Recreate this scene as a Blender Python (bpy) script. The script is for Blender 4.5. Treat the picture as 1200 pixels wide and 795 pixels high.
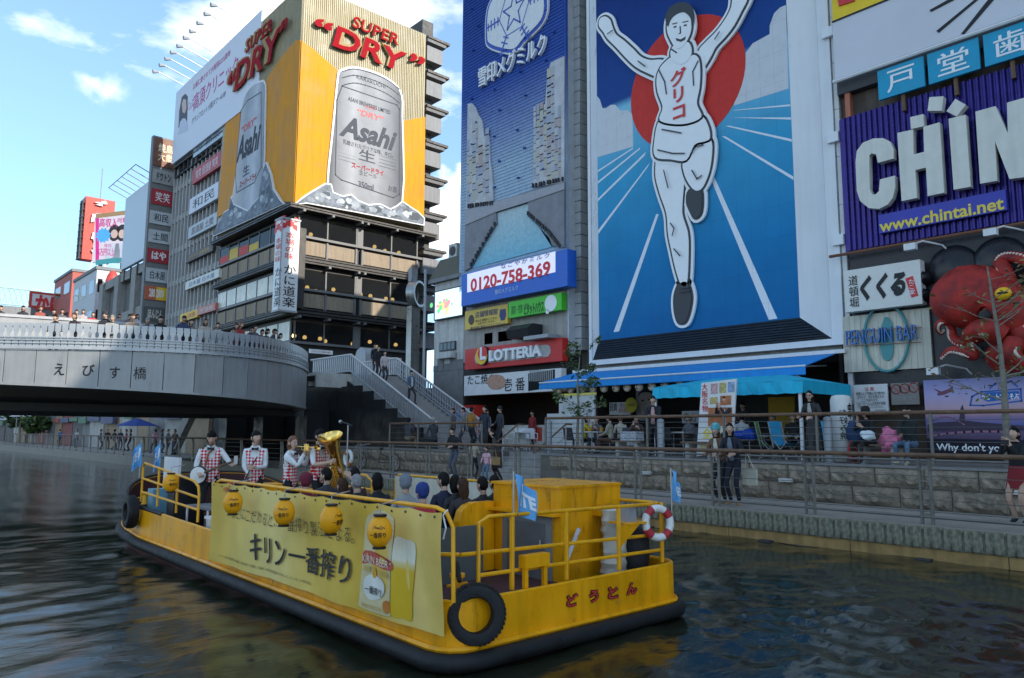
import bpy, math, random
from mathutils import Vector, Matrix, noise as mnoise
random.seed(7)
SC = bpy.context.scene
COL = SC.collection
for o in list(bpy.data.objects): bpy.data.objects.remove(o)

# ------------------------------------------------------------------ camera
# world: water z=0, +Y runs up the canal, +X points at the far (south) bank; metres
FPX, CX, CY = 880.0, 600.0, 397.5
PITCH = math.atan(110/880); ROLL = 0.005; TH = math.radians(42); EYE = 2.1
def ray(px, py):
    x = px-CX; y = -(py-CY)
    c, s = math.cos(ROLL), math.sin(ROLL)
    x, y = x*c-y*s, x*s+y*c
    v = (x/FPX, 1.0, y/FPX)
    cp, sp = math.cos(PITCH), math.sin(PITCH)
    v = (v[0], cp-v[2]*sp, sp+v[2]*cp)
    ct, st = math.cos(TH), math.sin(TH)
    return Vector((v[0]*ct+v[1]*st, -v[0]*st+v[1]*ct, v[2]))
E0 = Vector((0, 0, EYE))
def PX(px, py, X): r = ray(px, py); return E0+r*(X/r.x)
def PY(px, py, Y): r = ray(px, py); return E0+r*(Y/r.y)
def PZ(px, py, z): r = ray(px, py); return E0+r*((z-EYE)/r.z)

cam = bpy.data.cameras.new('camera'); camo = bpy.data.objects.new('camera', cam); COL.objects.link(camo)
fw = ray(CX, CY).normalized(); rt = (ray(CX+100, CY)-ray(CX-100, CY)).normalized(); up = (ray(CX, CY-100)-ray(CX, CY+100)).normalized()
m = Matrix.Identity(4)
for i in range(3): m[i][0] = rt[i]; m[i][1] = up[i]; m[i][2] = -fw[i]; m[i][3] = E0[i]
camo.matrix_world = m
cam.sensor_width = 36; cam.lens = FPX/1200*36; cam.clip_start = .05; cam.clip_end = 6000
SC.camera = camo

# ------------------------------------------------------------------ light
SUN_EL = math.radians(27); SUN_ROT = math.radians(158)      # azimuth from +Y towards +X
sd = Vector((math.sin(SUN_ROT)*math.cos(SUN_EL), math.cos(SUN_ROT)*math.cos(SUN_EL), math.sin(SUN_EL)))
sl = bpy.data.lights.new('sun', 'SUN'); sl.energy = 2.0; sl.angle = math.radians(.5); sl.color = (1, .93, .82)
so = bpy.data.objects.new('sun', sl); COL.objects.link(so); so.rotation_euler = sd.to_track_quat('Z', 'Y').to_euler()
so.location = (0, 0, 80)
W = bpy.data.worlds.new('World'); SC.world = W; W.use_nodes = True
nt = W.node_tree; N = nt.nodes; L = nt.links
bg = N['Background']; sky = N.new('ShaderNodeTexSky'); sky.sky_type = 'NISHITA'; sky.sun_disc = False
sky.sun_elevation = SUN_EL; sky.sun_rotation = SUN_ROT; sky.air_density = .65; sky.dust_density = .05; sky.ozone_density = 2.2
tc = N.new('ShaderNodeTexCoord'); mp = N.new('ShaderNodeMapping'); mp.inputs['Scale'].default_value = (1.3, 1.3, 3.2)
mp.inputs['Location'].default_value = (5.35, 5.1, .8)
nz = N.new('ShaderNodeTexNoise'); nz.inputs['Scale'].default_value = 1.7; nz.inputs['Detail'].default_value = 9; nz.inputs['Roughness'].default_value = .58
cr = N.new('ShaderNodeValToRGB'); cr.color_ramp.elements[0].position = .535; cr.color_ramp.elements[1].position = .69  # cloud scatter over the whole dome, added as neutral fill light
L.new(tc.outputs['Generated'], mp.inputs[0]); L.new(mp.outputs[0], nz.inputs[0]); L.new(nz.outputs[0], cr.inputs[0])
# individual clouds: soft blobs round a direction, broken up by noise
def blob(px, py, rad, soft):
    d = ray(px, py).normalized()
    vm = N.new('ShaderNodeVectorMath'); vm.operation = 'DISTANCE'
    nrm = N.new('ShaderNodeVectorMath'); nrm.operation = 'NORMALIZE'; L.new(tc.outputs['Generated'], nrm.inputs[0])
    n2 = N.new('ShaderNodeTexNoise'); n2.inputs['Scale'].default_value = 1.6/rad; n2.inputs['Detail'].default_value = 7
    L.new(nrm.outputs[0], n2.inputs[0])
    mx = N.new('ShaderNodeVectorMath'); mx.operation = 'MULTIPLY_ADD'
    sub = N.new('ShaderNodeVectorMath'); sub.operation = 'SUBTRACT'; sub.inputs[1].default_value = (.5, .5, .5); L.new(n2.outputs['Color'], sub.inputs[0])
    L.new(sub.outputs[0], mx.inputs[0]); mx.inputs[1].default_value = (rad*1.5,)*3; L.new(nrm.outputs[0], mx.inputs[2])
    sc = N.new('ShaderNodeVectorMath'); sc.operation = 'MULTIPLY'; sc.inputs[1].default_value = (1, 1, 1.7); L.new(mx.outputs[0], sc.inputs[0])
    L.new(sc.outputs[0], vm.inputs[0]); vm.inputs[1].default_value = (d.x, d.y, d.z*1.7)
    mr = N.new('ShaderNodeMapRange'); mr.interpolation_type = 'SMOOTHSTEP'
    mr.inputs[1].default_value = rad; mr.inputs[2].default_value = rad*(1-soft); mr.inputs[3].default_value = 0; mr.inputs[4].default_value = 1
    L.new(vm.outputs['Value'], mr.inputs[0]); return mr.outputs[0]
cur = None
for args, k in (((119, 103, .034, 1.), .28), ((520, 268, .09, .8), .95), ((305, 12, .04, 1.), .35), ((545, 215, .05, .9), .6)):
    b = blob(*args); mm = N.new('ShaderNodeMath'); mm.operation = 'MULTIPLY'; mm.inputs[1].default_value = k; L.new(b, mm.inputs[0])
    if cur is None: cur = mm.outputs[0]
    else:
        mm2 = N.new('ShaderNodeMath'); mm2.operation = 'MAXIMUM'; L.new(cur, mm2.inputs[0]); L.new(mm.outputs[0], mm2.inputs[1]); cur = mm2.outputs[0]
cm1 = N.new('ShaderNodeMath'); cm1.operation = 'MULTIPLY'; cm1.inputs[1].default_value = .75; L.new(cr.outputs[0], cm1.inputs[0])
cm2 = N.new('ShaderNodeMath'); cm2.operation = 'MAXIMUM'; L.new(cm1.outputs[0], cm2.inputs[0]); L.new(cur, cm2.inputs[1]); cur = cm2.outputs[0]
skm = N.new('ShaderNodeMixRGB'); skm.inputs[2].default_value = (7.3, 6.8, 6.1, 1)
hs = N.new('ShaderNodeMixRGB'); hs.blend_type = 'MULTIPLY'; hs.inputs[0].default_value = 1; hs.inputs[2].default_value = (1.14, 1.43, 1.58, 1)
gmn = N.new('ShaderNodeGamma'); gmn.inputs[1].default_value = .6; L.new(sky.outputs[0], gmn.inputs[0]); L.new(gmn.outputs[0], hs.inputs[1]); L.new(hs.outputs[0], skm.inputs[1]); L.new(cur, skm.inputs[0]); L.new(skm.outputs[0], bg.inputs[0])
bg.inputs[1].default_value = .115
SC.view_settings.view_transform = 'Standard'; SC.view_settings.look = 'None'; SC.view_settings.gamma = 1; SC.view_settings.use_curve_mapping = False
SC.view_settings.exposure = 1.78

# ------------------------------------------------------------------ materials
MATS = {}
def M(name, col=(.5, .5, .5), rough=.6, metal=0., var=.12, sc=3., bump=0., bsc=30., streak=0., emit=0., spec=.33, stripes=None, coat=0., alpha=1.):
    if name in MATS: return MATS[name]
    mt = bpy.data.materials.new(name); mt.use_nodes = True; MATS[name] = mt
    t = mt.node_tree; n = t.nodes; l = t.links; p = n['Principled BSDF']
    p.inputs['Base Color'].default_value = (*col, 1); p.inputs['Roughness'].default_value = rough; p.inputs['Metallic'].default_value = metal
    p.inputs['Specular IOR Level'].default_value = spec; p.inputs['Coat Weight'].default_value = coat; p.inputs['Alpha'].default_value = alpha
    if emit: p.inputs['Emission Color'].default_value = (*col, 1); p.inputs['Emission Strength'].default_value = emit
    if var or streak or bump:
        c = n.new('ShaderNodeTexCoord'); src = c.outputs['Object']
        last = None
        if var:
            a = n.new('ShaderNodeTexNoise'); a.inputs['Scale'].default_value = sc; a.inputs['Detail'].default_value = 6; a.inputs['Roughness'].default_value = .62
            l.new(src, a.inputs[0]); r = n.new('ShaderNodeMapRange'); r.inputs[1].default_value = .3; r.inputs[2].default_value = .7
            r.inputs[3].default_value = 1-var; r.inputs[4].default_value = 1+var; l.new(a.outputs[0], r.inputs[0]); last = r.outputs[0]
            rr = n.new('ShaderNodeMapRange'); rr.inputs[1].default_value = .3; rr.inputs[2].default_value = .7
            rr.inputs[3].default_value = max(.02, rough-.12); rr.inputs[4].default_value = min(1, rough+.12); l.new(a.outputs[0], rr.inputs[0]); l.new(rr.outputs[0], p.inputs['Roughness'])
        if streak:
            g = n.new('ShaderNodeMapping'); g.inputs['Scale'].default_value = (5, 5, .35); l.new(src, g.inputs[0])
            a = n.new('ShaderNodeTexNoise'); a.inputs['Scale'].default_value = 1.2; a.inputs['Detail'].default_value = 5; l.new(g.outputs[0], a.inputs[0])
            r = n.new('ShaderNodeMapRange'); r.inputs[1].default_value = .42; r.inputs[2].default_value = .72; r.inputs[3].default_value = 1; r.inputs[4].default_value = 1-streak
            l.new(a.outputs[0], r.inputs[0])
            if last is None: last = r.outputs[0]
            else:
                q = n.new('ShaderNodeMath'); q.operation = 'MULTIPLY'; l.new(last, q.inputs[0]); l.new(r.outputs[0], q.inputs[1]); last = q.outputs[0]
        if last is not None:
            v = n.new('ShaderNodeVectorMath'); v.operation = 'SCALE'; v.inputs[0].default_value = col; l.new(last, v.inputs['Scale'])
            l.new(v.outputs[0], p.inputs['Base Color'])
        if bump:
            a = n.new('ShaderNodeTexNoise'); a.inputs['Scale'].default_value = bsc; a.inputs['Detail'].default_value = 5; l.new(src, a.inputs[0])
            b = n.new('ShaderNodeBump'); b.inputs['Strength'].default_value = bump; b.inputs['Distance'].default_value = .03
            l.new(a.outputs[0], b.inputs['Height']); l.new(b.outputs[0], p.inputs['Normal'])
    return mt
def ramp(name, axis, stops, rough=.5, var=.06, sc=4, metal=0, wave=0., emit=0.):
    """a printed panel whose ink changes along one axis of its own bounding box"""
    if name in MATS: return MATS[name]
    mt = M(name, (.5, .5, .5), rough, metal, 0, spec=.08); t = mt.node_tree; n = t.nodes; l = t.links; p = n['Principled BSDF']
    c = n.new('ShaderNodeTexCoord'); s = n.new('ShaderNodeSeparateXYZ'); l.new(c.outputs['Generated'], s.inputs[0])
    a = n.new('ShaderNodeTexNoise'); a.inputs['Scale'].default_value = sc; a.inputs['Detail'].default_value = 5; l.new(c.outputs['Object'], a.inputs[0])
    ad = n.new('ShaderNodeMath'); ad.operation = 'MULTIPLY_ADD'; ad.inputs[1].default_value = wave; l.new(a.outputs[0], ad.inputs[0]); l.new(s.outputs[axis], ad.inputs[2])
    r = n.new('ShaderNodeValToRGB'); e = r.color_ramp.elements
    while len(e) < len(stops): e.new(.5)
    for i, (q, cc) in enumerate(stops): e[i].position = q; e[i].color = (*cc, 1)
    l.new(ad.outputs[0], r.inputs[0])
    mr = n.new('ShaderNodeMapRange'); mr.inputs[1].default_value = .3; mr.inputs[2].default_value = .7; mr.inputs[3].default_value = 1-var; mr.inputs[4].default_value = 1+var
    l.new(a.outputs[0], mr.inputs[0]); v = n.new('ShaderNodeVectorMath'); v.operation = 'SCALE'; l.new(r.outputs[0], v.inputs[0]); l.new(mr.outputs[0], v.inputs['Scale'])
    l.new(v.outputs[0], p.inputs['Base Color'])
    if emit: l.new(v.outputs[0], p.inputs['Emission Color']); p.inputs['Emission Strength'].default_value = emit
    return mt
white = M('white_paint', (.68, .68, .67), .45, var=.06, streak=.08)
offwh = M('offwhite_board', (.62, .61, .57), .5, var=.08, streak=.1)
black = M('black_paint', (.015, .015, .017), .5, var=.2)
ink = M('black_ink', (.012, .012, .014), .5, var=0)
wink = M('white_ink', (.78, .78, .78), .5, var=0)
red = M('red_paint', (.55, .03, .03), .4)
rink = M('red_ink', (.6, .04, .04), .5, var=0)
steel = M('steel', (.35, .35, .35), .4, .7, var=.15)
galv = M('grey_metal_paint', (.32, .33, .34), .5, .2, var=.12, streak=.15)
dgrey = M('dark_grey', (.05, .05, .052), .6, var=.2)
mgrey = M('mid_grey', (.2, .2, .2), .7, var=.15, streak=.2)
concrete = M('concrete', (.31, .295, .27), .85, var=.16, sc=2.5, bump=.3, streak=.2)
yel = M('yellow_boat_paint', (.86, .365, .003), .34, var=.12, sc=2.6, streak=.30, bump=.05, bsc=6)
def wear(mt, col, lo, hi, scale, amount):
    """scattered stains and scuffs with a shape of their own"""
    t = mt.node_tree; n = t.nodes; l = t.links; p = n['Principled BSDF']; src = p.inputs['Base Color'].links[0].from_socket
    c = n.new('ShaderNodeTexCoord'); g = n.new('ShaderNodeMapping'); g.inputs['Scale'].default_value = scale; l.new(c.outputs['Object'], g.inputs[0])
    a = n.new('ShaderNodeTexNoise'); a.inputs['Scale'].default_value = 1; a.inputs['Detail'].default_value = 8; a.inputs['Roughness'].default_value = .7; l.new(g.outputs[0], a.inputs[0])
    r = n.new('ShaderNodeMapRange'); r.inputs[1].default_value = lo; r.inputs[2].default_value = hi; r.inputs[3].default_value = 0; r.inputs[4].default_value = amount; l.new(a.outputs[0], r.inputs[0])
    m_ = n.new('ShaderNodeMixRGB'); m_.inputs[2].default_value = (*col, 1); l.new(r.outputs[0], m_.inputs[0]); l.new(src, m_.inputs[1]); l.new(m_.outputs[0], p.inputs['Base Color'])
wear(yel, (.10,.04,.012), .60, .70, (7,7,1.6), .75); wear(yel, (.05,.045,.04), .63, .72, (3,3,14), .5)
wear(concrete, (.06,.055,.045), .56, .74, (1.5,1.5,.3), .6)
rubber = M('black_rubber', (.013, .013, .014), .6, var=.4, sc=7, bump=.2, bsc=25)
wood = M('brown_wood', (.15, .085, .05), .6, var=.25, sc=6, streak=.3)
brass = M('brass', (.78, .50, .14), .22, 1., var=.12)
glassd = M('dark_glass', (.012, .014, .016), .06, 0, var=.0, spec=.7)
blue_ink = M('blue_ink', (.03, .09, .42), .5, var=0)
awn = M('blue_awning', (.015, .235, .60), .7, var=.1, streak=.1)
turq = M('turquoise_canopy', (.01, .40, .58), .6, var=.1, streak=.15)

# ------------------------------------------------------------------ mesh helpers
LOC = {}
class MB:
    def __init__(s): s.v = []; s.f = []; s.m = []; s.cm = 0
    def add(s, vs, fs, m=None):
        b = len(s.v); s.v += [tuple(v) for v in vs]; s.f += [tuple(i+b for i in f) for f in fs]; s.m += [s.cm if m is None else m]*len(fs); return s
    def box(s, x0, x1, y0, y1, z0, z1, m=None):
        return s.add([(x0,y0,z0),(x1,y0,z0),(x1,y1,z0),(x0,y1,z0),(x0,y0,z1),(x1,y0,z1),(x1,y1,z1),(x0,y1,z1)],
            [(0,3,2,1),(4,5,6,7),(0,1,5,4),(1,2,6,5),(2,3,7,6),(3,0,4,7)], m)
    def fbox(s, F, a0, a1, b0, b1, d0, d1, m=None):
        return s.prism(F, [(a0,b0),(a1,b0),(a1,b1),(a0,b1)], d0, d1, m)
    def prism(s, F, pts, d0, d1, m=None):
        n = len(pts)
        ar = sum(pts[i][0]*pts[(i+1)%n][1]-pts[(i+1)%n][0]*pts[i][1] for i in range(n))
        if ar < 0: pts = pts[::-1]
        vs = [F.w(a, b, d1) for a, b in pts]+[F.w(a, b, d0) for a, b in pts]
        return s.add(vs, [tuple(range(n)), tuple(range(2*n-1, n-1, -1))]+[(i, i+n, (i+1)%n+n, (i+1)%n) for i in range(n)], m)
    def tube(s, pts, r, n=8, closed=False, m=None, cap=True):
        pts = [Vector(p) for p in pts]; k = len(pts)
        rs = r if isinstance(r, (list, tuple)) else [r]*k
        vs = []; prev = None
        for i, p in enumerate(pts):
            if closed: d = pts[(i+1)%k]-pts[i-1]
            else: d = pts[min(i+1, k-1)]-pts[max(i-1, 0)]
            if d.length < 1e-9: d = Vector((0,0,1))
            d.normalize()
            if prev is None:
                a = d.cross(Vector((0,0,1)))
                if a.length < .05: a = d.cross(Vector((1,0,0)))
            else: a = prev-d*prev.dot(d)
            a.normalize(); prev = a; b = d.cross(a)
            for j in range(n):
                t = 2*math.pi*j/n; vs.append(p+(a*math.cos(t)+b*math.sin(t))*rs[i])
        fs = []
        for i in range(k if closed else k-1):
            i2 = (i+1) % k
            for j in range(n): fs.append((i*n+j, i*n+(j+1)%n, i2*n+(j+1)%n, i2*n+j))
        if not closed and cap: fs += [tuple(range(n-1, -1, -1)), tuple(range((k-1)*n, k*n))]
        return s.add(vs, fs, m)
    def lathe(s, prof, base=(0,0,0), axis=(0,0,1), n=16, m=None, cap=True):
        base = Vector(base); ax = Vector(axis).normalized(); a = ax.cross(Vector((0,0,1)))
        if a.length < .05: a = Vector((1,0,0))
        a.normalize(); b = ax.cross(a); vs = []
        for r, h in prof:
            for j in range(n):
                t = 2*math.pi*j/n; vs.append(base+ax*h+(a*math.cos(t)+b*math.sin(t))*r)
        k = len(prof); fs = [(i*n+j, i*n+(j+1)%n, (i+1)*n+(j+1)%n, (i+1)*n+j) for i in range(k-1) for j in range(n)]
        if cap: fs += [tuple(range(n-1, -1, -1)), tuple(range((k-1)*n, k*n))]
        return s.add(vs, fs, m)
    def sph(s, c, r, nu=12, nv=8, m=None):
        if not isinstance(r, (tuple, list)): r = (r, r, r)
        c = Vector(c); vs = [c+Vector((0,0,-r[2]))]
        for i in range(1, nv):
            t = math.pi*i/nv
            for j in range(nu): p = 2*math.pi*j/nu; vs.append(c+Vector((r[0]*math.sin(t)*math.cos(p), r[1]*math.sin(t)*math.sin(p), -r[2]*math.cos(t))))
        vs.append(c+Vector((0,0,r[2]))); fs = []
        for j in range(nu):
            fs.append((0, 1+(j+1)%nu, 1+j)); last = len(vs)-1; o = 1+(nv-2)*nu; fs.append((last, o+j, o+(j+1)%nu))
            for i in range(nv-2): q = 1+i*nu; fs.append((q+j, q+(j+1)%nu, q+nu+(j+1)%nu, q+nu+j))
        return s.add(vs, fs, m)
    def quad(s, a, b, c, d, m=None): return s.add([a,b,c,d], [(0,1,2,3)], m)
    def mesh(s, name, mats, off=(0,0,0), smooth=False):
        me = bpy.data.meshes.new(name); o = Vector(off)
        me.from_pydata([(v[0]-o.x, v[1]-o.y, v[2]-o.z) for v in s.v], [], s.f)
        if not isinstance(mats, (list, tuple)): mats = [mats]
        for q in mats: me.materials.append(q)
        if len(mats) > 1: me.polygons.foreach_set('material_index', s.m)
        if smooth:
            me.polygons.foreach_set('use_smooth', [True]*len(me.polygons)); me.set_sharp_from_angle(angle=math.radians(40))
        me.update(); return me
    def part(s, name, mats, parent, smooth=False, label=None):
        return link(name, s.mesh(name, mats, LOC.get(parent.name, (0,0,0)) if parent else (0,0,0), smooth), parent, label)
def link(name, me, parent=None, label=None, loc=None):
    o = bpy.data.objects.new(name, me); COL.objects.link(o)
    if parent: o.parent = parent; LOC[o.name] = LOC.get(parent.name, (0,0,0))
    if loc: o.location = loc
    if label: o['label'] = label
    return o
def tag(o, label=None, cat=None, group=None, kind=None):
    if label: o['label'] = label
    if cat: o['category'] = cat
    if group: o['group'] = group
    if kind: o['kind'] = kind
    return o
def thing(name, label, cat, loc=(0,0,0), group=None, rz=0):
    o = bpy.data.objects.new(name, None); COL.objects.link(o); o.location = loc; o.rotation_euler = (0,0,rz); o.empty_display_size = .2
    LOC[o.name] = tuple(loc); return tag(o, label, cat, group)
def struct(name, mb, mats, smooth=False):
    return tag(mb.part(name, mats, None, smooth), kind='structure')
def single(name, mb, mats, label, cat, group=None, smooth=False):
    return tag(mb.part(name, mats, None, smooth), label, cat, group)
def dup(root, loc=None, label=None, group=None, rz=None):
    r = root.copy(); COL.objects.link(r)
    if loc is not None: r.location = loc
    if rz is not None: r.rotation_euler = (0,0,rz)
    if label: r['label'] = label
    if group: r['group'] = group
    for ch in list(root.children):
        c = ch.copy(); COL.objects.link(c); c.parent = r
        for g in list(ch.children): d = g.copy(); COL.objects.link(d); d.parent = c
    return r
class F:
    def __init__(s, O, u, v=(0,0,1)):
        s.O = Vector(O); s.u = Vector(u).normalized(); s.v = Vector(v).normalized(); s.n = s.u.cross(s.v)
    def w(s, a, b, d=0): return s.O+s.u*a+s.v*b+s.n*d
    def px(s, x, y, d=0):
        r = ray(x, y); o = s.O+s.n*d; t = (o-E0).dot(s.n)/r.dot(s.n); p = E0+r*t-o
        return p.dot(s.u), p.dot(s.v)
    def rect(s, p0, p1, d=0):
        if len(p1) > 2:      # (right x, height in pixels at the left edge, 'h')
            a0, b1 = s.px(*p0, d); b0 = s.px(p0[0], p0[1]+p1[1], d)[1]; r = ray(p1[0], p0[1]); o = s.O+s.n*d
            lo, hi = a0, a0+400
            q = E0+r*((o-E0).dot(s.n)/r.dot(s.n))-o; return a0, q.dot(s.u), b0, b1
        a0, b1 = s.px(*p0, d); a1, b0 = s.px(*p1, d); return min(a0,a1), max(a0,a1), min(b0,b1), max(b0,b1)
    def poly(s, pts, d=0): return [s.px(x, y, d) for x, y in pts]
def FX(X): return F((X,0,0), (0,-1,0))
def FY(Y): return F((0,Y,0), (1,0,0))
# lettering: glyph outlines of the built-in font, meshed once, then fitted to a rectangle
TS = bpy.data.scenes.new('type'); GL = {}
def glyphs(body, bold=0., ext=0., shear=0., line=1.0, res=3, space=1.0):
    k = (body, bold, ext, shear, line, res, space)
    if k in GL: return GL[k]
    cu = bpy.data.curves.new('t', 'FONT'); cu.body = body; cu.offset = bold; cu.shear = shear; cu.resolution_u = res; cu.align_x = 'CENTER'; cu.space_line = line; cu.space_character = space
    o = bpy.data.objects.new('t', cu); TS.collection.objects.link(o); vl = TS.view_layers[0]; vl.update()
    me = bpy.data.meshes.new_from_object(o.evaluated_get(vl.depsgraph))
    vs = [tuple(v.co) for v in me.vertices]; fs = [tuple(p.vertices) for p in me.polygons]
    bpy.data.objects.remove(o); bpy.data.curves.remove(cu); bpy.data.meshes.remove(me)
    x0 = min(v[0] for v in vs); x1 = max(v[0] for v in vs); y0 = min(v[1] for v in vs); y1 = max(v[1] for v in vs)
    vs = [((v[0]-x0)/(x1-x0), (v[1]-y0)/(y1-y0)) for v in vs]
    # boundary edges for the sides of raised letters
    cnt = {}
    for f in fs:
        for i in range(len(f)): e = (f[i], f[(i+1)%len(f)]); cnt[e] = 1
    bd = [e for e in cnt if (e[1], e[0]) not in cnt]
    GL[k] = (vs, fs, bd); return GL[k]
def put_text(mb, Fr, body, rc, d0, d1=None, bold=0., shear=0., line=1., m=None, mapf=None, space=1.0):
    if any(0x4e00 <= ord(c) < 0xa000 for c in body) and bold > 0:
        if d1 is None:      # dense characters are thickened by overprinting, which keeps their counters open
            k = bold*.30*(rc[3]-rc[2])/max(1, body.count('\n')+1)
            for q in (-1, 1): put_text(mb, Fr, body, (rc[0]+q*k, rc[1]+q*k, rc[2]+q*k*.4, rc[3]+q*k*.4), d0+q*.0008, None, 0, shear, line, m, mapf, space)
            bold = 0
        else: bold = min(bold, .008)
    vs, fs, bd = glyphs(body, bold, 0, shear, line, space=space); a0, a1, b0, b1 = rc
    P = mapf or (lambda a, b, d: Fr.w(a, b, d))
    top = d0 if d1 is None else d1
    v3 = [P(a0+x*(a1-a0), b0+y*(b1-b0), top) for x, y in vs]
    mb.add(v3, fs, m)
    if d1 is not None:
        n = len(vs); lo = [P(a0+x*(a1-a0), b0+y*(b1-b0), d0) for x, y in vs]
        mb.add(v3+lo, [(a, a+n, b+n, b) for a, b in bd], m)
def T(par, Fr, body, p0, p1, mat, d=.03, d1=None, bold=0., shear=0., line=1., name='lettering', space=1.0):
    mb = MB(); put_text(mb, Fr, body, Fr.rect(p0, p1, d), d, d1, bold, shear, line, space=space); return mb.part(name, mat, par)
def vert(s): return '\n'.join(s)
def POLY(par, name, Fr, pts, mat, d0, d1, pxs=True):
    return MB().prism(Fr, Fr.poly(pts, d1) if pxs else pts, d0, d1).part(name, mat, par)
def SIGN(name, label, cat, Fr, p0, p1, mat, d0=0., d1=.15, group=None, frame=None, fw_=.05):
    a0, a1, b0, b1 = Fr.rect(p0, p1, d1)
    t = thing(name, label, cat, Fr.w((a0+a1)/2, b0, d0), group)
    MB().fbox(Fr, a0, a1, b0, b1, d0, d1).part('panel', mat, t)
    if frame:
        mb = MB()
        for q in ((a0-fw_,a0,b0-fw_,b1+fw_),(a1,a1+fw_,b0-fw_,b1+fw_),(a0,a1,b0-fw_,b0),(a0,a1,b1,b1+fw_)): mb.fbox(Fr, q[0], q[1], q[2], q[3], d0, d1+.03)
        mb.part('frame', frame, t)
    return t
def smoothpts(pts, k=4, closed=True):
    """Catmull-Rom through 2-D points"""
    out = []; n = len(pts)
    for i in range(n if closed else n-1):
        g = lambda j: pts[j % n] if closed else pts[max(0, min(n-1, j))]
        p0, p1, p2, p3 = g(i-1), g(i), g(i+1), g(i+2)
        for q in range(k):
            t = q/k
            out.append(tuple(.5*(2*p1[c]+(p2[c]-p0[c])*t+(2*p0[c]-5*p1[c]+4*p2[c]-p3[c])*t*t+(3*p1[c]-p0[c]-3*p2[c]+p3[c])*t**3) for c in range(len(p1))))
    if not closed: out.append(tuple(pts[-1]))
    return out
def offpoly(pts, r):
    n = len(pts); ar = sum(pts[i][0]*pts[(i+1)%n][1]-pts[(i+1)%n][0]*pts[i][1] for i in range(n)); sg = 1 if ar > 0 else -1; out = []
    for i in range(n):
        p, c, q = Vector(pts[i-1]), Vector(pts[i]), Vector(pts[(i+1)%n])
        d1 = (c-p).normalized(); d2 = (q-c).normalized(); n1 = Vector((d1.y, -d1.x)); n2 = Vector((d2.y, -d2.x)); nn = n1+n2
        if nn.length < 1e-4: nn = n1
        nn.normalize(); k = 1/max(.5, nn.dot(n1)); out.append((c.x+nn.x*r*k*sg, c.y+nn.y*r*k*sg))
    return out
# ------------------------------------------------------------------ setting
XF, XW, XE = 22.75, 16.9, 14.0          # facades, stone wall, water edge
ZW, ZD, ZS = .57, 1.44, 4.5             # lower walk, upper deck, street
struct('ground', MB().box(-1500, 1500, -1500, 1500, -2.2, -1.6), M('ground_soil', (.12, .11, .10), .9))
# water: one sheet of small wind waves and wash, finer near the boat
def axis(a, b, n0, fine, far):
    out = [a]; st = fine
    while out[-1] < b: out.append(out[-1]+st); st = min(far, st*1.0+0 if out[-1] < n0 else st*1.09)
    return out
wxs = [-40,-30,-22,-16,-12,-9,-7,-5.5]+[-4.5+.11*i for i in range(int(20.8/.11))]
wys = [-30,-20,-12,-7,-4,-2,-.5]+axis(.5, 300, 17, .10, 12)
def wave(x, y):
    d = math.hypot(x, y); k = 1/(1+d/55)
    h = .036*mnoise.noise((x*.5+y*.15, y*.85, 1.2))+.030*mnoise.noise((x*1.1, y*1.9-x*.5, 4.7))+.014*mnoise.noise((x*2.6+y*.6, y*4.0, 9.1))
    wk = math.exp(-((x-8.6)**2/7+(y-4.0)**2/5))          # propeller wash behind the stern
    h += wk*(.06*abs(mnoise.noise((x*2.6, y*2.6, 2.2)))+.05*mnoise.noise((x*6, y*6, 3)))
    return h*k*1.15
mb = MB(); nx = len(wxs)
vs = [(x, y, wave(x, y)) for y in wys for x in wxs]
fs = [(j*nx+i, j*nx+i+1, (j+1)*nx+i+1, (j+1)*nx+i) for j in range(len(wys)-1) for i in range(nx-1)]
mb.add(vs, fs)
wm = M('canal_water', (.017, .021, .012), .025, 0, var=0, spec=.5); _t = wm.node_tree; _n = _t.nodes; _l = _t.links; _p = _n['Principled BSDF']; _p.inputs['IOR'].default_value = 1.34
_c = _n.new('ShaderNodeTexCoord'); _m = _n.new('ShaderNodeMapping'); _m.inputs['Scale'].default_value = (1.0, 2.1, 1); _l.new(_c.outputs['Object'], _m.inputs[0])
_a = _n.new('ShaderNodeTexNoise'); _a.inputs['Scale'].default_value = 3.6; _a.inputs['Detail'].default_value = 6; _a.inputs['Roughness'].default_value = .6; _a.inputs['Distortion'].default_value = .5; _l.new(_m.outputs[0], _a.inputs[0])
_b = _n.new('ShaderNodeBump'); _b.inputs['Strength'].default_value = .16; _b.inputs['Distance'].default_value = .035; _l.new(_a.outputs[0], _b.inputs['Height']); _l.new(_b.outputs[0], _p.inputs['Normal'])
struct('water', mb, wm, True)
struct('near_quay', MB().box(-9, -1.3, -12, 60, -1.5, .42), concrete)

# lower walk with its edge panels and timber fender
conc2 = M('walk_paving', (.27, .24, .20), .8, var=.14, sc=1.6, bump=.15, streak=.0)
walk = struct('promenade', MB().box(XE, 18.0, -6, 150, -1.4, ZW), conc2)
pm = M('edge_concrete', (.26, .24, .17), .9, var=.5, sc=9, bump=.4, bsc=14, streak=.75)
y = 1.5; random.seed(5); bases = []
for k in range(4):
    mb = MB(); mb.box(-.06, 0, -.15, .15, -.36, random.uniform(-.012, .0)); mb.box(-.075-.01*random.random(), -.06, -.13, .13, -.34, -.03); bases.append(mb.mesh('edge_panel', pm))
while y < 26:
    o = link('edge_panel', bases[random.randrange(4)], walk, loc=(XE, y, ZW-.004-.01*random.random())); y += .306
wear(pm, (.035,.035,.025), .50, .66, (9,9,3), .8)
tb = M('fender_timber', (.34, .21, .075), .7, var=.25, sc=4, streak=.3)
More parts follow.
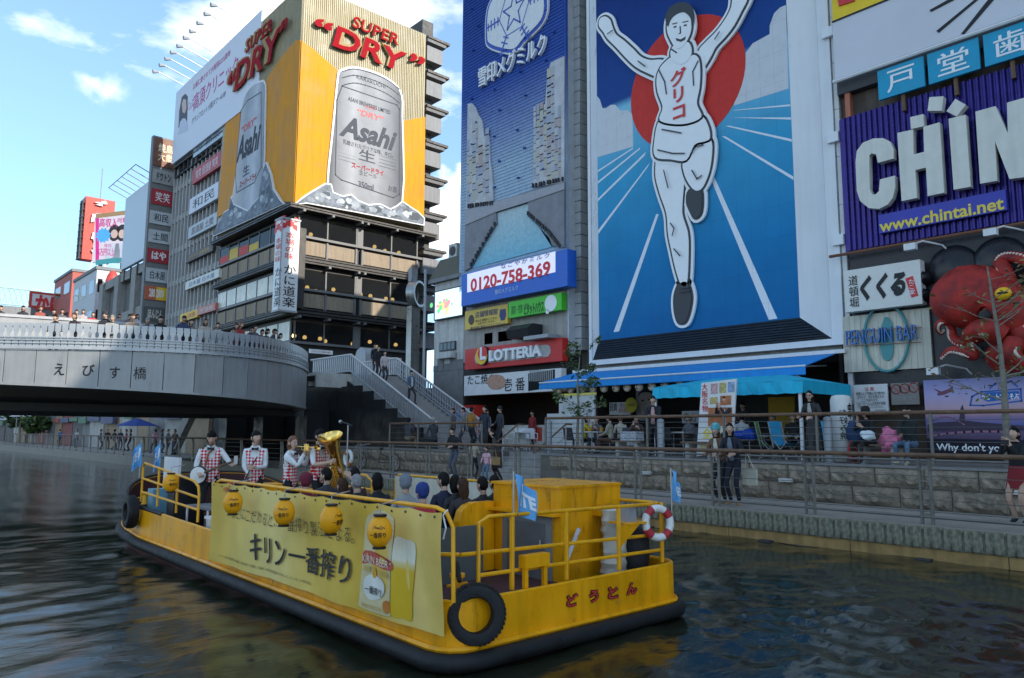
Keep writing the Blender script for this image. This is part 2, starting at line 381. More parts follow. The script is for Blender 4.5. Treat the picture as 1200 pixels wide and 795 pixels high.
for k in range(14): MB().box(XE-.03, XE+.02, 1.3+k*2.5, 1.3+k*2.5+2.485, -.0, ZW-.375).part('fender_timber', tb, walk)
mb = MB()
for k in range(12): mb.box(XE-.2, XE+.1, 2+k*2.9, 2.25+k*2.9, -1.3, .03)
mb.part('pile', dgrey, walk)
# upper deck, retaining wall of rock-faced blocks
deck = MB(); deck.box(XW+.02, 60, -8, 17.4, -1.3, ZD); deck.box(18.6, 60, 17.4, 20.4, -1.3, ZD); deck.box(XW+.02, 60, 20.4, 33, -1.3, ZD)
deckpav = M('deck_paving', (.14, .122, .105), .8, var=.2, sc=3)
struct('upper_deck', deck, deckpav)
stone = M('rock_faced_stone', (.235, .19, .14), .95, var=.45, sc=5, bump=.9, bsc=16, streak=.35)
wall = thing('stone_wall', 'low retaining wall of grey rock-faced blocks below the upper deck', 'wall', (XW, 10, ZW))
bm_ = []
for k in range(7):
    nxx, nz_ = 9, 5; mb = MB(); vs = []
    for j in range(nz_):
        for i in range(nxx):
            e = min(i, nxx-1-i, j, nz_-1-j)
            d = .0 if e == 0 else .05+.075*random.random()+.04*mnoise.noise((i*.9, j*.9, k*7.3))
            vs.append((-d, -.49+.98*i/(nxx-1)+(random.uniform(-.03,.03) if e else 0), .006+.40*j/(nz_-1)+(random.uniform(-.025,.025) if e else 0)))
    fs = [(j*nxx+i, (j+1)*nxx+i, (j+1)*nxx+i+1, j*nxx+i+1) for j in range(nz_-1) for i in range(nxx-1)]
    mb.add(vs, fs); mb.add([(0,-.49,.006),(0,.49,.006),(0,.49,.406),(0,-.49,.406),(.1,-.49,.006),(.1,.49,.006),(.1,.49,.406),(.1,-.49,.406)], [(4,5,6,7),(0,1,5,4),(2,3,7,6),(0,4,7,3),(1,2,6,5)])
    bm_.append(mb.mesh('stone_block', stone))
for c in range(2):
    yy = 1.0+(.5 if c else 0)
    while yy < 33:
        if not 16.9 < yy < 20.9: link('stone_block', bm_[random.randrange(7)], wall, loc=(0, yy-10, c*.412))
        yy += 1.0
MB().box(XW-.03, XW+.25, .3, 17.38, ZD-.04, ZD+.012).part('coping', M('coping', (.2,.19,.18), .8, bump=.2), wall)
MB().box(XW-.03, XW+.25, 20.42, 33, ZD-.04, ZD+.012).part('coping', MATS['coping'], wall)
lm = M('wall_lamp', (.5, .5, .46), .5)
for yy in (4.35, 9.0, 13.1):
    b = MB().box(XW-.17, XW-.06, yy-.16, yy+.16, ZW+.42, ZW+.50); o = single('wall_light', b, lm, {4.35:'small flat wall light on the stone wall nearest the right edge',9.0:'small flat wall light on the stone wall below the menu board woman',13.1:'small flat wall light on the stone wall behind the boat cabin'}[yy], 'light', 'small lights set in the stone wall')
st = thing('steps', 'short flight of concrete steps from the lower walk up to the deck', 'steps', (17.7, 18.9, ZW))
for k in range(5): MB().box(16.92+.33*k, 18.6, 17.42, 20.38, ZW, ZW+.174*(k+1)-.002).part('step', concrete, st)
for yy in (17.7, 20.1):
    b = MB(); b.tube([(16.9, yy, 1.45), (18.4, yy, 2.4), (18.7, yy, 2.4)], .03, 8); b.part('handrail', wood, st)
    b = MB()
    for q in (0, .5, 1): b.tube([(16.95+1.45*q, yy, ZW+.1+.8*q), (16.95+1.45*q, yy, 1.45+.92*q)], .022, 6)
    b.tube([(16.9, yy, 1.05), (18.4, yy, 2.0)], .012, 6); b.part('rail_frame', steel, st)
# railings
post_m = M('rail_post', (.17, .16, .14), .5, .5, var=.2)
def railing(name, label, X, z0, z1, ys, ymin, ymax, double, cables, skip=None):
    t = thing(name, label, 'railing', (X, (ymin+ymax)/2, z0))
    if double:
        mb = MB()
        for s in (-.085, .085):
            mb.tube([(0, s, 0), (0, s, .9), (-.03, s*1.0, z1-z0-.06), (-.06, s, z1-z0-.02)], .032, 6)
        for q in range(5): mb.box(-.02, .02, -.09, .09, .16+q*.19, .185+q*.19)
    else:
        mb = MB(); mb.tube([(0, 0, 0), (0, 0, z1-z0-.03)], .036, 8); mb.lathe([(.07,0),(.07,.02),(.04,.03)], (0,0,0), n=8)
    pmh = mb.mesh('post', post_m)
    for yy in ys: link('post', pmh, t, loc=(0, yy-(ymin+ymax)/2, 0))
    x = X-.06 if double else X
    MB().tube([(x, ymin, z1), (x, (ymin+ymax)/2, z1), (x, ymax, z1)], .042, 8).part('handrail', wood, t, True)
    for k in range(cables):
        z = z0+.22+(z1-z0-.38)*k/(cables-1); MB().tube([(X, ymin, z), (X, ymax, z)], .0065, 5).part('cable', M('cable_steel', (.10,.10,.10), .5, .5), t)
    MB().tube([(X, ymin, z0+.13), (X, ymax, z0+.13)], .028, 6).part('bottom_rail', post_m, t)
    return t
railing('railing', 'long grey railing with brown handrail along the lower walk at the water', 14.15, ZW, 1.75, [2.92+2.09*k for k in range(46)], .8, 99, True, 5)
railing('railing', 'railing with thin cables and brown handrail on the upper deck edge', 17.05, ZD, 2.57, [3.4+1.23*k*2 for k in range(6)]+[17.3], 1.2, 17.3, False, 6)
railing('railing', 'short railing stretch on the deck edge below the staircase', 17.05, ZD, 2.45, [20.5, 22.4, 24.4, 26.4], 20.5, 26.4, False, 4)
bol = MB().lathe([(.10,0),(.10,1.02),(.085,1.06),(.02,1.08)], (0,0,0), n=12)
for i, (yy, lb) in enumerate(((8.2, 'thick grey post behind the railing beside the woman in sunglasses'), (13.0, 'thick grey post behind the railing at the man in the dark suit'), (17.45, 'thick grey post at the top of the short steps'))):
    o = tag(link('bollard', bol.mesh('bollard', galv, smooth=True)), lb, 'bollard', 'thick posts on the deck edge'); o.location = (17.35, yy, ZD)

# ------------------------------------------------------------------ bridge
plan = [(-16,38),(-8,34.6),(-2,31.9),(1.5,30.2),(3.8,28.7),(5.7,27.3),(7.6,26.3),(9.4,25.9),(11.3,26.25),(13,27.4),(14.3,28.9),(15.5,30.8),(16.2,32.5),(16.6,34.2)]
sm = smoothpts(plan, 24, closed=False)
def resample(pts, st):
    out = [Vector(pts[0])]; acc = 0
    for a, b in zip(pts, pts[1:]):
        a = Vector(a); b = Vector(b); l = (b-a).length; t = st-acc
        while t <= l: out.append(a+(b-a)*(t/l)); t += st
        acc = (acc+l) % st if l else acc
        acc = l-(t-st)
    return out
def zb(x): return 3.68-.5*max(0, min(1, (x-3)/11))
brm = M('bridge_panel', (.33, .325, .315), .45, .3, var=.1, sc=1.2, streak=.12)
wear(brm, (.12,.12,.115), .55, .75, (4,4,.5), .5)
fin = M('bridge_fin', (.44, .44, .435), .4, .4, var=.1, streak=.1)
br = thing('footbridge', 'curved grey steel footbridge with slim upright balusters across the canal', 'bridge', (8, 36, 0))
rs = resample(sm, .96)
for a, b in zip(rs, rs[1:]):
    d = (b-a).normalized(); u = Vector((d.x, d.y, 0)); n = Vector((d.y, -d.x, 0))
    a3 = Vector((a.x, a.y, 0))+u*.012; b3 = Vector((b.x, b.y, 0))-u*.012; mb = MB(); z0a, z0b = zb(a.x), zb(b.x); vs = []
    for q in (0, -.06):
        vs += [a3+n*q+Vector((0,0,z0a)), b3+n*q+Vector((0,0,z0b)), b3+n*q+Vector((0,0,4.68)), a3+n*q+Vector((0,0,4.68))]
    mb.add(vs, [(0,1,2,3),(7,6,5,4),(0,4,5,1),(1,5,6,2),(2,6,7,3),(3,7,4,0)]); mb.part('fascia_panel', brm, br)
def ribbon(mb, pts, z0, z1, off0, off1):
    vs = []; k = len(pts)
    for i in range(k):
        d = (pts[min(i+1,k-1)]-pts[max(i-1,0)]).normalized(); n = Vector((d.y, -d.x))
        for o_, z in ((off0,z0),(off1,z0),(off1,z1),(off0,z1)):
            p = pts[i]+n*o_; zz = z(p.x) if callable(z) else z; vs.append((p.x, p.y, zz))
    fs = []
    for i in range(k-1):
        for j in range(4): fs.append((i*4+j, (i+1)*4+j, (i+1)*4+(j+1)%4, i*4+(j+1)%4))
    fs += [(3,2,1,0), (k*4-4,k*4-3,k*4-2,k*4-1)]
    return mb.add(vs, fs)
rf = resample(sm, .5)
ribbon(MB(), rf, 4.70, 4.80, -.1, .07).part('edge_trim', fin, br)
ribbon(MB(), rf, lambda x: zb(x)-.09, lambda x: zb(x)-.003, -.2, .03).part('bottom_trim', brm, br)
ribbon(MB(), rf, 4.80, 5.02, -.16, -.10).part('kick_plate', galv, br)
ribbon(MB(), rf, 5.40, 5.46, -.12, -.06).part('handrail', fin, br)
for q in (4.88, 4.98, 5.06): ribbon(MB(), rf, q, q+.035, .02, .055).part('guard_rail', fin, br)
pts = [(-.094,0),(.094,0),(.094,.26),(.05,.34),(.05,.43),(.088,.5),(.094,.74),(-.094,.74),(-.088,.5),(-.05,.43),(-.05,.34),(-.094,.26)]
fb = MB().prism(F((0,0,0),(1,0,0)), pts, -.012, .012).mesh('baluster', fin)
for a, b in list(zip(resample(sm, .215), resample(sm, .215)[1:])):
    d = (b-a); o = link('baluster', fb, br, loc=(a.x-8, a.y-36, 4.8)); o.rotation_euler = (math.radians(-0), 0, math.atan2(d.y, d.x))
mb = MB(); top = [(p.x, p.y) for p in rf]+[(17.2, 37), (17.2, 47), (-16, 50)]
n = len(top); vs = [(x, y, zb(x)-.02) for x, y in top]+[(x, y, ZS-.16) for x, y in top]
cxm = Vector((6, 38)); vs = [(x+(cxm.x-x)*.012, y+(cxm.y-y)*.012, z) for x, y, z in vs]
mb.add(vs, [tuple(range(n-1, -1, -1)), tuple(range(n, 2*n))]+[(i, (i+1)%n, (i+1)%n+n, i+n) for i in range(n)])
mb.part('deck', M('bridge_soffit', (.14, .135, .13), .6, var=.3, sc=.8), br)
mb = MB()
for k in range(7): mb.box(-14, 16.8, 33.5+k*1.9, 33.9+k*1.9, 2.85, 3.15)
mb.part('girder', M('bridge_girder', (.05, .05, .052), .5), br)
up_ = [Vector(p) for p in smoothpts([(-16,41),(-6,37),(4.4,34.4),(7.5,33.7),(10.2,33.5),(12.6,33.6),(14.4,34.6),(15.4,36.5)], 8, False)]
ribbon(MB(), up_, ZS, 6.45, -.25, 0).part('upper_parapet', M('parapet_granite', (.34,.34,.335), .6, var=.12), br)
ribbon(MB(), up_, 6.45, 6.56, -.3, .05).part('parapet_cap', M('parapet_cap', (.42,.42,.42), .5), br)
mb = MB(); vs = [(p.x, p.y+.2, 5.55) for p in up_]+[(16.5,47,5.55),(-16,50,5.55)]
mb.add(vs, [tuple(range(len(vs)))]); mb.part('upper_deck_slab', concrete, br)
# black abutment, street block behind the bridge
blk = M('black_cladding', (.010, .010, .011), .55, var=.3, sc=2)
ab = thing('abutment', 'black clad bridge abutment under the staircase landing', 'wall', (18.5, 30, ZD))
for k in range(8): MB().box(18.45, 18.6, 25.2+k*1.0, 26.19+k*1.0, ZD, 4.3 if k > 5 else 1.9+.42*(k)).part('panel', blk, ab)
MB().prism(FX(18.75), [(-33,ZD),(-25.9,ZD),(-33,4.6)], -.1, 0).part('backing', blk, ab); MB().box(18.6, 22, 33, 33.3, ZD, 4.4).part('panel', blk, ab); MB().box(18.45, 18.6, 33.2, 47, -1, 4.4).part('panel', blk, ab)
for k in range(3): MB().box(17.2, 18.4, 34+k*5, 35.2+k*5, -1, 3.2).part('pier', blk, ab)
struct('street', MB().box(18.6, 60, 33.3, 170, -1.2, ZS), M('street_asphalt', (.07,.07,.07), .9))
# calligraphy of the bridge's name on the fascia, each character bent to its panel
for ch, x0, x1, y0, y1 in (('え',64,75,426,440),('び',97,110,427,441),('す',129,140,430,444),('橋',157,171,430,445)):
    xm = (x0+x1)/2; r = ray(xm, 434); best = min(range(len(rs)-1), key=lambda i: abs((rs[i].x+rs[i+1].x)/2*r.y-(rs[i].y+rs[i+1].y)/2*r.x))
    a, b = rs[best], rs[best+1]; d = b-a; Fr = F((a.x, a.y, 0), (d.x, d.y, 0)); T(br, Fr, ch, (x0,y0), (x1,y1), ink, .012, bold=.012)

# ------------------------------------------------------------------ staircase down to the deck
fin2 = M('stair_baluster', (.36, .37, .38), .45, .4)
sc_ = thing('staircase', 'staircase with grey balustrades descending from the footbridge to the deck', 'staircase', (20.3, 30, ZD))
X0, X1 = 19.0, 21.7; YT, YB = 33.0, 25.6; ZT, ZB = 4.95, ZD; sl_ = (ZT-ZB)/(YT-YB)
nst = 20
sm_ = M('stair_concrete', (.42, .41, .37), .8, var=.12, streak=.15)
stm = MB().box(X0+.12, X1-.12, 0, (YT-YB)/nst+.05, -(ZT-ZB)/nst, 0).mesh('step', M('step_stone', (.28,.27,.26), .8))
for k in range(nst): link('step', stm, sc_, loc=(-20.3, YB+(YT-YB)*k/nst-30, (ZT-ZB)*(k+1)/nst))
Fs = FX(X0)
for X in (X0, X1):
    MB().prism(F((X,0,0),(0,-1,0)), [(-YT, ZT+.1), (-YT, ZT-.62), (-YB-.3, ZB), (-YB+.0, ZB), (-YB, ZB+.12)], -.12, .0).part('stringer', sm_, sc_)
    MB().tube([(X-.06, YB, ZB+.98), (X-.06, YT, ZT+.98), (X-.06, 37.2, ZT+.98)], .055, 8).part('handrail', fin, sc_, True)
    MB().tube([(X-.06, YB, ZB+.16), (X-.06, YT, ZT+.16), (X-.06, 37.2, ZT+.16)], .03, 6).part('bottom_rail', fin2, sc_)
bal = MB().box(-.02, .02, -.045, .045, .14, .97).mesh('baluster', fin2)
for X in (X0, X1):
    for k in range(56):
        y = YB+.1+k*(37-YB)/56; z = ZB+sl_*(y-YB) if y < YT else ZT; link('baluster', bal, sc_, loc=(X-.06-20.3, y-30, z-ZD))
for q in (.45, .7): MB().tube([(X1-.25, YB+.2, ZB+q+.05), (X1-.25, YT, ZT+q)], .022, 6).part('grab_rail', steel, sc_)
MB().box(X0-1.9, X1, YT, 37.4, ZT-.15, ZT).part('landing', sm_, sc_); MB().box(X0-.05, X0+.1, YT, 37.4, ZT-.7, ZT-.15).part('landing_beam', sm_, sc_)
MB().box(X0-1.9, X0, YT-.02, YT+.12, ZT-.7, ZT-.15).part('landing_beam', sm_, sc_)
fl = thing('stair_flank', 'pale concrete flank of a stair under the far end of the footbridge', 'staircase', (16.9, 50.5, ZW))
MB().prism(FX(16.6), [(-48.2,3.2),(-49.4,3.2),(-52.6,ZW),(-51.4,ZW)], -.4, 0).part('slab', concrete, fl)
# ------------------------------------------------------------------ centre tower with the blue advertisement
wallc = M('tower_wall', (.33,.31,.28), .8, var=.15, streak=.25)
tilew = M('tile_strip', (.42,.42,.41), .6, var=.1, streak=.2)
brownw = M('brown_wall', (.11,.095,.08), .85, var=.3, sc=2, streak=.4)
FXF = FX(XF)
t = thing('tower_building', 'tall narrow tower carrying the blue dairy advertisement', 'building', (26, 25.3, ZD))
yL, yR = PX(543, 340, XF).y, PX(664, 340, XF).y
MB().box(XF+.05, 29, yR+.02, yL, 5.5, 37).part('wall', wallc, t)
MB().box(XF+.9, 29, yR-1.05, yR+.0, ZD, 37).part('side_wall', brownw, t)
for k in range(64): MB().box(XF+.45, XF+.9, yR-.42, yR-.02, 5.6+k*.5, 5.6+k*.5+.47).part('tile', tilew, t) if k < 60 else None
MB().box(XF+.06, XF+.45, yR-.06, yR+.015, 5.4, 37).part('corner_strip', M('corner_strip', (.5,.51,.52), .5), t)
MB().box(XF+.12, 29, yR+.02, yL, 4.0, 5.49).part('dark_band', M('dark_band', (.03,.03,.03), .6), t)
for a, b in (((566,390),(577,404)), ((582,388),(600,400))):
    r_ = FXF.rect(a, b, 0); f_ = MB().fbox(FXF, r_[0], r_[1], r_[2], r_[3], -.12, -.06).part('window', steel, t); MB().fbox(FXF, r_[0]+.05, r_[1]-.05, r_[2]+.05, r_[3]-.05, -.06, -.05).part('pane', glassd, f_)
ad = SIGN('advertising_panel', 'tall blue louvred advertisement with a white snow crystal crest on the centre tower', 'advertisement', FXF, (543.5,-60), (664,315), ramp('sky_print', 2, [(0,(.30,.40,.50)),(.30,(.34,.44,.54)),(.40,(.20,.27,.46)),(.54,(.035,.085,.33)),(1,(.006,.035,.20))], .5, .1), -.02, .12)
a0, a1, b0, b1 = FXF.rect((545,-60), (662,312), .12)
slat = ramp('slat_print', 2, [(0,(.3,.4,.5)),(1,(.3,.4,.5))])
louv = MB()
nl = int((b1-b0)/.16)
for k in range(nl): louv.fbox(FXF, a0, a1, b0+.16*k, b0+.16*k+.085, .12, .145)
louv.part('louvre', MATS['sky_print'], ad)['kind'] = 'stuff'
random.seed(11); lp = MB().lathe([(.05,0),(.05,.12),(.02,.16)], (0,0,0), (-1,0,-.3), n=6).mesh('lamp_stud', M('stud_blue', (.02,.06,.30), .4, var=0))
for r_ in range(12):
    for c in range(4):
        a = a0+.8+c*1.75+(.5 if r_ % 2 else 0)+random.uniform(-.1,.1); b = b0+4.6+r_*1.25+random.uniform(-.15,.15)
        if a < a1-.3: p = FXF.w(a, b, .14); link('lamp_stud', lp, ad, loc=(p.x-ad.location.x, p.y-ad.location.y, p.z-ad.location.z))
crest = [(571,43),(571.5,18),(576,2),(590,-16),(612,-26),(632,-16),(637,4),(633,24),(613,45),(602,57),(587,56),(574,51)]
cp = smoothpts(FXF.poly(crest, .3), 5)
MB().prism(FXF, offpoly(cp, .16), .14, .26).part('crest_edge', M('crest_blue', (.02,.07,.40), .4), ad)
MB().prism(FXF, offpoly(cp, .24), .14, .24).part('crest_back', white, ad)
MB().prism(FXF, cp, .26, .30).part('crest', white, ad)
mb = MB(); ca, cb = FXF.px(602, 13, .31)
star = [(ca+(.78 if i % 2 == 0 else .33)*math.sin(i*math.pi/5), cb+(.95 if i % 2 == 0 else .40)*math.cos(i*math.pi/5)) for i in range(10)]
def outline(mb, F_, pts, w, d, closed=True):
    n = len(pts)
    for i in range(n if closed else n-1):
        p = Vector(pts[i]); q = Vector(pts[(i+1)%n]); dd = (q-p)
        if dd.length < 1e-6: continue
        dd.normalize(); nn = Vector((-dd.y, dd.x))*w/2; e = dd*w/2
        c = [p-e+nn, p-e-nn, q+e-nn, q+e+nn]; mb.add([F_.w(x.x, x.y, d) for x in c], [(0,1,2,3)])
outline(mb, FXF, star, .07, .312)
hexa = [(ca+1.05*math.sin(i*math.pi/3+.5), cb+1.2*math.cos(i*math.pi/3+.5)) for i in range(6)]
outline(mb, FXF, hexa, .045, .311)
for i in range(6):
    an = i*math.pi/3+.5; c, s = math.cos(an), math.sin(an)
    for q, l in ((1.15,.34),(1.4,.42),(1.65,.42),(1.88,.30)):
        outline(mb, FXF, [(ca+q*s-l*.5*c, cb+(q*c+l*.5*s)*1.1), (ca+q*s+l*.5*c, cb+(q*c-l*.5*s)*1.1)], .07, .313+.0005*i, False)
    outline(mb, FXF, [(ca+1.1*s, cb+1.1*c*1.1), (ca+1.95*s, cb+1.95*c*1.1)], .08, .316+.0005*i, False)
o = mb.part('crest_drawing', blue_ink, ad)
T(ad, FXF, '雪印メグミルク', (563,82), (642,63), wink, .18, .34, bold=.018)
# printed street scene: cut-out towers, the road and the river apron
rng = random.Random(4)
def cutout(par, name, pts, d, base, seed):
    r2 = random.Random(seed)
    POLY(par, name, FXF, pts, base, .15, d)
    xs = [p[0] for p in pts]; ys = [p[1] for p in pts]; top = min(ys); bot = max(ys)
    pal = [(.40,.40,.42),(.33,.35,.40),(.42,.38,.36),(.46,.45,.44),(.30,.32,.38),(.38,.30,.28),(.43,.40,.32),(.37,.38,.4)]
    mats_ = [M('print_tone_%d' % i, c, .5, var=.1) for i, c in enumerate(pal)]; bl = MB()
    x = min(xs)+1.2
    while x < max(xs)-2.5:
        w = r2.uniform(2.2, 5); y = top+(bot-top)*r2.uniform(.05,.4)
        # clip the start of a printed block under the cut-out's top edge
        lim = [p[1] for p in pts if abs(p[0]-x) < 9]; y = max(y, (max(lim) if len(lim) > 3 else top)+2) if False else max(y, top+8+abs(x-sum(xs)/len(xs))*.9)
        while y < bot-9:
            h = r2.uniform(4, 15); 
            if y+h < bot-6 and x+w < max(xs)-1.5:
                q = FXF.rect((x, y), (x+w, y+h), d); bl.fbox(FXF, q[0], q[1], q[2], q[3], d, d+.004, r2.randrange(8))
            y += h+.5
        x += w+.5
    bl.part('printed_blocks', mats_, par)['kind'] = 'stuff'
cutb = M('cutout_print', (.46,.45,.46), .5, var=.25, sc=1.5)
cutout(ad, 'cutout_towers', [(548,122),(553,121),(557,126),(560,134),(565,142),(567,160),(573,160),(574,185),(577,210),(578,238),(546,247)], .22, cutb, 1)
cutout(ad, 'cutout_towers', [(661,66),(661,214),(624,220),(626,170),(630,137),(638,134),(641,90),(645,74),(652,70)], .22, cutb, 8)
road = M('print_road', (.20,.195,.21), .6, var=.25, sc=2)
POLY(ad, 'printed_road', FXF, [(545.5,246),(661,213),(661,290),(647,288),(642,275),(632,265),(619,252),(619,236),(581,248),(582,262),(570,280),(551,314),(543.8,318)], road, .15, .26)
POLY(ad, 'printed_kerb', FXF, [(545.5,246.5),(661,214),(661,222),(619,236.5),(581,248.5),(545,264)], M('print_kerb', (.33,.32,.34), .6), .26, .30)
POLY(ad, 'printed_canal', FXF, [(582,250),(619,239),(619,254),(632,267),(642,277),(647,290),(652,288),(553,315),(570,283),(582,264)], ramp('canal_print', 2, [(0,(.20,.46,.56)),(1,(.45,.55,.56))], .5, .12, 6), .15, .17)
mb = MB()
for (x0,y0),(x1,y1) in (((551,313),(581,262)), ((618,252),(643,274)), ((643,274),(656,291)), ((547,244),(579,240)), ((624,220),(660,212))):
    for i in range(11):
        q = (i+rng.random()*.7)/11; x = x0+(x1-x0)*q; y = y0+(y1-y0)*q; r_ = FXF.rect((x, y-4.2), (x+1.3, y), .27); mb.fbox(FXF, r_[0], r_[1], r_[2], r_[3], .26, .34)
mb.part('printed_pedestrians', M('print_dark', (.03,.03,.035), .6), ad)['kind'] = 'stuff'

nb = SIGN('number_sign', 'blue sign with a lit panel of red phone digits under the tall blue advertisement', 'sign', FXF, (541,322), (665,335), M('sign_blue', (.02,.12,.52), .4), .0, .55)
a0, a1, b0, b1 = FXF.rect((547,327), (650.5,327), .56)
FB = FX(XF-.55)
POLY(nb, 'lit_panel', FXF, [(547.5,321.5),(650.5,294.8),(650.5,319),(547.5,343)], M('lit_panel', (.80,.78,.92), .5, var=.06, emit=.12), .55, .575)
T(nb, FXF, '0120-758-369', (551.5,327), (645,15.5,'h'), M('digit_red', (.72,.03,.04), .5, var=0), .59, bold=.03)
T(nb, FXF, 'なごやかミルク', (587,310), (644,5.5,'h'), M('led_ink', (.05,.05,.2), .5, var=0), .59, bold=.01, space=1.3)
T(nb, FXF, '雪印メグミルク', (580,340), (607,5.5,'h'), M('pale_ink', (.5,.6,.75), .5, var=0), .565, bold=.02)
ys_ = SIGN('yellow_sign', 'yellow property shop board left of the green board', 'sign', FXF, (545,365.5), (595,379), M('sign_yellow', (.62,.42,.06), .45), .0, .22)
T(ys_, FXF, '店舗情報館', (557,366), (583,7,'h'), M('navy_ink', (.03,.04,.14), .5, var=0), .235, bold=.03)
T(ys_, FXF, '株式会社 東亜リアルエステート', (551,383.5), (592,3.4,'h'), MATS['navy_ink'], .235, bold=.01); T(ys_, FXF, '居ぬき店舗のことなら\nおまかせください', (557,375), (582,6.5,'h'), ink, .235, bold=.01)
MB().prism(FXF, smoothpts(FXF.poly([(552,369),(555,372),(555,378),(552,381),(549,378),(549,373)], .24), 3), .22, .236).part('picture', brownw, ys_)
POLY(ys_, 'picture', FXF, [(586,363),(592,362),(593,369),(591,375),(587,376),(585,370)], MATS['navy_ink'], .22, .236)
gs = SIGN('green_sign', 'bright green estate agent board with a white balloon', 'sign', FXF, (596,354.5), (658,363), M('sign_green', (.07,.50,.03), .45), .0, .32)
T(gs, FXF, 'ピタットハウス', (614,356), (637,14,'h'), M('dk_green_ink', (.01,.06,.02), .5, var=0), .335, bold=.03); T(gs, FXF, '賃貸・売買', (599,359), (612,10,'h'), MATS['dk_green_ink'], .335)
T(gs, FXF, 'http://www.pitat.com/', (599,373), (617,2.2,'h'), MATS['dk_green_ink'], .335)
c_ = FXF.px(645, 355.5, .35); MB().prism(FXF, [(c_[0]+.36*math.cos(i*.35), c_[1]+.36*math.sin(i*.35)) for i in range(18)], .32, .338).part('balloon', wink, gs)
c_ = FXF.px(641, 365.5, .35); MB().prism(FXF, [(c_[0]+.10*math.cos(i*.63), c_[1]+.10*math.sin(i*.63)) for i in range(10)], .32, .338).part('balloon', wink, gs)
vt = thing('vent_hood', 'black boxy vent hood between the green board and the red restaurant sign', 'vent', FXF.w(*FXF.px(630,390), 0))
r_ = FXF.rect((618,378), (645,390), .9); Ft = FXF
MB().prism(F((0,-r_[0],0),(-1,0,0)), [(-XF, r_[2]), (-XF+.8, r_[2]), (-XF+.9, r_[2]+.35), (-XF+.6, r_[3]), (-XF, r_[3])], 0, r_[1]-r_[0]).part('hood', M('hood_black', (.02,.021,.024), .4), vt)
MB().fbox(FXF, r_[0]-.3, r_[1]-.2, r_[2]-.16, r_[2]-.01, .1, .85).part('tray', galv, vt)
lo = SIGN('restaurant_sign', 'red sign with raised white LOTTERIA letters in a grey oval', 'sign', FXF, (545,410), (659,423), M('sign_red', (.55,.025,.02), .4), .0, .35)
oa0, oa1, ob0, ob1 = FXF.rect((556,414), (645,418), .37)
rad_ = (ob1-ob0)/2
cap_ = [(oa1-rad_+rad_*math.sin(i*math.pi/8), (ob0+ob1)/2+rad_*math.cos(i*math.pi/8)) for i in range(9)]+[(oa0+rad_-rad_*math.sin(i*math.pi/8), (ob0+ob1)/2-rad_*math.cos(i*math.pi/8)) for i in range(9)]
MB().prism(FXF, cap_, .35, .362).part('oval', M('oval_grey', (.40,.39,.37), .5), lo)
T(lo, FXF, 'LOTTERIA', (575,411), (636,13,'h'), wink, .38, .50, bold=.035)
c_ = FXF.px(566, 417, .4)
def disc(c, r, n=20, a0=0, a1=2*math.pi, sy=1.): return [(c[0]+r*math.cos(a0+(a1-a0)*i/(n if a1-a0 > 6.2 else n-1)), c[1]+sy*r*math.sin(a0+(a1-a0)*i/(n if a1-a0 > 6.2 else n-1))) for i in range(n)]
MB().prism(FXF, disc(c_, .46), .36, .46).part('emblem_back', ink, lo); MB().prism(FXF, disc((c_[0]-.03,c_[1]), .42), .46, .475).part('emblem_gold', M('gold_ink', (.8,.5,.03), .5, var=0), lo)
MB().prism(FXF, disc((c_[0]+.05,c_[1]+.1), .34), .475, .485).part('emblem_red', rink, lo)
MB().prism(FXF, [(c_[0]-.12,c_[1]+.4),(c_[0]+.02,c_[1]+.42),(c_[0]+.02,c_[1]-.05),(c_[0]+.32,c_[1]-.05),(c_[0]+.3,c_[1]-.2),(c_[0]-.12,c_[1]-.2)], .485, .492).part('emblem_letter', wink, lo)
tk = SIGN('takoyaki_sign', 'white takoyaki sign with brush lettering and a dark glazed end', 'sign', FXF, (544,441), (658,458), M('sign_white', (.66,.65,.63), .4, var=.06), .0, .30)
POLY(tk, 'dark_panel', FXF, [(619,438),(650,433),(650,453.5),(619,458.5)], glassd, .30, .315)
mb = MB()
for k in range(12): mb.fbox(FXF, *FXF.rect((620.5+2.4*k,434), (621.5+2.4*k,447), .32), .315, .33)
mb.part('grille', steel, tk)['kind'] = 'stuff'
T(tk, FXF, 'たこ焼き', (548,440.5), (579,11,'h'), ink, .315, bold=.035); T(tk, FXF, '壱 番', (590,444), (615,15,'h'), ink, .315, bold=.03)
MB().prism(FXF, smoothpts(FXF.poly([(572,443),(581,439),(590,442),(592,450),(586,456),(576,456),(571,450)], .32), 4), .30, .316).part('fist_picture', M('print_skin', (.45,.25,.17), .5, var=.25, sc=6), tk)
# shop under it
sh = thing('takoyaki_shop', 'dark open takoyaki shop front under the white takoyaki sign', 'shop', (24.5, 25.3, ZD))
y0, y1 = yR+.0, yL
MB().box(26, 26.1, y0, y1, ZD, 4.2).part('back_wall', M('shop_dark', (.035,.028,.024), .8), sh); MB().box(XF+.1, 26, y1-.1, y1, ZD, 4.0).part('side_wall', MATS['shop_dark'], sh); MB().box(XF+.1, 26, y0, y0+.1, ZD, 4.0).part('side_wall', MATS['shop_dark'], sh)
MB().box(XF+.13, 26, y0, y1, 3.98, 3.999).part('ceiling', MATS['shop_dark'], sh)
MB().box(XF+.3, XF+1.0, y0+.3, y0+4.4, ZD, 2.45).part('counter', M('counter_white', (.5,.48,.42), .5, var=.2), sh)
for k, c in enumerate(((.6,.45,.05),(.5,.06,.04),(.55,.5,.4))): MB().box(XF+.28, XF+.298, y0+.6+k*1.2, y0+1.5+k*1.2, 1.75, 2.35).part('poster', M('shop_poster_%d' % k, c, .6, var=.25, sc=8), sh)
lampm = M('warm_lamp', (1.0,.50,.14), .5, var=0, emit=2.2)
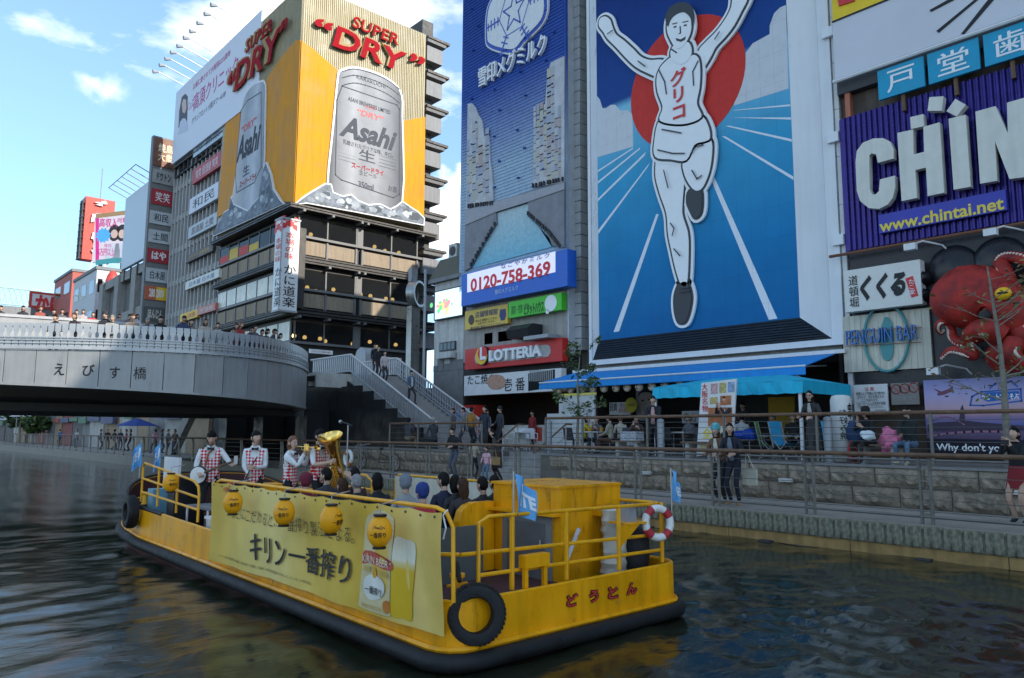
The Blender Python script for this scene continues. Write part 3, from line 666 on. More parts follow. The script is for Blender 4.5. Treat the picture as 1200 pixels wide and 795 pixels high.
for yy, lb in ((yR+1.4, 'left glowing warm lamp hanging inside the takoyaki shop'), (yR+.75, 'right glowing warm lamp hanging inside the takoyaki shop')):
    single('hanging_lamp', MB().sph((25, yy+.9, 3.1), (.13,.13,.17)), lampm, lb, 'lamp', 'lamps inside the takoyaki shop', True)
vm_ = thing('vending_cabinet', 'red framed display cabinet at the left end of the takoyaki shop', 'cabinet', (XF, yL-.6, ZD))
MB().box(XF-.25, XF+.4, yL-1.35, yL+.1, ZD, 3.4).part('cabinet', M('cabinet_red', (.5,.03,.025), .4), vm_); MB().box(XF-.27, XF-.25, yL-1.2, yL-.05, 2.55, 3.25).part('display', M('display_pic', (.45,.42,.4), .4, var=.4, sc=7), vm_)

# ------------------------------------------------------------------ low old building left of the tower
ob = thing('old_white_building', 'small dirty white building between the tower and the crab restaurant', 'building', (24, 30.2, ZD))
ya, yb = yL+.03, PX(507, 400, XF).y
MB().box(XF+.1, 27, ya, yb, 5.2, 9.8).part('wall', M('old_white', (.5,.49,.46), .8, var=.15, streak=.3), ob)
MB().box(XF+.09, 27, ya, yb, ZD, 5.2).part('tiled_base', M('old_tile', (.17,.165,.16), .7, var=.2), ob)
for k, (q, h) in enumerate(((0,.5),(.55,.8),(1.1,.35),(1.6,.6),(2.1,.3))): MB().box(XF+.07, XF+.1, ya+q, min(yb, ya+q+.54), 5.2, 5.2+h).part('tile_step', MATS['old_tile'], ob)
MB().box(XF-.15, 27, ya, yb+.3, 9.8, 10.0).part('roof_edge', mgrey, ob); MB().prism(F((0,yb+.3,0),(1,0,0)), [(XF-.1,10.0),(27,10.0),(27,11.6),(XF+.6,11.2)], -.0, yb+.3-ya).part('roof', M('roof_olive', (.10,.10,.075), .8, var=.2), ob)
w_ = FXF.rect((515,402), (533,410), 0); wo = MB().fbox(FXF, w_[0], w_[1], w_[2], w_[3], -.08, .0).part('window', dgrey, ob)
for i in range(4): MB().fbox(FXF, w_[0]+.05+i*(w_[1]-w_[0])/4, w_[0]+(i+.92)*(w_[1]-w_[0])/4, w_[2]+.06, w_[3]-.06, 0, .01).part('pane', glassd, wo)
MB().fbox(FXF, w_[0], w_[1], w_[2]-.4, w_[2]-.08, -.08, .25).part('sill', M('old_white', (.5,.49,.46)), ob)
scn = SIGN('led_screen', 'pale LED screen with green and red flowers on the small white building', 'screen', FXF, (510,343), (542,369), M('screen_glow', (.60,.78,.82), .4, var=.12, sc=2, emit=.35), -.1, .12, frame=dgrey)
rng = random.Random(2)
for cc, nm in (((.15,.6,.2),'screen_green'), ((.9,.3,.3),'screen_red'), ((.9,.6,.2),'screen_orange')):
    mb = MB()
    for i in range(9):
        c_ = FXF.px(520+rng.gauss(0,4), 359+rng.gauss(0,4), .13); mb.prism(FXF, disc(c_, rng.uniform(.06,.18), 7), .12, .125+.004*rng.random())
    mb.part('flower_print', M(nm, cc, .4, var=0, emit=.3), scn)['kind'] = 'stuff'
acm = MB().box(-.4, .4, -.35, .35, 0, .85).mesh('unit', M('ac_unit', (.5,.49,.45), .5, var=.1)); fanm = MB().lathe([(.26,0),(.26,.03),(.05,.05)], (-.4,0,.45), (-1,0,0), n=12).mesh('fan', dgrey)
for k in range(7):
    a = thing('air_conditioner', 'beige air conditioner in the row along the roof of the small white building', 'air conditioner', (24.2+.35*k*1.6, 31.2, 11.25+.09*k), 'rooftop air conditioners in a row'); link('casing', acm, a); link('fan', fanm, a)
# utility pole between the restaurant and the white building
upole = single('utility_pole', MB().tube([(22.5, yb+.4, ZD), (22.5, yb+.4, 10.6)], .07, 8), galv, 'thin grey pole at the left corner of the small white building', 'pole')

# ------------------------------------------------------------------ restaurant building with the beer advertisement
YK = 47.74; FK = FY(YK); FL = FX(XF)
XKR = 33.4; YKL = PX(256, 330, XF).y
kd = M('dark_bronze', (.045,.041,.038), .5, .3, var=.2, streak=.2); kbg = M('bamboo_panel', (.30,.235,.165), .8, var=.14, sc=9, streak=.25); kmul = M('grey_mullion', (.16,.155,.15), .5)
kan = thing('restaurant_building', 'dark bronze corner restaurant building with banded windows below the beer advertisement', 'building', (28, 52, ZS))
zz = lambda y: FK.px(352, y)[1]
W3, P2, W2, P1, W1 = (zz(401), zz(376)), (zz(364), zz(343)), (zz(338), zz(314)), (zz(302), zz(281)), (zz(276), zz(253))
ZSG = FK.px(352, 238)[1]
MB().box(XF+.35, XKR, YK+.35, YKL, ZS, ZSG).part('core', M('room_dark', (.02,.018,.016), .8), kan) if False else None
# floors: slabs, back walls, so that the glass looks into rooms
for z0, z1 in ((ZS, W3[0]-.05), (W3[1], P2[0]), (P2[0], W2[0]), (W2[1], P1[0]), (P1[0], W1[0]), (W1[1], ZSG+.0)):
    MB().box(XF+.16, XKR-.1, YK+.16, YKL, z0+.003, z1-.003).part('floor_band', kd, kan)
MB().box(XF+4.2, XKR-.1, YK+4.5, YKL, ZS, ZSG).part('core', M('room_wall', (.09,.065,.045), .8, var=.3), kan)
glassw = M('window_glass', (.02,.022,.024), .03, 0, var=0)
_t = glassw.node_tree; _p = _t.nodes['Principled BSDF']; _tr = _t.nodes.new('ShaderNodeBsdfTransparent'); _tr.inputs[0].default_value = (.55,.57,.56,1); _mx = _t.nodes.new('ShaderNodeMixShader'); _mx.inputs[0].default_value = .45
_t.links.new(_p.outputs[0], _mx.inputs[1]); _t.links.new(_tr.outputs[0], _mx.inputs[2]); _t.links.new(_mx.outputs[0], _t.nodes['Material Output'].inputs[0])
cols = [FK.px(x, 265)[0] for x in (350,384,418,425,459,489)]
lam = MB(); lampg = M('dining_lamp', (1.0,.62,.22), .5, var=0, emit=3.0); k_ = 0
for (z0, z1) in (W3, W2, W1):
    for i in (0, 1, 3, 4):
        MB().box(cols[i]+.05, cols[i+1]-.05, YK-.02, YK+.01, z0+.06, z1-.06).part('pane', glassw, kan)
        for q in (.3, .72):
            c = (cols[i]+(cols[i+1]-cols[i])*q, YK+1.2+random.random()*1.8, z1-.75-random.random()*.25); k_ += 1
            lp_ = thing('pendant_lamp', 'round warm pendant lamp glowing behind the dark windows of the crab restaurant', 'lamp', c, 'pendant lamps inside the restaurant')
            MB().lathe([(.03,.14),(.11,.11),(.15,0),(.14,-.08),(.06,-.13)], c, n=10).part('shade', lampg, lp_, True); MB().tube([(c[0],c[1],c[2]+.2),(c[0],c[1],z1)], .015, 4).part('cord', dgrey, lp_)
    for i in (0, 1, 2, 3, 4, 5): MB().box(cols[i]-.05, cols[i]+.05, YK-.06, YK+.05, z0, z1).part('mullion', kmul, kan)
    MB().box(cols[2]+.06, cols[3]-.06, YK-.08, YK+.2, z0-.1, z1).part('pillar', kmul, kan)
    MB().box(XF, XKR, YK-.09, YK+.1, z0-.12, z0+.05).part('sill_beam', kmul, kan); MB().box(XF, XKR, YK-.05, YK+.1, z1-.05, z1+.08).part('head_beam', kd, kan)
for (z0, z1) in (P2, P1):
    for i in (0, 1, 3, 4):
        MB().box(cols[i]+.07, cols[i+1]-.07, YK-.01, YK+.12, z0+.28, z1).part('panel', kbg, kan)
    for i in (0, 1, 2, 3, 4, 5): MB().box(cols[i]-.07, cols[i]+.07, YK-.1, YK+.12, z0, z1+.06).part('post', kmul, kan)
ylc = [YK+.12+(YKL-YK-.2)*i/7 for i in range(8)]
gl2 = M('bright_glass', (.05,.05,.045), .03, 0, var=0)
pane_cover = M('pale_window', (.62,.57,.44), .25, var=.25, sc=.6)
for r_, (z0, z1) in enumerate((W3, W2, W1)):
    for i in range(7):
        MB().box(XF-.02, XF+.01, ylc[i]+.05, ylc[i+1]-.05, z0+.06, z1-.06).part('pane', glassw, kan)
        if (r_ == 1) or (r_ == 0 and i < 6): MB().box(XF-.035, XF-.022, ylc[i]+.1, ylc[i+1]-.1, z0+.1, z1-.08).part('pale_sheet', pane_cover, kan)  # flat cream sheets set in front of the panes
    if r_ == 2:
        for i in (3, 4, 5, 6): MB().box(XF-.035, XF-.022, ylc[i]+.12, ylc[i+1]-.12, z0+.1, z0+.65+.16*(i%3)).part('screen', M('screen_print_%d' % (i%2), ((.55,.04,.04),(.6,.4,.05))[i%2], .6), kan)
    MB().box(XF-.09, XF+.1, YK-.05, YKL, z0-.118, z0+.048).part('sill_beam', kmul, kan); MB().box(XF-.05, XF+.1, YK, YKL, z1-.048, z1+.078).part('head_beam', kd, kan)
    for i in range(8): MB().box(XF-.06, XF+.05, ylc[i]-.05, ylc[i]+.05, z0+.05, z1-.05).part('mullion', kmul, kan)
for (z0, z1) in (P2, P1):
    for i in range(7): MB().box(XF-.01, XF+.12, ylc[i]+.07, ylc[i+1]-.07, z0+.28, z1).part('panel', kbg, kan)
    for i in range(8): MB().box(XF-.1, XF+.12, ylc[i]-.07, ylc[i]+.07, z0, z1).part('post', kmul, kan)
# eaves with their brackets
for z, dp in ((W3[1]+.25, .75), (W2[1]+.28, .55), (W1[1]+.28, .8), (P2[0]-.15, .3), (P1[0]-.15, .3)):
    for k in range(2): MB().box(XF-dp, XKR+.9, YK-dp, YK+.05, z+.17*k, z+.11+.17*k).part('eave_beam', kd, kan); MB().box(XF-dp+.004, XF+.05, YK+.05, YKL, z+.003+.17*k, z+.107+.17*k).part('eave_beam', kd, kan)
    for c in cols: MB().box(c-.09, c+.09, YK-dp-.05, YK, z-.16, z-.002).part('bracket', kmul, kan)
# rear stair tower with balcony boxes at its right
MB().box(XKR+.02, 34.5, YK+.6, 54, ZS, 36).part('stair_tower', M('stair_tower', (.06,.058,.055), .6), kan)
bx_ = M('balcony_grey', (.20,.20,.205), .6, var=.1, streak=.2)
for k in range(9):
    z = 8.6+k*2.95; MB().box(XKR+.04, 35.0, YK-.1, 53, z, z+1.25).part('balcony', bx_, kan); MB().box(XKR+.02, 35.6, YK-.3, 53, z+1.85, z+2.05).part('balcony_roof', kd, kan); MB().box(XKR+.02, 35.3, YK-.2, 53, z+1.55, z+1.85).part('balcony_roof', M('eave_grey', (.12,.12,.12), .6), kan)
# the beer advertisement wrapped round the corner
cream = M('cream_corrugated', (.38,.32,.185), .5, var=.16, sc=.8, streak=.3)
amber = M('amber_print', (.60,.24,.002), .5, var=.16, sc=.5, streak=.16, spec=.12)
FKB, FLB = FY(YK-.7), FX(XF-.6)
zt0 = FKB.px(360, 236.5)[1]; zt1 = 34.0
XB0, XB1 = XF-.6, FKB.px(498.5, 200)[0]; YB1 = PX(251, 272, XF-.6).y
aad = thing('beer_advertisement', 'huge amber beer advertisement with silver cans wrapped round the restaurant corner', 'advertisement', (28, 48, zt0))
MB().box(XB0+.25, XB1-.05, YK-.45, YB1, zt0+.05, zt1).part('board', cream, aad)
mb = MB()
n = int((XB1-XB0-.3)/.16)
for k in range(n): x = XB0+.3+k*.16; mb.box(x, x+.085, YK-.50, YK-.45, zt0+.1, zt1)
n = int((YB1-YK)/.16)
for k in range(n): y = YK-.4+k*.16; mb.box(XB0+.2, XB0+.25, y, y+.085, zt0+.1, zt1)
mb.part('corrugation', cream, aad)['kind'] = 'stuff'
FR = FY(YK-.5); FLf = FX(XB0+.2)
def RP(name, pts, mat, d0, d1): return POLY(aad, name, FR, pts, mat, d0, d1)
def LP(name, pts, mat, d0, d1): return POLY(aad, name, FLf, pts, mat, d0, d1)
cornX = FR.px(345, 100)[0]
cx_ = PX(0,0,1)
amr = [(344.5,46),(351,47),(358,51),(368,58),(396,83),(398,100),(388,205),(374,224),(352,238),(343,239)]
# clip to the corner so that both faces meet
cc = XB0+.21
pa = [(max(cc, a), b) for a, b in FR.poly(amr, .05)]; MB().prism(FR, pa, 0, .05).part('amber_print', amber, aad)
RP('amber_print', [(468,143),(498.5,137),(497,257),(468,240)], amber, 0, .05)
yk = -(YK-.49)
pl = [(min(yk, a), b) for a, b in FLf.poly([(309,98),(322,78),(335,60),(347,47),(352,47),(352,233),(327,236),(318,240),(306,204)], .05)]
MB().prism(FLf, pl, 0, .05).part('amber_print', amber, aad)
LP('amber_print', [(264.5,144),(282,128),(278,190),(272,246),(262,251),(254,255)], amber, 0, .05)
canm = ramp('can_print', 0, [(0,(.10,.105,.115)),(.07,(.19,.195,.21)),(.28,(.34,.345,.36)),(.42,(.26,.265,.28)),(.62,(.29,.295,.31)),(.85,(.17,.175,.19)),(1,(.07,.075,.085))], .5, .08, 1.2)
canl = ramp('can_print_side', 1, [(0,(.22,.23,.25)),(.3,(.46,.47,.5)),(.6,(.33,.34,.37)),(1,(.5,.47,.44))], .35, .1, 1.2)
icem = M('ice_print', (.15,.17,.20), .5, var=.75, sc=1.6, spec=.15)
can = [(398,89),(401,84),(412,80),(427,82),(445,88),(460,97),(468,106),(471,117),(471,137),(470.5,240),(440,246),(410,240),(389,228),(386.5,205),(390,170),(394,130)]
cp = smoothpts(FR.poly(can, .2), 3)
MB().prism(FR, offpoly(cp, .16), .06, .14).part('can_edge', white, aad); MB().prism(FR, cp, .14, .17).part('can', canm, aad)
ice = [(343,238),(356,232),(365,226),(372,222),(382,216),(388,217),(390,226),(402,231),(412,229),(420,236),(432,241),(446,240),(458,246),(466,242),(472,237),(482,244),(490,249),(497,256),(496.5,263),(420,248),(360,237)]
pi_ = [(max(cc, a), b) for a, b in FR.poly(ice, .25)]; pi0 = pi_
MB().prism(FR, offpoly(pi_, .10), .05, .22).part('ice_edge', white, aad); MB().prism(FR, pi_, .22, .25).part('ice', icem, aad)
sil = M('can_ink_dark', (.085,.09,.105), .6, var=0, spec=.02); slt = M('can_ink_light', (.62,.63,.65), .35, var=.0)
mb = MB(); outline(mb, FR, FR.poly([(395,117),(401,101),(465,123),(468,128),(468,228),(461,232),(400,211),(393,205)], .18), .08, .178); mb.part('can_frame', sil, aad)
def RT(body, p0, p1, mat, d=.18, d1=None, bold=0., shear=0., name='lettering', space=1.): return T(aad, FR, body, p0, p1, mat, d, d1, bold, shear, 1., name, space)
RT('Asahi', (398,133), (466,26,'h'), sil, .182, bold=.035, shear=.35)
RT('“DRY”', (419,127), (450,7,'h'), rink, .182, bold=.02, shear=.2); RT('ASAHI BREWERIES LIMITED', (408,113), (458,5,'h'), sil, .182, bold=.01)
RT('KARAKUCHI', (418,88), (452,4,'h'), sil, .182); RT('SUPER', (428,123), (440,3,'h'), rink, .182)
RT('乳酸されたクリアな味、辛口。', (402,163), (461,5.5,'h'), sil, .182, bold=.015); RT('生', (421,174), (440,13,'h'), sil, .182, bold=.05)
RT('スーパードライ', (412,190), (450,6.5,'h'), M('can_ink_red', (.36,.03,.04), .6, var=0, spec=.02), .182, bold=.03); RT('生ビール', (421,199), (442,5.5,'h'), sil, .182)
RT('350ml', (420,212), (438,7,'h'), sil, .182, bold=.02); RT('お酒', (455,217), (465,7,'h'), sil, .182, bold=.02)
for y0 in (174, 178, 182, 186): RT('――――――――', (396,y0), (417,y0+6), sil, .181, name='small_print'); RT('――――――――', (444,y0+8), (464,y0+14), sil, .181, name='small_print')
dr = M('sign_letter_red', (.30,.006,.014), .6, spec=.04, var=.08); dre = M('letter_edge', (.36,.25,.12), .6, spec=.05)
def RAISE(Fr, body, p0, p1, bold, shear=.18, space=1.):
    T(aad, Fr, body, p0, p1, dre, .1, .26, bold+.03, shear, name='letter_back', space=space); T(aad, Fr, body, p0, p1, dr, .265, .30, bold, shear, space=space)
RAISE(FR, 'SUPER', (413,18), (467,14,'h'), .012, space=1.1); RAISE(FR, 'DRY', (390,28), (478,26,'h'), .022); RAISE(FR, '“', (369,19), (391,11,'h'), .03); RAISE(FR, '”', (480,61), (498,11,'h'), .03)
RAISE(FLf, 'SUPER', (289,49), (318,14,'h'), .012, space=1.1); RAISE(FLf, 'DRY', (276,78), (328,29,'h'), .022); RAISE(FLf, '“', (268,88), (277,13,'h'), .03); RAISE(FLf, '”', (329,27), (337,12,'h'), .03)
canL = [(283,128),(287,112),(295,101),(303,97),(309,99),(309,130),(307,204),(300,240),(285,248),(271,246),(276,205),(279,170)]
cp = smoothpts(FLf.poly(canL, .2), 3); MB().prism(FLf, offpoly(cp, .16), .06, .14).part('can_edge', white, aad); MB().prism(FLf, cp, .14, .17).part('can', canl, aad)
LT = lambda body, p0, p1, mat, **k: T(aad, FLf, body, p0, p1, mat, .182, **k)
LT('Asahi', (278,163), (305,28,'h'), sil, bold=.035, shear=.3); LT('“DRY”', (283,149), (300,8,'h'), rink, bold=.02); LT('生', (285,196), (292,203), sil, bold=.05); LT('スーパードライ', (281,213), (300,8,'h'), MATS['can_ink_red'], bold=.02)
mb = MB(); outline(mb, FLf, FLf.poly([(282,130),(290,118),(306,108),(306,196),(298,214),(277,226),(276,205)], .18), .08, .178); mb.part('can_frame', sil, aad)
iceL = [(250,276),(255,262),(259,257),(262,250),(268,246),(270,232),(273,240),(281,244),(290,248),(297,239),(303,232),(306,205),(311,192),(316,205),(319,222),(327,235),(331,239)]
pi_ = FLf.poly(iceL, .25); MB().prism(FLf, offpoly(pi_, .10), .05, .22).part('ice_edge', white, aad); MB().prism(FLf, pi_, .22, .25).part('ice', icem, aad)
rng = random.Random(31); tones = [M('ice_tone_%d' % i, c, .5, var=.3, sc=3, spec=.15) for i, c in enumerate(((.30,.33,.36),(.07,.085,.10),(.22,.25,.29),(.42,.45,.47)))]
for Fr, poly_, nn in ((FR, pi0, 46), (FLf, pi_, 30)):
    mb = MB(); xs = [p[0] for p in poly_]; ys = [p[1] for p in poly_]
    def inside(a, b):
        c = False
        for i in range(len(poly_)):
            (x0,y0),(x1,y1) = poly_[i-1], poly_[i]
            if (y0 > b) != (y1 > b) and a < (x1-x0)*(b-y0)/(y1-y0)+x0: c = not c
        return c
    k = 0
    while k < nn:
        a, b = rng.uniform(min(xs), max(xs)), rng.uniform(min(ys), max(ys)); r = rng.uniform(.18,.55); a0 = rng.random()*6
        pts = [(a+r*rng.uniform(.5,1.2)*math.cos(a0+j*1.05), b+r*.7*rng.uniform(.5,1.2)*math.sin(a0+j*1.05)) for j in range(6)]
        if all(inside(*p) for p in pts): mb.add([Fr.w(p[0], p[1], .252+.0004*k) for p in pts], [tuple(range(6))], rng.randrange(4)); k += 1
    mb.part('ice_facets', tones, aad)['kind'] = 'stuff'
mb = MB()
for o_ in (84.5, 92, 101): mb_p = [(401,o_-.5),(414,o_-3.5),(428,o_-1),(445,o_+5),(458,o_+12),(468,o_+20)]; outline(mb, FR, FR.poly(smoothpts(mb_p, 3, False), .175), .07, .176, False)
mb.part('can_rim_line', sil, aad)['kind'] = 'stuff'
# vertical lantern sign on the corner
FC, FCL = FY(YK-1.15), FX(XF-1.0)
r_ = FC.rect((331,256), (347.5,365), 0)
vs_ = thing('vertical_sign', 'tall white corner sign with a red crab and vertical lettering on the restaurant', 'sign', (r_[0], YK, r_[2]))
yy1 = YK-1.15; yl = PX(321.5, 300, r_[0]).y
MB().box(r_[0], r_[1], yy1, yl, r_[2], r_[3]).part('panel', M('sign_white', (.66,.65,.63)), vs_)
for z in (r_[2]-.12, r_[3]+.0): MB().box(r_[0]-.05, r_[1]+.05, yy1-.05, yl+.05, z, z+.12).part('cap', galv, vs_)
MB().box(r_[0]-.03, r_[0]+.03, yy1-.03, yy1+.03, r_[2], r_[3]).part('corner_trim', galv, vs_)
MB().box(r_[1]-.1, XF+.4, yy1+.3, yl, r_[2]+.3, r_[3]-.3).part('bracket', kd, vs_)
FCl = FX(r_[0])
T(vs_, FC, vert('本場の味'), (335,271), (344,305), rink, .012, bold=.04, line=1.); T(vs_, FC, vert('かに道楽'), (333,310), (345,361), ink, .012, bold=.05)
T(vs_, FCl, vert('本場の味'), (323.3,280), (328.5,306), rink, .012, bold=.04); T(vs_, FCl, vert('かに道楽'), (322.6,315), (328.2,358), ink, .012, bold=.05)
for Fr, x, y, w in ((FC, 340, 262, 1.), (FCl, 326, 266, 1.)):
    c = Fr.px(x, y, .012); mb = MB(); mb.prism(Fr, disc(c, .3, 14, sy=.75), 0, .012)
    for s in (-1, 1):
        mb.prism(Fr, [(c[0]+s*.15,c[1]+.1),(c[0]+s*.5,c[1]+.15),(c[0]+s*.55,c[1]+.45),(c[0]+s*.3,c[1]+.5),(c[0]+s*.4,c[1]+.25)], 0, .012+.002*s)
        for k in range(3): mb.prism(Fr, [(c[0]+s*.2,c[1]-.1*k),(c[0]+s*.55,c[1]-.05-.12*k),(c[0]+s*.5,c[1]-.25-.1*k),(c[0]+s*.2,c[1]-.08-.1*k)], 0, .013+.001*k)
    mb.part('crab_emblem', rink, vs_)['kind'] = 'stuff'
# ring-topped steel pole on the bridge side
rp = thing('ring_pole', 'square steel pole with a round ring head in front of the crab restaurant', 'monument', (27.5, 40, ZS))
c = PY(487, 345, 39.9)
MB().box(27.1, 27.75, 39.75, 40.3, ZS, c.z-.8).part('pole', M('brushed_steel', (.38,.37,.35), .35, .8, var=.15, streak=.2), rp)
MB().lathe([(.72,-.25),(.86,-.25),(.86,.35),(.72,.35),(.72,-.25)], c, (.45,-.89,0), n=28, cap=False).part('ring', MATS['brushed_steel'], rp, True)
MB().lathe([(.0,-.2),(.7,-.2)], c, (.45,-.89,0), n=28, cap=False).part('ring_face', mgrey, rp); MB().box(27.15, 27.6, 39.9, 40.3, c.z+.84, c.z+1.7).part('head_box', galv, rp)
hd = thing('duct_cowl', 'rounded grey metal duct cowl behind the staircase', 'duct', PY(436, 425, 38))
p = PY(436, 425, 38); MB().prism(F((p.x,0,0),(0,-1,0)), [(-39.2, ZS),(-39.2, p.z+.4),(-39.0,p.z+.75),(-38.6,p.z+.9),(-38.2,p.z+.75),(-38,p.z+.4),(-38,ZS)], -.45, .45).part('cowl', galv, hd, True)
for p0, p1, lb, tx_ in (((363,409),(390,416), 'white board with red lettering behind the left end of the landing', 'かに道楽'), ((448,418),(470,440), 'white and red menu board at the head of the stairs', 'たこ\n焼き')):
    Fq = FY(38.6); s_ = SIGN('notice_board', lb, 'sign', Fq, p0, p1, white, 0, .08); q = ((p0[0]+3, p0[1]+2), (p1[0]-3, p1[1]-2)); T(s_, Fq, tx_, q[0], q[1], rink, .09, bold=.04)
# ------------------------------------------------------------------ left row: clinic, sign stack, far signs
cl = thing('clinic_building', 'grey office building with slanting shop signs behind the beer advertisement', 'building', (26, 68, ZS))
yc0, yc1 = YKL+.1, PX(206, 175, XF).y
MB().box(XF+.3, 40, yc0, yc1, ZS, 29.2).part('wall', M('clinic_wall', (.27,.255,.235), .7, var=.12, streak=.2), cl)
for k in range(15):
    y = yc0+(yc1-yc0)*k/14; MB().box(XF+.02, XF+.3, y-.09, y+.09, ZS, 28.4).part('fin', M('clinic_fin', (.40,.39,.37), .6), cl)
for k in range(7):
    z = 6.4+k*3.1; MB().box(XF+.1, XF+.31, yc0, yc1, z, z+.5).part('spandrel', M('clinic_spandrel', (.30,.29,.27), .7), cl)
    for j in range(14): 
        y = yc0+(yc1-yc0)*j/14; MB().box(XF+.27, XF+.295, y+.12, y+.78, z+.6, z+2.9).part('window', glassd, cl)
cb = SIGN('clinic_billboard', 'long white rooftop billboard with magenta clinic lettering and a woman portrait', 'billboard', FXF, (206.5,109), (302,115), M('billboard_white', (.64,.66,.72), .5, var=.04), .0, .5)
a0, a1, b0, b1 = FXF.rect((206.5,109), (302,115), .5)
mb = MB()
for k in range(int((a1-a0)/1.2)): mb.fbox(FXF, a0+k*1.2, a0+k*1.2+.08, b0-1.3, b0-.02, -1.2, .2)
mb.fbox(FXF, a0, a1, b0-.35, b0-.2, -.9, .3); mb.fbox(FXF, a0, a1, b0-1.25, b0-1.1, -.9, .1); mb.part('truss', dgrey, cb)['kind'] = 'stuff'
mag = M('magenta_ink', (.52,.03,.22), .5, var=0)
T(cb, FXF, '高須クリニック', (227.5,111), (277,19,'h'), mag, .515, bold=.035); T(cb, FXF, 'お肌に愛されて大阪院は35周年', (226.5,99), (268,6.5,'h'), mag, .515, bold=.01)
T(cb, FXF, 'グランフロント大阪タワーA10F', (225,139), (263,7,'h'), M('grey_ink', (.12,.12,.14), .5, var=0), .515, bold=.01); T(cb, FXF, 'メンズ', (219,121), (227,11,'h'), mag, .515)
POLY(cb, 'portrait_hair', FXF, [(209,150),(210,130),(213,114),(217,110),(220,113),(219.5,135),(219,150)], M('print_hair', (.03,.025,.03), .5, var=0), .5, .507)
POLY(cb, 'portrait_face', FXF, [(213,122),(215,116),(218,117),(218.5,127),(216.5,133),(214,132)], M('print_face', (.55,.40,.34), .5, var=.05), .507, .511)
POLY(cb, 'portrait_clothes', FXF, [(208.5,158),(211,143),(214,139),(217,139),(220,145),(220,153)], M('print_cloth', (.5,.52,.6), .5, var=.1), .511, .515)
for i, (x, y) in enumerate(((287,27),(279,37),(270,47),(261,56),(253,63),(245,72),(237,79),(230,86),(223,93),(215,100))):
    p = PX(x, y, XF-.4); fl_ = thing('sign_floodlight', 'white floodlight on a long arm above the clinic billboard, number %s from its near end' % ('one','two','three','four','five','six','seven','eight','nine','ten')[i], 'floodlight', p, 'floodlights above the clinic billboard')
    fl_['label'] = ('floodlight on the arm nearest the beer advertisement above the clinic billboard','second floodlight arm from the beer advertisement above the clinic billboard','third floodlight arm from the beer advertisement above the clinic billboard','fourth floodlight arm from the beer advertisement above the clinic billboard','fifth floodlight arm from the beer advertisement above the clinic billboard','fifth floodlight arm from the far end of the clinic billboard','fourth floodlight arm from the far end of the clinic billboard','third floodlight arm from the far end of the clinic billboard','second floodlight arm from the far end of the clinic billboard','floodlight on the arm at the far end above the clinic billboard')[i] if i != 5 else 'fifth floodlight arm from the far left end of the clinic billboard'
    q = p+Vector((-2.3, 0, .55)); MB().tube([p, p+Vector((-1.2,0,.3)), q], .05, 5).part('arm', white, fl_); MB().tube([q, q+Vector((-.5,0,-.12))], [.1,.2], 8).part('lamp_head', galv, fl_)
for pts, mt, body, tc_, lb in (
    (((227,172),(262,158.5)), 'a', '9F 魚菜', (.03,.1,.2), 'white and blue slanting shop sign, topmost on the clinic building facade'),
    (((226,200),(259.5,193.5)), 'r', '笑笑 居酒屋 笑笑', (.7,.6,.6), 'red slanting shop sign with white lettering on the clinic building facade'),
    (((222.5,234),(255,232)), 'w', '和民', (.03,.03,.04), 'white slanting shop sign with a black square mark on the clinic building facade'),
    (((221,267),(253.5,263)), 'g', '居酒屋 土間', (.10,.05,.05), 'pale grey slanting shop sign on the clinic building facade'),
    (((217.5,331),(256,325)), 'c', '白木屋 白木屋', (.08,.12,.3), 'cream and pale blue slanting shop sign low on the clinic building facade'),
    (((218,300),(249,294)), 'd', 'カラオケ 本格焼鳥', (.5,.33,.08), 'dark sign with small gold letters on the clinic building facade'),
    (((211,369),(231,371.5)), 'y', '食べ放題', (.5,.05,.03), 'small yellow banner sign low on the clinic building facade'),
    (((231.5,361.5),(252,363.5)), 'p', '居酒屋', (.6,.55,.5), 'dull red banner sign low on the clinic building facade')):
    base = {'a':(.45,.55,.62),'r':(.42,.05,.06),'w':(.62,.63,.68),'g':(.45,.48,.50),'c':(.62,.62,.55),'d':(.07,.05,.04),'y':(.72,.45,.03),'p':(.48,.16,.13)}[mt]
    s_ = SIGN('shop_sign', lb, 'sign', FXF, pts[0], pts[1], M('shop_sign_'+mt, base, .5, var=.08), .0, .28, 'slanting shop signs on the clinic building')
    x0, y0 = pts[0]; x1, y1 = pts[1]; h = max(4, FXF.px(x0, y0)[1]-FXF.rect(pts[0], pts[1])[2])
    ra = FXF.rect(pts[0], pts[1], .29); w = ra[1]-ra[0]; hh = ra[3]-ra[2]; mb = MB()
    put_text(mb, FXF, body, (ra[0]+w*.12, ra[1]-w*.12, ra[2]+hh*.2, ra[3]-hh*.2), .29, bold=.03); mb.part('lettering', M('shop_ink_'+mt, tc_, .5, var=0), s_)
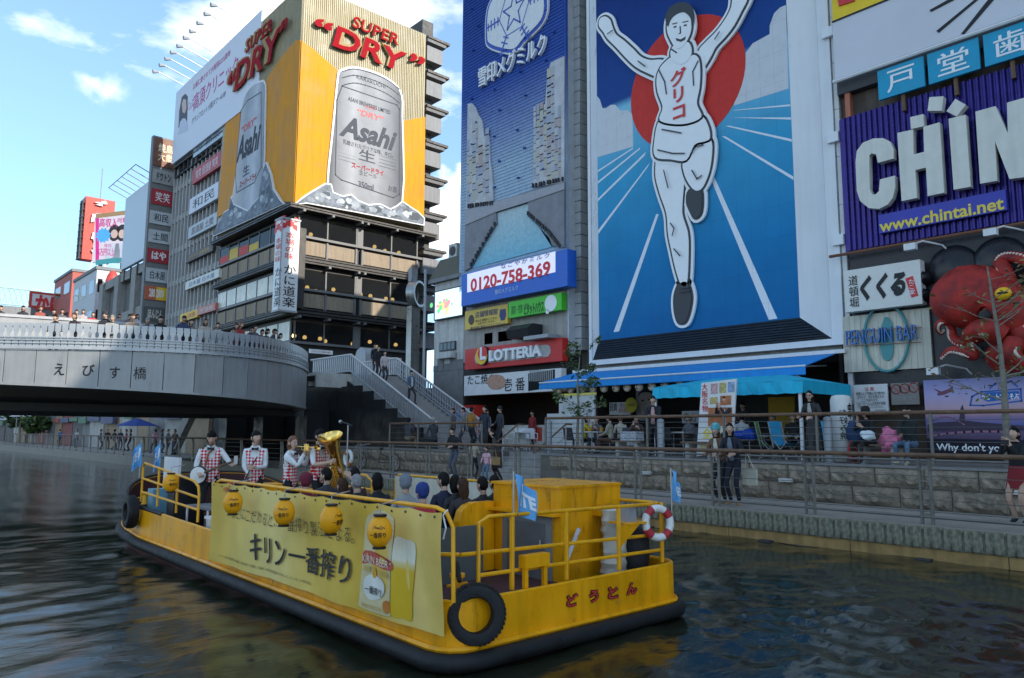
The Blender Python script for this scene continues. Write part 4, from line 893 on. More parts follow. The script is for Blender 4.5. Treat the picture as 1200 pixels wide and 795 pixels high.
# stacked projecting sign
FS = FY(76)
ss = thing('sign_stack', 'tall grey projecting sign tower with a column of restaurant panels', 'sign', (22.3, 76, ZS))
sx0, sx1 = 21.05, 23.75
MB().box(sx0, sx1, 76.05, 76.7, ZS, 30.9).part('frame', M('sign_stack_grey', (.17,.17,.165), .6, var=.15), ss); MB().box(sx1-.35, sx1+.05, 75.9, 76.05, ZS, 30).part('mast', galv, ss)
for (y0, y1, base, body, ic) in ((163,196,'pic','焼鳥\n大衆',(.75,.6,.4)),(200,216,'grey','ドウトン',(.03,.03,.03)),(223,241,'red','笑笑',(.75,.7,.68)),(249,264,'pale','和民',(.02,.02,.03)),(271,286,'pale','土間',(.02,.02,.02)),(293,309,'red','はや',(.75,.7,.68)),(316,332,'pale','白木屋',(.03,.03,.03)),(337,353,'red2','280 2800',(.75,.7,.6)),(361,378,'blk','ほんじん',(.6,.55,.45))):
    q0 = FS.px(190, y0)[1]; q1 = FS.px(190, y1)[1]; c = {'pic':(.16,.06,.03),'grey':(.30,.30,.28),'red':(.36,.03,.04),'pale':(.46,.48,.48),'red2':(.5,.12,.06),'blk':(.1,.1,.1)}[base]
    p_ = MB().fbox(FS, sx0+.12, sx1-.5, q1, q0, 0, .07).part('panel', M('stack_'+base, c, .5, var=.35 if base == 'pic' else .08, sc=1.5), ss)
    mb = MB(); put_text(mb, FS, body, (sx0+.5, sx1-.85, q1+(q0-q1)*.2, q0-(q0-q1)*.18), .08, bold=.04); mb.part('lettering', M('stack_ink_%d' % y0, ic, .5, var=0), p_)
    if base == 'red2': MB().fbox(FS, (sx0+sx1)/2-.2, sx1-.55, q1+.05, q0-.05, .07, .075).part('yellow_half', M('stack_yellow', (.75,.48,.02), .5), p_)
# concrete building with blank billboard
cbd = thing('concrete_building', 'plain concrete building with columns left of the sign stack', 'building', (26, 88, ZS))
MB().box(XF+.6, 40, 77.5, 100, ZS, 18.5).part('wall', M('concrete_dark', (.16,.155,.15), .9), cbd)
for k in range(4): MB().box(XF-.2, XF+.7, 78+k*6.5, 79.6+k*6.5, ZS, 19.5).part('column', concrete, cbd)
for z in (9, 14, 18.6): MB().box(XF, XF+.8, 77.5, 100, z, z+1.0).part('beam', concrete, cbd)
bb = SIGN('blank_billboard', 'blank white rooftop billboard beside the sign stack', 'billboard', FXF, (147.5,233.5), (174.5,299), M('blank_white', (.55,.60,.64), .5, var=.04), .0, .4)
mb = MB(); ra = FXF.rect((147.5,233.5), (174.5,299), .4)
for k in range(7): a = ra[0]+(ra[1]-ra[0])*k/6; p = FXF.w(a, ra[3], 0); mb.tube([p, p+Vector((-2.2,0,.9))], .05, 4)
mb.tube([FXF.w(ra[0], ra[3]+.9, 2.2), FXF.w(ra[1], ra[3]+.9, 2.2)], .05, 4); mb.part('lamp_rack', galv, bb)['kind'] = 'stuff'
for k in range(5): MB().fbox(FXF, ra[0]+(ra[1]-ra[0])*k/4-.1, ra[0]+(ra[1]-ra[0])*k/4+.1, 18.5, ra[2], -.3, .1).part('strut', dgrey, bb)
# pink portrait billboard
def skew(px0, py0, dist, ang):
    r = ray(px0, py0); r = r*(dist/math.hypot(r.x, r.y)); O = E0+r; return F((O.x, O.y, 0), (math.cos(ang), math.sin(ang), 0))
FPk = skew(130, 280, 108, math.radians(-42))
pk = SIGN('pink_billboard', 'pink and white recruiting billboard with two portraits', 'billboard', FPk, (112,250), (148,308), M('pink_print', (.62,.55,.60), .5, var=.05), -.3, .1)
q = lambda p0, p1, c, nm, d: POLY(pk, nm, FPk, [p0, (p1[0], p0[1]-(p1[0]-p0[0])*.12), (p1[0], p1[1]-(p1[0]-p0[0])*.12), (p0[0], p1[1])], c, .1, d)
hot = M('hot_pink', (.60,.03,.25), .5, var=0)
q((112.5,251),(148,256), M('pk_gold', (.3,.2,.1), .5), 'top_band', .105); q((112,305),(147,311), M('pk_teal', (.05,.25,.28), .5), 'bottom_band', .105); q((112,256),(116,305), hot, 'side_band', .107)
T(pk, FPk, '高収入', (117,256), (138,10,'h'), hot, .12, bold=.04); T(pk, FPk, 'の仕事', (138,255), (147,6,'h'), hot, .12, bold=.02); T(pk, FPk, '15万円以上', (114,291), (134,9,'h'), hot, .12, bold=.03); T(pk, FPk, '月収', (122,286), (131,4,'h'), hot, .12)
for x in (134, 143):
    c = FPk.px(x, 273, .11); MB().prism(FPk, disc(c, .75, 14, sy=1.5), .1, .108).part('portrait_hair', MATS['print_hair'], pk); MB().prism(FPk, disc((c[0], c[1]-.15), .45, 12, sy=1.3), .108, .112).part('portrait_face', MATS['print_face'], pk)
    MB().prism(FPk, [(c[0]-1,c[1]-3.3),(c[0]+1,c[1]-3.3),(c[0]+.7,c[1]-1.4),(c[0]-.7,c[1]-1.4)], .112, .115).part('portrait_clothes', MATS['print_cloth'], pk)
c = FPk.px(121, 276, .11); MB().prism(FPk, [(c[0]+(1.05 if i%2 else .8)*math.cos(i*math.pi/12), c[1]+(1.05 if i%2 else .8)*math.sin(i*math.pi/12)) for i in range(24)], .1, .11).part('badge', M('badge_blue', (.08,.35,.65), .5), pk)
r0 = FPk.px(130, 308); MB().fbox(FPk, r0[0]-1.6, r0[0]-1.2, ZS, r0[1], -.25, 0).part('post', dgrey, pk); MB().fbox(FPk, r0[0]+1.2, r0[0]+1.6, ZS, r0[1], -.25, 0).part('post', dgrey, pk)
# red tower sign
FRT = FY(122)
rr_ = FRT.rect((102,230), (130,308), 0)
rt_ = thing('red_tower_sign', 'tall red tower sign with white raised characters on a roof', 'sign', (rr_[0], 122, rr_[2]))
rdt = M('tower_red', (.52,.055,.035), .5)
MB().box(rr_[0]-.1, rr_[1], 122, 124, rr_[2], rr_[3]).part('box', rdt, rt_)
mb = MB()
for k in range(9): mb.box(rr_[0]-.5, rr_[0]-.1, 122.2, 123.8, rr_[2]+k*1.05, rr_[2]+k*1.05+.15)
for k in range(5): mb.box(rr_[0]-.45, rr_[0]-.3, 122.3+k*.35, 122.4+k*.35, rr_[2], rr_[3]-.5)
mb.part('side_rack', dgrey, rt_)['kind'] = 'stuff'
for ch, y0, y1 in (('づ',233,246),('ぼ',250,265),('ら',270,284),('や',287,303)):
    p_ = T(rt_, FRT, ch, (107,y0), (126,y1-y0,'h'), wink, .05, .35, bold=.06)
MB().tube([(rr_[0]+2, 123, rr_[3]), (rr_[0]+2, 123, rr_[3]+5)], .06, 4).part('antenna', galv, rt_)
for s in (.6, 2.4): MB().tube([(rr_[0]+s, 122.3, 22), (rr_[0]+s+.8, 122.3, rr_[2])], .12, 5).part('strut', white, rt_)
def bld(name, label, x0, x1, y0, y1, z1, mat, rows=0, colsn=0, wmat=None, z0=None):
    b = thing(name, label, 'building', ((x0+x1)/2, y0, ZS)); MB().box(x0, x1, y0, y1, ZS if z0 is None else z0, z1).part('wall', mat, b)
    MB().box(x0-.15, x1+.15, y0-.15, y1+.15, z1, z1+.4).part('roof', mgrey, b)
    for r_ in range(rows):
        for c in range(colsn):
            zc = z1-1.2-(z1-ZS-2)*r_/max(1, rows); w = (y1-y0)/colsn; MB().box(x0-.03, x0+.02, y0+w*(c+.2), y0+w*(c+.8), zc-1.7, zc).part('window', wmat or glassd, b)
            w2 = (x1-x0)/colsn; MB().box(x0+w2*(c+.2), x0+w2*(c+.8), y0-.03, y0+.02, zc-1.7, zc).part('window', wmat or glassd, b)
    return b
_xa, _xb = FRT.px(84,340)[0], FRT.px(112,340)[0]
bld('red_building', 'small red plastered building under the red tower sign', _xa, _xb, 122.2, 134, FRT.px(95,319)[1], M('plaster_red', (.40,.10,.075), .7), 4, 2)
_F4 = FY(104); _xa, _xb = _F4.px(112,340)[0], _F4.px(139,340)[0]
bld('white_shop_building', 'narrow white building between the red building and the concrete building', _xa, _xb, 104, 116, _F4.px(125,317)[1], M('plaster_white', (.52,.53,.53), .7), 4, 3)
bld('grey_block', 'grey block of shops far down the canal', XF+.3, XF+20, 135, 165, 20, M('grey_block', (.22,.22,.225), .8), 5, 6)
FKn = FY(135)
ks = SIGN('crab_shop_sign', 'white sign with a red frame and red kana above the bridge parapet at far left', 'sign', FKn, (38,344), (77,362), M('sign_white', (.66,.65,.63)), -.3, .1, frame=rdt, fw_=.35); T(ks, FKn, 'かに', (42,345), (74,19,'h'), rink, .12, bold=.06)
ra = FKn.rect((38,344), (77,362), 0); MB().fbox(FKn, ra[0], ra[1], ZS, ra[2]-.35, -.3, 0).part('base', mgrey, ks)
tr = thing('roof_truss', 'pale green steel truss roof at the far left edge', 'building', (18, 150, ZS))
mb = MB(); z0, z1 = 23.2, 26
for k in range(14):
    x = 14+k*.8; mb.tube([(x,150,z0),(x+.8,150,z1)], .08, 4); mb.tube([(x+.8,150,z0),(x,150,z1)], .08, 4)
for z in (z0, z1): mb.tube([(14,150,z),(25.2,150,z)], .12, 4)
mb.part('truss', M('truss_green', (.38,.52,.47), .5), tr)['kind'] = 'stuff'
MB().box(14, 25.2, 150.2, 158, ZS, 23).part('wall', mgrey, tr)
lg = thing('lantern_sign', 'oval red and gold lantern shaped sign beside the white building', 'sign', PY(130, 342, 102))
MB().sph(PY(131,341,102), (.9,.6,2.6), 12, 8).part('body', M('lantern_red', (.45,.05,.04), .5, var=.4, sc=2), lg, True); MB().sph(PY(129,364,102), (1.2,.7,1.6), 12, 8).part('lower_body', MATS['lantern_red'], lg, True)
# ---- far promenade seen under the bridge
fp = thing('far_shop_row', 'row of far canal side shops seen under the footbridge', 'building', (21, 80, ZW))
rng = random.Random(12); pal = [(.30,.26,.22),(.22,.06,.05),(.18,.17,.16),(.36,.34,.30),(.11,.10,.10),(.28,.20,.12),(.10,.14,.12)]
y = 50
while y < 150:
    w = rng.uniform(2.5, 6); c = rng.randrange(7); MB().box(18.2+rng.random()*.3, 18.59, y, y+w-.05, ZW, ZS+rng.random()*.2).part('shop_front', M('far_front_%d' % c, pal[c], .7, var=.3, sc=1.2), fp)
    if rng.random() < .75: MB().box(18.0, 18.2, y+.2, y+w-.3, 2.7+rng.random()*.4, 3.4).part('shop_board', M('far_board_%d' % rng.randrange(6), [(.32,.06,.05),(.36,.36,.33),(.07,.16,.09),(.07,.08,.15),(.36,.27,.08),(.25,.25,.25)][rng.randrange(6)], .6), fp)
    y += w
for k in range(7): bld('far_building', ['far brown building beyond the footbridge','far red fronted building beyond the footbridge','far dark building beyond the footbridge','far cream building beyond the footbridge','far grey building beyond the footbridge','far ochre building beyond the footbridge','far green tinted building beyond the footbridge'][k], 19, 22.6, 88+k*12, 99.6+k*12, 8.2+rng.random()*1.2, M('far_front_%d' % k, pal[k], .7, var=.3, sc=1.2), 1, 5)
endb = bld('end_building', 'pale far building closing the view along the canal under the bridge', -20, 17, 210, 230, 30, M('end_wall', (.33,.31,.28), .8, var=.3, sc=.3), 6, 8, z0=-1)
ub = thing('parasol', 'blue parasol on the far promenade under the bridge', 'parasol', (17.2, 62, ZW)); p = PX(161, 497, 17); ub.location = (17, p.y, ZW); LOC[ub.name] = (17, p.y, ZW)
MB().lathe([(1.5,p.z-.15),(.8,p.z+.15),(.05,p.z+.42)], (17,p.y,0), n=10).part('canopy', M('parasol_blue', (.02,.05,.22), .7), ub); MB().tube([(17,p.y,ZW),(17,p.y,p.z)], .03, 6).part('pole', steel, ub)
for x, y, lb in ((14, 487, 'left white tent roof on the far promenade'), (36, 483, 'right white tent roof on the far promenade')):
    p = PX(x, y, 17); tn = thing('tent', lb, 'tent', (17, p.y, ZW)); MB().lathe([(2.1,p.z-.55),(1.2,p.z-.2),(.05,p.z+.5)], (17,p.y,0), n=4).part('roof', offwh, tn)
    for sx in (-1.3, 1.3): MB().tube([(17+sx,p.y,ZW),(17+sx,p.y,p.z-.4)], .04, 5).part('pole', steel, tn)
# ------------------------------------------------------------------ runner advertisement block
gb = thing('runner_building', 'building block carrying the giant runner advertisement above the cafe', 'building', (28, 16, ZD))
yg0, yg1 = PX(981, 395, XF).y, PX(691, 420, XF).y
zg0 = PX(700, 424, XF).z
gw = M('runner_wall', (.40,.40,.39), .7, var=.1, streak=.2)
MB().box(XF+.3, 40, yg0+.0, yg1, zg0-.3, 27).part('wall', gw, gb)
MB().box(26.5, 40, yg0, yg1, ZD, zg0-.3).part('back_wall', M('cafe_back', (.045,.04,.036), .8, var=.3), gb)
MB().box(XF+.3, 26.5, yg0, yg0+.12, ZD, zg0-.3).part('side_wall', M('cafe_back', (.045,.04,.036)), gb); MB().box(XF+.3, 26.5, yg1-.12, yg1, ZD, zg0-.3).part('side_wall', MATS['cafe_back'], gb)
# splayed white surround with louvred foot
FB_ = FX(XF-.55)
ga = thing('runner_advertisement', 'giant blue running track advertisement with a white runner before a red disc', 'advertisement', (XF, 16, zg0))
pb = FB_.poly([(698,-40),(920,-40),(937.5,372),(699.7,399.7)]); xa0, xa1 = pb[0][0], (pb[1][0]+pb[2][0])/2+.0
xa1 = FB_.px(937.3, 372)[0]; zb_ = FB_.px(699.7, 399.7)[1]; zt_ = 22.6
track = ramp('track_print', 2, [(0,(.005,.125,.32)),(.16,(.009,.18,.40)),(.38,(.045,.31,.51)),(.545,(.21,.50,.64)),(.565,(.014,.06,.24)),(1,(.003,.018,.13))], .4, .06, 1)
MB().fbox(FB_, xa0, xa1, zb_, zt_, -.1, 0).part('track_print', track, ga)
fo0, fo1 = FXF.px(692, 300)[0], FXF.px(981, 397)[0]; zo = FXF.px(697, 426)[1]; zto = zt_+.8
spl = M('splay_white', (.70,.71,.72), .35, var=.05, sc=.6, streak=.06)
W_ = lambda a, b, d: FB_.w(a, b, d)
MB().quad(W_(xa1,zb_,0), W_(fo1-.12,zo+.12,-.52), W_(fo1-.12,zto,-.52), W_(xa1,zt_,0)).part('splay', spl, ga)
MB().quad(W_(xa0,zt_,0), W_(fo0+.1,zto,-.52), W_(fo0+.1,zo+.12,-.52), W_(xa0,zb_,0)).part('splay', spl, ga)
lv = MB(); n = 9
for k in range(n):
    q0, q1 = k/n, (k+.72)/n; f = lambda q: (xa0+(fo0+.1-xa0)*q, xa1+(fo1-.12-xa1)*q, zb_+(zo+.12-zb_)*q, -.52*q)
    A, B = f(q0), f(q1); p = MB(); vs = [W_(A[0],A[2],A[3]), W_(A[1],A[2],A[3]), W_(B[1],B[2],B[3]-.0), W_(B[0],B[2],B[3])]; p.add(vs+[v+Vector((.06,0,.03)) for v in vs], [(0,3,2,1),(4,5,6,7),(0,1,5,4),(1,2,6,5),(2,3,7,6),(3,0,4,7)])
    p.part('louvre_blade', M('louvre_dark', (.07,.07,.068), .45, .4, var=.2), ga)
A, B = (xa0, xa1, zb_, -.1), (fo0+.1, fo1-.12, zo+.12, -.6); MB().quad(W_(A[0],A[2],A[3]), W_(A[1],A[2],A[3]), W_(B[1],B[2],B[3]), W_(B[0],B[2],B[3])).part('louvre_back', black, ga)
fr = MB(); fr.fbox(FB_, fo0-.05, fo1+.25, zo-.08, zo+.12, -1.0, -.47); fr.fbox(FB_, fo0-.05, fo0+.1, zo+.12, zto, -1., -.47); fr.fbox(FB_, fo1-.12, fo1+.25, zo+.12, zto, -1., -.47); fr.part('frame', spl, ga)
# print: disc, clouds, lanes
dcen = FB_.px(802, 97, .01); drad = FB_.px(735,110)[0]; rx = (FB_.px(869, 90)[0]-FB_.px(735, 110)[0])/2; ry = (FB_.px(802, 22)[1]-FB_.px(802, 172)[1])/2
cldm = M('print_cloud', (.55,.56,.57), .35, var=.05)
def GP(name, pts, mat, d0, d1, smo=0):
    pp = FB_.poly(pts, d1); pp = [(min(max(a, xa0+.01), xa1-.01), b) for a, b in pp]
    if smo: pp = smoothpts(pp, smo)
    return MB().prism(FB_, pp, d0, d1).part(name, mat, ga)
GP('cloud_print', [(698.5,113),(703,117),(706,127),(710,127),(716,123),(721,123),(727,130),(736,129),(741,135),(742,172),(698.5,185)], cldm, 0, .004)
GP('cloud_print', [(921,6),(914,9),(907,16),(902,30),(902,40),(893,45),(882,51),(874,62),(873,80),(866,90),(860,124),(924,104)], cldm, 0, .004)
MB().prism(FB_, disc(dcen, 1, 40, sy=1) if False else [(dcen[0]+rx*math.cos(i*math.pi/24), dcen[1]+ry*math.sin(i*math.pi/24)) for i in range(48)], .004, .008).part('red_disc', ramp('disc_print', 0, [(0,(.58,.045,.035)),(.5,(.55,.035,.05)),(.85,(.45,.025,.06)),(1,(.25,.02,.07))], .3, .05), ga)
lanem = M('lane_white', (.66,.70,.74), .4, var=.04)
for ln in ([(719,389.5),(725.5,388.5),(772,251),(769,251)], [(699,275),(699,270.5),(762,190),(759,196)], [(699,236.5),(699,233.5),(757,178),(755,183)], [(699,216),(699,213.5),(750,173),(750,175)], [(699,202.5),(699,200.5),(742,173),(742,174.5)],
           [(831,205),(835,203),(911,373.5),(901,375)], [(846,160),(850,160),(930,207),(930.5,211)], [(850,148),(855,147.5),(928.5,163),(929,166)], [(854,138),(860,138),(927.5,137.5),(928,140)], [(858,130),(862,129),(926,122.5),(926.5,124.5)]): GP('lane_line', ln, lanem, .004, .0065)
# a plain generic athlete cut out of board
wbd = M('figure_white', (.78,.78,.77), .4, var=.03); kbd = M('figure_black', (.035,.04,.045), .45, var=0)
def FIG(name, pts, lift=0., edge=True, fill=wbd, r=.10):
    pp = smoothpts(FB_.poly(pts, .2), 4)
    if edge:
        MB().prism(FB_, offpoly(pp, r+.10), .03+lift, .12+lift).part('figure_edge', wbd, ga); MB().prism(FB_, offpoly(pp, r), .12+lift, .14+lift).part('figure_line', kbd, ga)
    return MB().prism(FB_, pp, .14+lift, .16+lift).part(name, fill, ga)
R9 = .075
FIG('figure_arm', [(772,90),(757,85),(744,78),(733,68),(721,55),(711,45),(706,37),(701,30),(702,22),(708,19),(714,23),(717,32),(721,40),(730,47),(741,57),(750,66),(761,70),(776,70),(780,80)], r=R9)
FIG('figure_arm', [(818,60),(826,49),(838,37),(849,22),(856,8),(858,-6),(864,-14),(872,-12),(875,-2),(868,13),(859,30),(849,43),(838,55),(830,70),(822,80)], r=R9)
FIG('figure_leg', [(771,178),(789,184),(801,186),(801,210),(799,236),(799,252),(805,272),(806,296),(804,332),(797,333),(791,316),(786,294),(782,274),(780,250),(772,226),(767,203)], r=R9)
FIG('figure_shoe', [(795,333),(804,331),(809,347),(807,364),(802,377),(794,377),(790,363),(790,346)], 0., True, kbd, R9)
FIG('figure_shoe', [(807,224),(820,222),(822,238),(820,251),(814,255),(809,247),(805,236)], .02, True, kbd, R9)
FIG('figure_leg', [(800,190),(808,172),(818,160),(828,158),(834,168),(833,190),(829,207),(822,221),(814,223),(806,214),(801,202)], .03, r=R9)
FIG('figure_shorts', [(774,140),(798,144),(821,136),(830,148),(832,162),(826,166),(814,170),(804,188),(786,187),(768,184),(767,165)], .05, r=R9)
FIG('figure_torso', [(781,72),(788,68),(800,74),(812,65),(819,69),(821,84),(820,104),(817,122),(822,138),(800,146),(774,142),(777,126),(771,108),(770,92),(774,80)], .07, r=R9)
FIG('figure_neck', [(790,54),(807,50),(811,64),(800,76),(787,68)], .085, True, r=R9)
FIG('figure_head', [(783,26),(787,15),(796,11),(805,12),(810,21),(811,35),(807,47),(800,56),(793,57),(787,48),(783,38)], .1, r=R9)
hd_ = smoothpts(FB_.poly([(782,31),(779,20),(784,9),(794,3),(804,3),(811,9),(813,20),(811,29),(808,20),(800,14),(790,18),(785,24)], .3), 4); MB().prism(FB_, hd_, .255, .275).part('figure_hair', kbd, ga)
for q in ([(788,28),(794,26.5),(794,27.7),(788,29.2)], [(800,26),(807,24.5),(807,25.7),(800,27.2)], [(789.5,31.5),(793,30.5),(793,32.3),(789.5,33.2)], [(801.5,29.5),(805,28.7),(805,30.5),(801.5,31.3)], [(796.5,31),(798,31),(798.5,39.5),(795.5,40.5),(795.5,39.5),(797,38.8)], [(792,45),(798,46.5),(804,43),(803,47),(798,49.5),(793,48)]): MB().prism(FB_, FB_.poly(q, .25), .262, .268).part('figure_feature', kbd, ga)
for pts in ([(772,82),(779,96),(781,110)], [(818,72),(812,84),(813,100)], [(776,152),(798,156)], [(771,176),(788,180),(802,180)], [(810,180),(816,172),(824,170)], [(786,262),(790,268),(788,276)], [(790,292),(797,300)], [(748,72),(756,78)], [(712,40),(718,36)], [(838,46),(843,38)], [(811,200),(817,210),(822,206)], [(778,200),(783,220)], [(787,58),(793,62)], [(796,338),(805,337)], [(795,342),(806,341)]):
    mb = MB(); outline(mb, FB_, FB_.poly(pts, .24), .05, .2535, False); mb.part('figure_crease', kbd, ga)
T(ga, FB_, vert('グリコ'), (785,85), (804,58,'h'), rink, .2555, bold=.028)
mb = MB(); k = xa0+.5
while k < xa1: mb.fbox(FB_, k, k+.012, zb_, zt_, .0085, .0095); k += .52
k = zb_+.6
while k < zt_: mb.fbox(FB_, xa0, xa1, k, k+.012, .0097, .0105); k += 1.04
mb.part('panel_joint', M('joint_line', (.01,.03,.06), .5, var=0, alpha=.07), ga)['kind'] = 'stuff'  # faint dark seams between the sign's panels
# neighbouring pier and pipes right of the sign
pr = thing('white_pier', 'white panelled pier between the runner advertisement and the octopus building', 'wall', (XF, yg0-.8, ZD))
yp1 = yg0-.28; yp0 = PX(990, 240, XF).y+.02
for k in range(16): MB().box(XF-.02, XF+.5, yp0, yp1, 3.0+k*1.55, 3.0+k*1.55+1.535).part('panel', M('pier_white', (.62,.61,.59), .5, var=.08, streak=.15), pr)
MB().box(XF+.03, XF+.5, yp0+.02, yp1-.02, ZD, 27).part('core', mgrey, pr)
for z in (7.9, 11.2, 14.7): MB().box(XF-.20, XF-.02, yp0, yp0+.35, z, z+.32).part('box', spl, pr)
# ------------------------------------------------------------------ cafe under the sign
aw = thing('awning', 'long blue retractable awning over the cafe', 'awning', (21.5, 17, 4.2))
Xa = XF-.2; pa, pb2 = PX(654,441,Xa), PX(978,412,Xa); zt = (pa.z+pb2.z)/2; Xb = 20.6
pc, pd = PX(632,448,Xb), PX(944,430,Xb); zf = (pc.z+pd.z)/2; ya_, yb_ = pc.y, pd.y
nseg = 14; mb = MB(); vs = []
for k in range(nseg+1):
    y = ya_+(yb_-ya_)*k/nseg; s = -.03*abs(math.sin(k*math.pi/2)); vs += [(Xa,y,zt),((Xa+Xb)/2,y,(zt+zf)/2+s),(Xb,y,zf),(Xb-.02,y,zf-.24)]
fs = [(4*k+j, 4*k+j+1, 4*k+j+5, 4*k+j+4) for k in range(nseg) for j in range(3)]
mb.add(vs+[(v[0]+.01, v[1], v[2]-.02) for v in vs], fs+[tuple(i+len(vs) for i in f[::-1]) for f in fs]); mb.part('fabric', awn, aw)
MB().tube([(Xb,ya_,zf),(Xb,yb_,zf)], .03, 6).part('front_bar', white, aw); MB().box(Xa-.05, Xa+.15, yb_-.3, ya_, zt, zt+.12).part('roller_box', white, aw)
for y in (ya_-.3, (ya_+yb_)/2, yb_+.3): MB().tube([(Xa,y,zt-.35),(Xb+.8,y+.0,zf+.05),(Xb+.03,y,zf-.02)], .025, 5).part('arm', steel, aw)
# paper lanterns with kana
plm = M('paper_lantern', (.70,.60,.48), .6, var=.12, sc=5); Xl = 20.9
lx = (655,669,682,695,708,722,735,749,764,779,797,812,828,843,863,880,899,913,934)
chars = '金のサビプユデエトマト坂串かつ亭酒場'
ll = ['left end of the row','second from the left end','third from the left end','fourth from the left end','fifth from the left end','right of the kana lantern','near the middle of the cafe','just left of the tent canopy','over the left corner of the turquoise canopy','above the left part of the turquoise canopy','above the middle of the turquoise canopy','at the menu board edge','above the menu board','just right of the menu board','at the right of the menu board','above the folding chairs','above the green folding chair','above the blue folding chair','at the right end of the row']
for i, x in enumerate(lx):
    p = PX(x, 457-10.5*(x-655)/279-4*(1-(x-655)/279)*0, Xl); la = thing('paper_lantern', 'white paper lantern under the blue awning, '+ll[i], 'lantern', p, 'paper lanterns under the awning')
    MB().sph(p, (.15,.15,.165), 10, 7).part('shade', plm, la, True)
    Fl = F((p.x-.155, p.y, p.z), (0,-1,0)); mb = MB(); put_text(mb, Fl, chars[i % len(chars)], (-.07,.07,-.08,.08), .012, bold=.03); mb.part('lettering', ink, la); MB().tube([p+Vector((0,0,.16)), p+Vector((0,0,.3))], .012, 4).part('hook', dgrey, la)
MB_l = MB().tube([(Xl, PX(650,455,Xl).y, PX(790,450,Xl).z+.33), (Xl, PX(940,446,Xl).y, PX(790,450,Xl).z+.33)], .012, 4); single('lantern_wire', MB_l, dgrey, 'thin dark wire carrying the paper lanterns under the blue awning', 'wire')
# turquoise tent
Xt = 18.6
tp0, tp1 = PX(765, 452, Xt), PX(941, 447, Xt); tz1 = PX(870, 449, Xt).z; tz0 = PX(870, 463, Xt).z
tn = thing('tent', 'turquoise canopy tent over the folding chairs', 'tent', (Xt, (tp0.y+tp1.y)/2, ZD))
mb = MB(); vs = []; n = 20
for k in range(n+1):
    y = tp0.y+(tp1.y-tp0.y)*k/n; vs += [(Xt+.02*math.sin(k*1.7), y, tz1), (Xt-.05+.03*math.sin(k*2.3), y, tz0-.02*(k%2))]
mb.add(vs, [(2*k,2*k+1,2*k+3,2*k+2) for k in range(n)])
zp = tz1+.5; Xe = Xt+2.8; ym = (tp0.y+tp1.y)/2
mb.add([(Xt,tp0.y,tz1),(Xt,tp1.y,tz1),(Xe,tp1.y,tz1),(Xe,tp0.y,tz1),(Xt+1.4,ym+1.2,tz1+.28),(Xt+1.4,ym-1.2,tz1+.28)], [(0,1,5,4),(1,2,5),(2,3,4,5),(3,0,4)])
mb.add([(Xt,tp1.y,tz1),(Xe,tp1.y,tz1),(Xe,tp1.y,tz0),(Xt,tp1.y,tz0)], [(0,1,2,3)]); mb.part('canopy', turq, tn)
for x, y in ((Xt+.05, tp0.y-.05), (Xt+.05, PX(937,470,Xt).y), (Xe, tp0.y-.05), (Xe, tp1.y+.05)): MB().box(x-.035, x+.035, y-.035, y+.035, ZD, tz1).part('pole', white, tn)
# cafe front details
FCf = FX(24.2)
def cbox(name, label, cat, p0, p1, mat, X=24.2, th=.08, group=None):
    return SIGN(name, label, cat, FX(X), p0, p1, mat, 0, th, group)
yw = M('cafe_yellow', (.36,.22,.02), .7, var=.2)
cbox('yellow_door', 'dull yellow wall panel beside the white counter screen in the cafe', 'panel', (697,458), (713,512), yw); cbox('yellow_door', 'dull yellow door panel behind the folding chairs', 'panel', (900,466), (932,515), yw)
mn = cbox('menu_banner', 'black and white menu banner hanging left of the big portrait poster', 'banner', (714,472), (738,486), M('sign_white', (.66,.65,.63)), 23.6); T(mn, FX(23.6), '兄貴', (714.5,473), (723,9,'h'), ink, .09, bold=.05); T(mn, FX(23.6), '串カツ\n飲み放題', (725,473), (737,11,'h'), red, .09, bold=.02)
yd = thing('round_yellow_sign', 'round yellow price badge beside the cafe menu banner', 'sign', PX(740,475,23.5)); Fq = FX(23.5); c = Fq.px(740,475); MB().prism(Fq, disc(c, .3, 14), 0, .04).part('disc', M('badge_yellow', (.6,.48,.03), .5), yd); T(yd, Fq, '190円', (736.5,473), (744,4,'h'), ink, .05)
pf = cbox('portrait_poster', 'large grey portrait poster of a smiling man in the cafe front', 'poster', (745,455), (769,493), M('poster_grey', (.26,.25,.25), .6, var=.2), 23.8); Fq = FX(23.8)
MB().prism(Fq, smoothpts(Fq.poly([(748,470),(751,459),(757,456),(764,459),(766,470),(764,482),(757,490),(751,482)], .09), 4), .08, .085).part('face_print', M('poster_face', (.42,.33,.28), .6, var=.15), pf)
MB().prism(Fq, smoothpts(Fq.poly([(747,466),(751,457),(757,454.5),(764,457),(767,466),(763,461),(757,460),(751,461)], .09), 4), .085, .089).part('hair_print', ink, pf)
for q in ([(751.5,469),(755,468.5),(755,470),(751.5,470.5)], [(759,468),(763,467.5),(763,469),(759,469.5)], [(753,480),(757,482.5),(762,479),(757,484)]): MB().prism(Fq, Fq.poly(q, .09), .085, .09).part('feature_print', ink, pf)
ws = thing('white_counter_screen', 'tall white screen with taped sheets at the left end of the cafe', 'screen', PX(672,545,20.4)); Fq = FX(20.4); r_ = Fq.rect((655,463),(697,500))
MB().fbox(Fq, r_[0], r_[1], r_[2]-1.0, r_[3], -.06, 0).part('board', M('dirty_white', (.50,.50,.48), .6, var=.12, streak=.1), ws)
for k in range(7): MB().fbox(Fq, r_[0]-.5, r_[1]-.3, ZD+.2*k, ZD+.2*k+.19, .1, .14).part('slat', M('dirty_white', (.5,.5,.48)), ws)
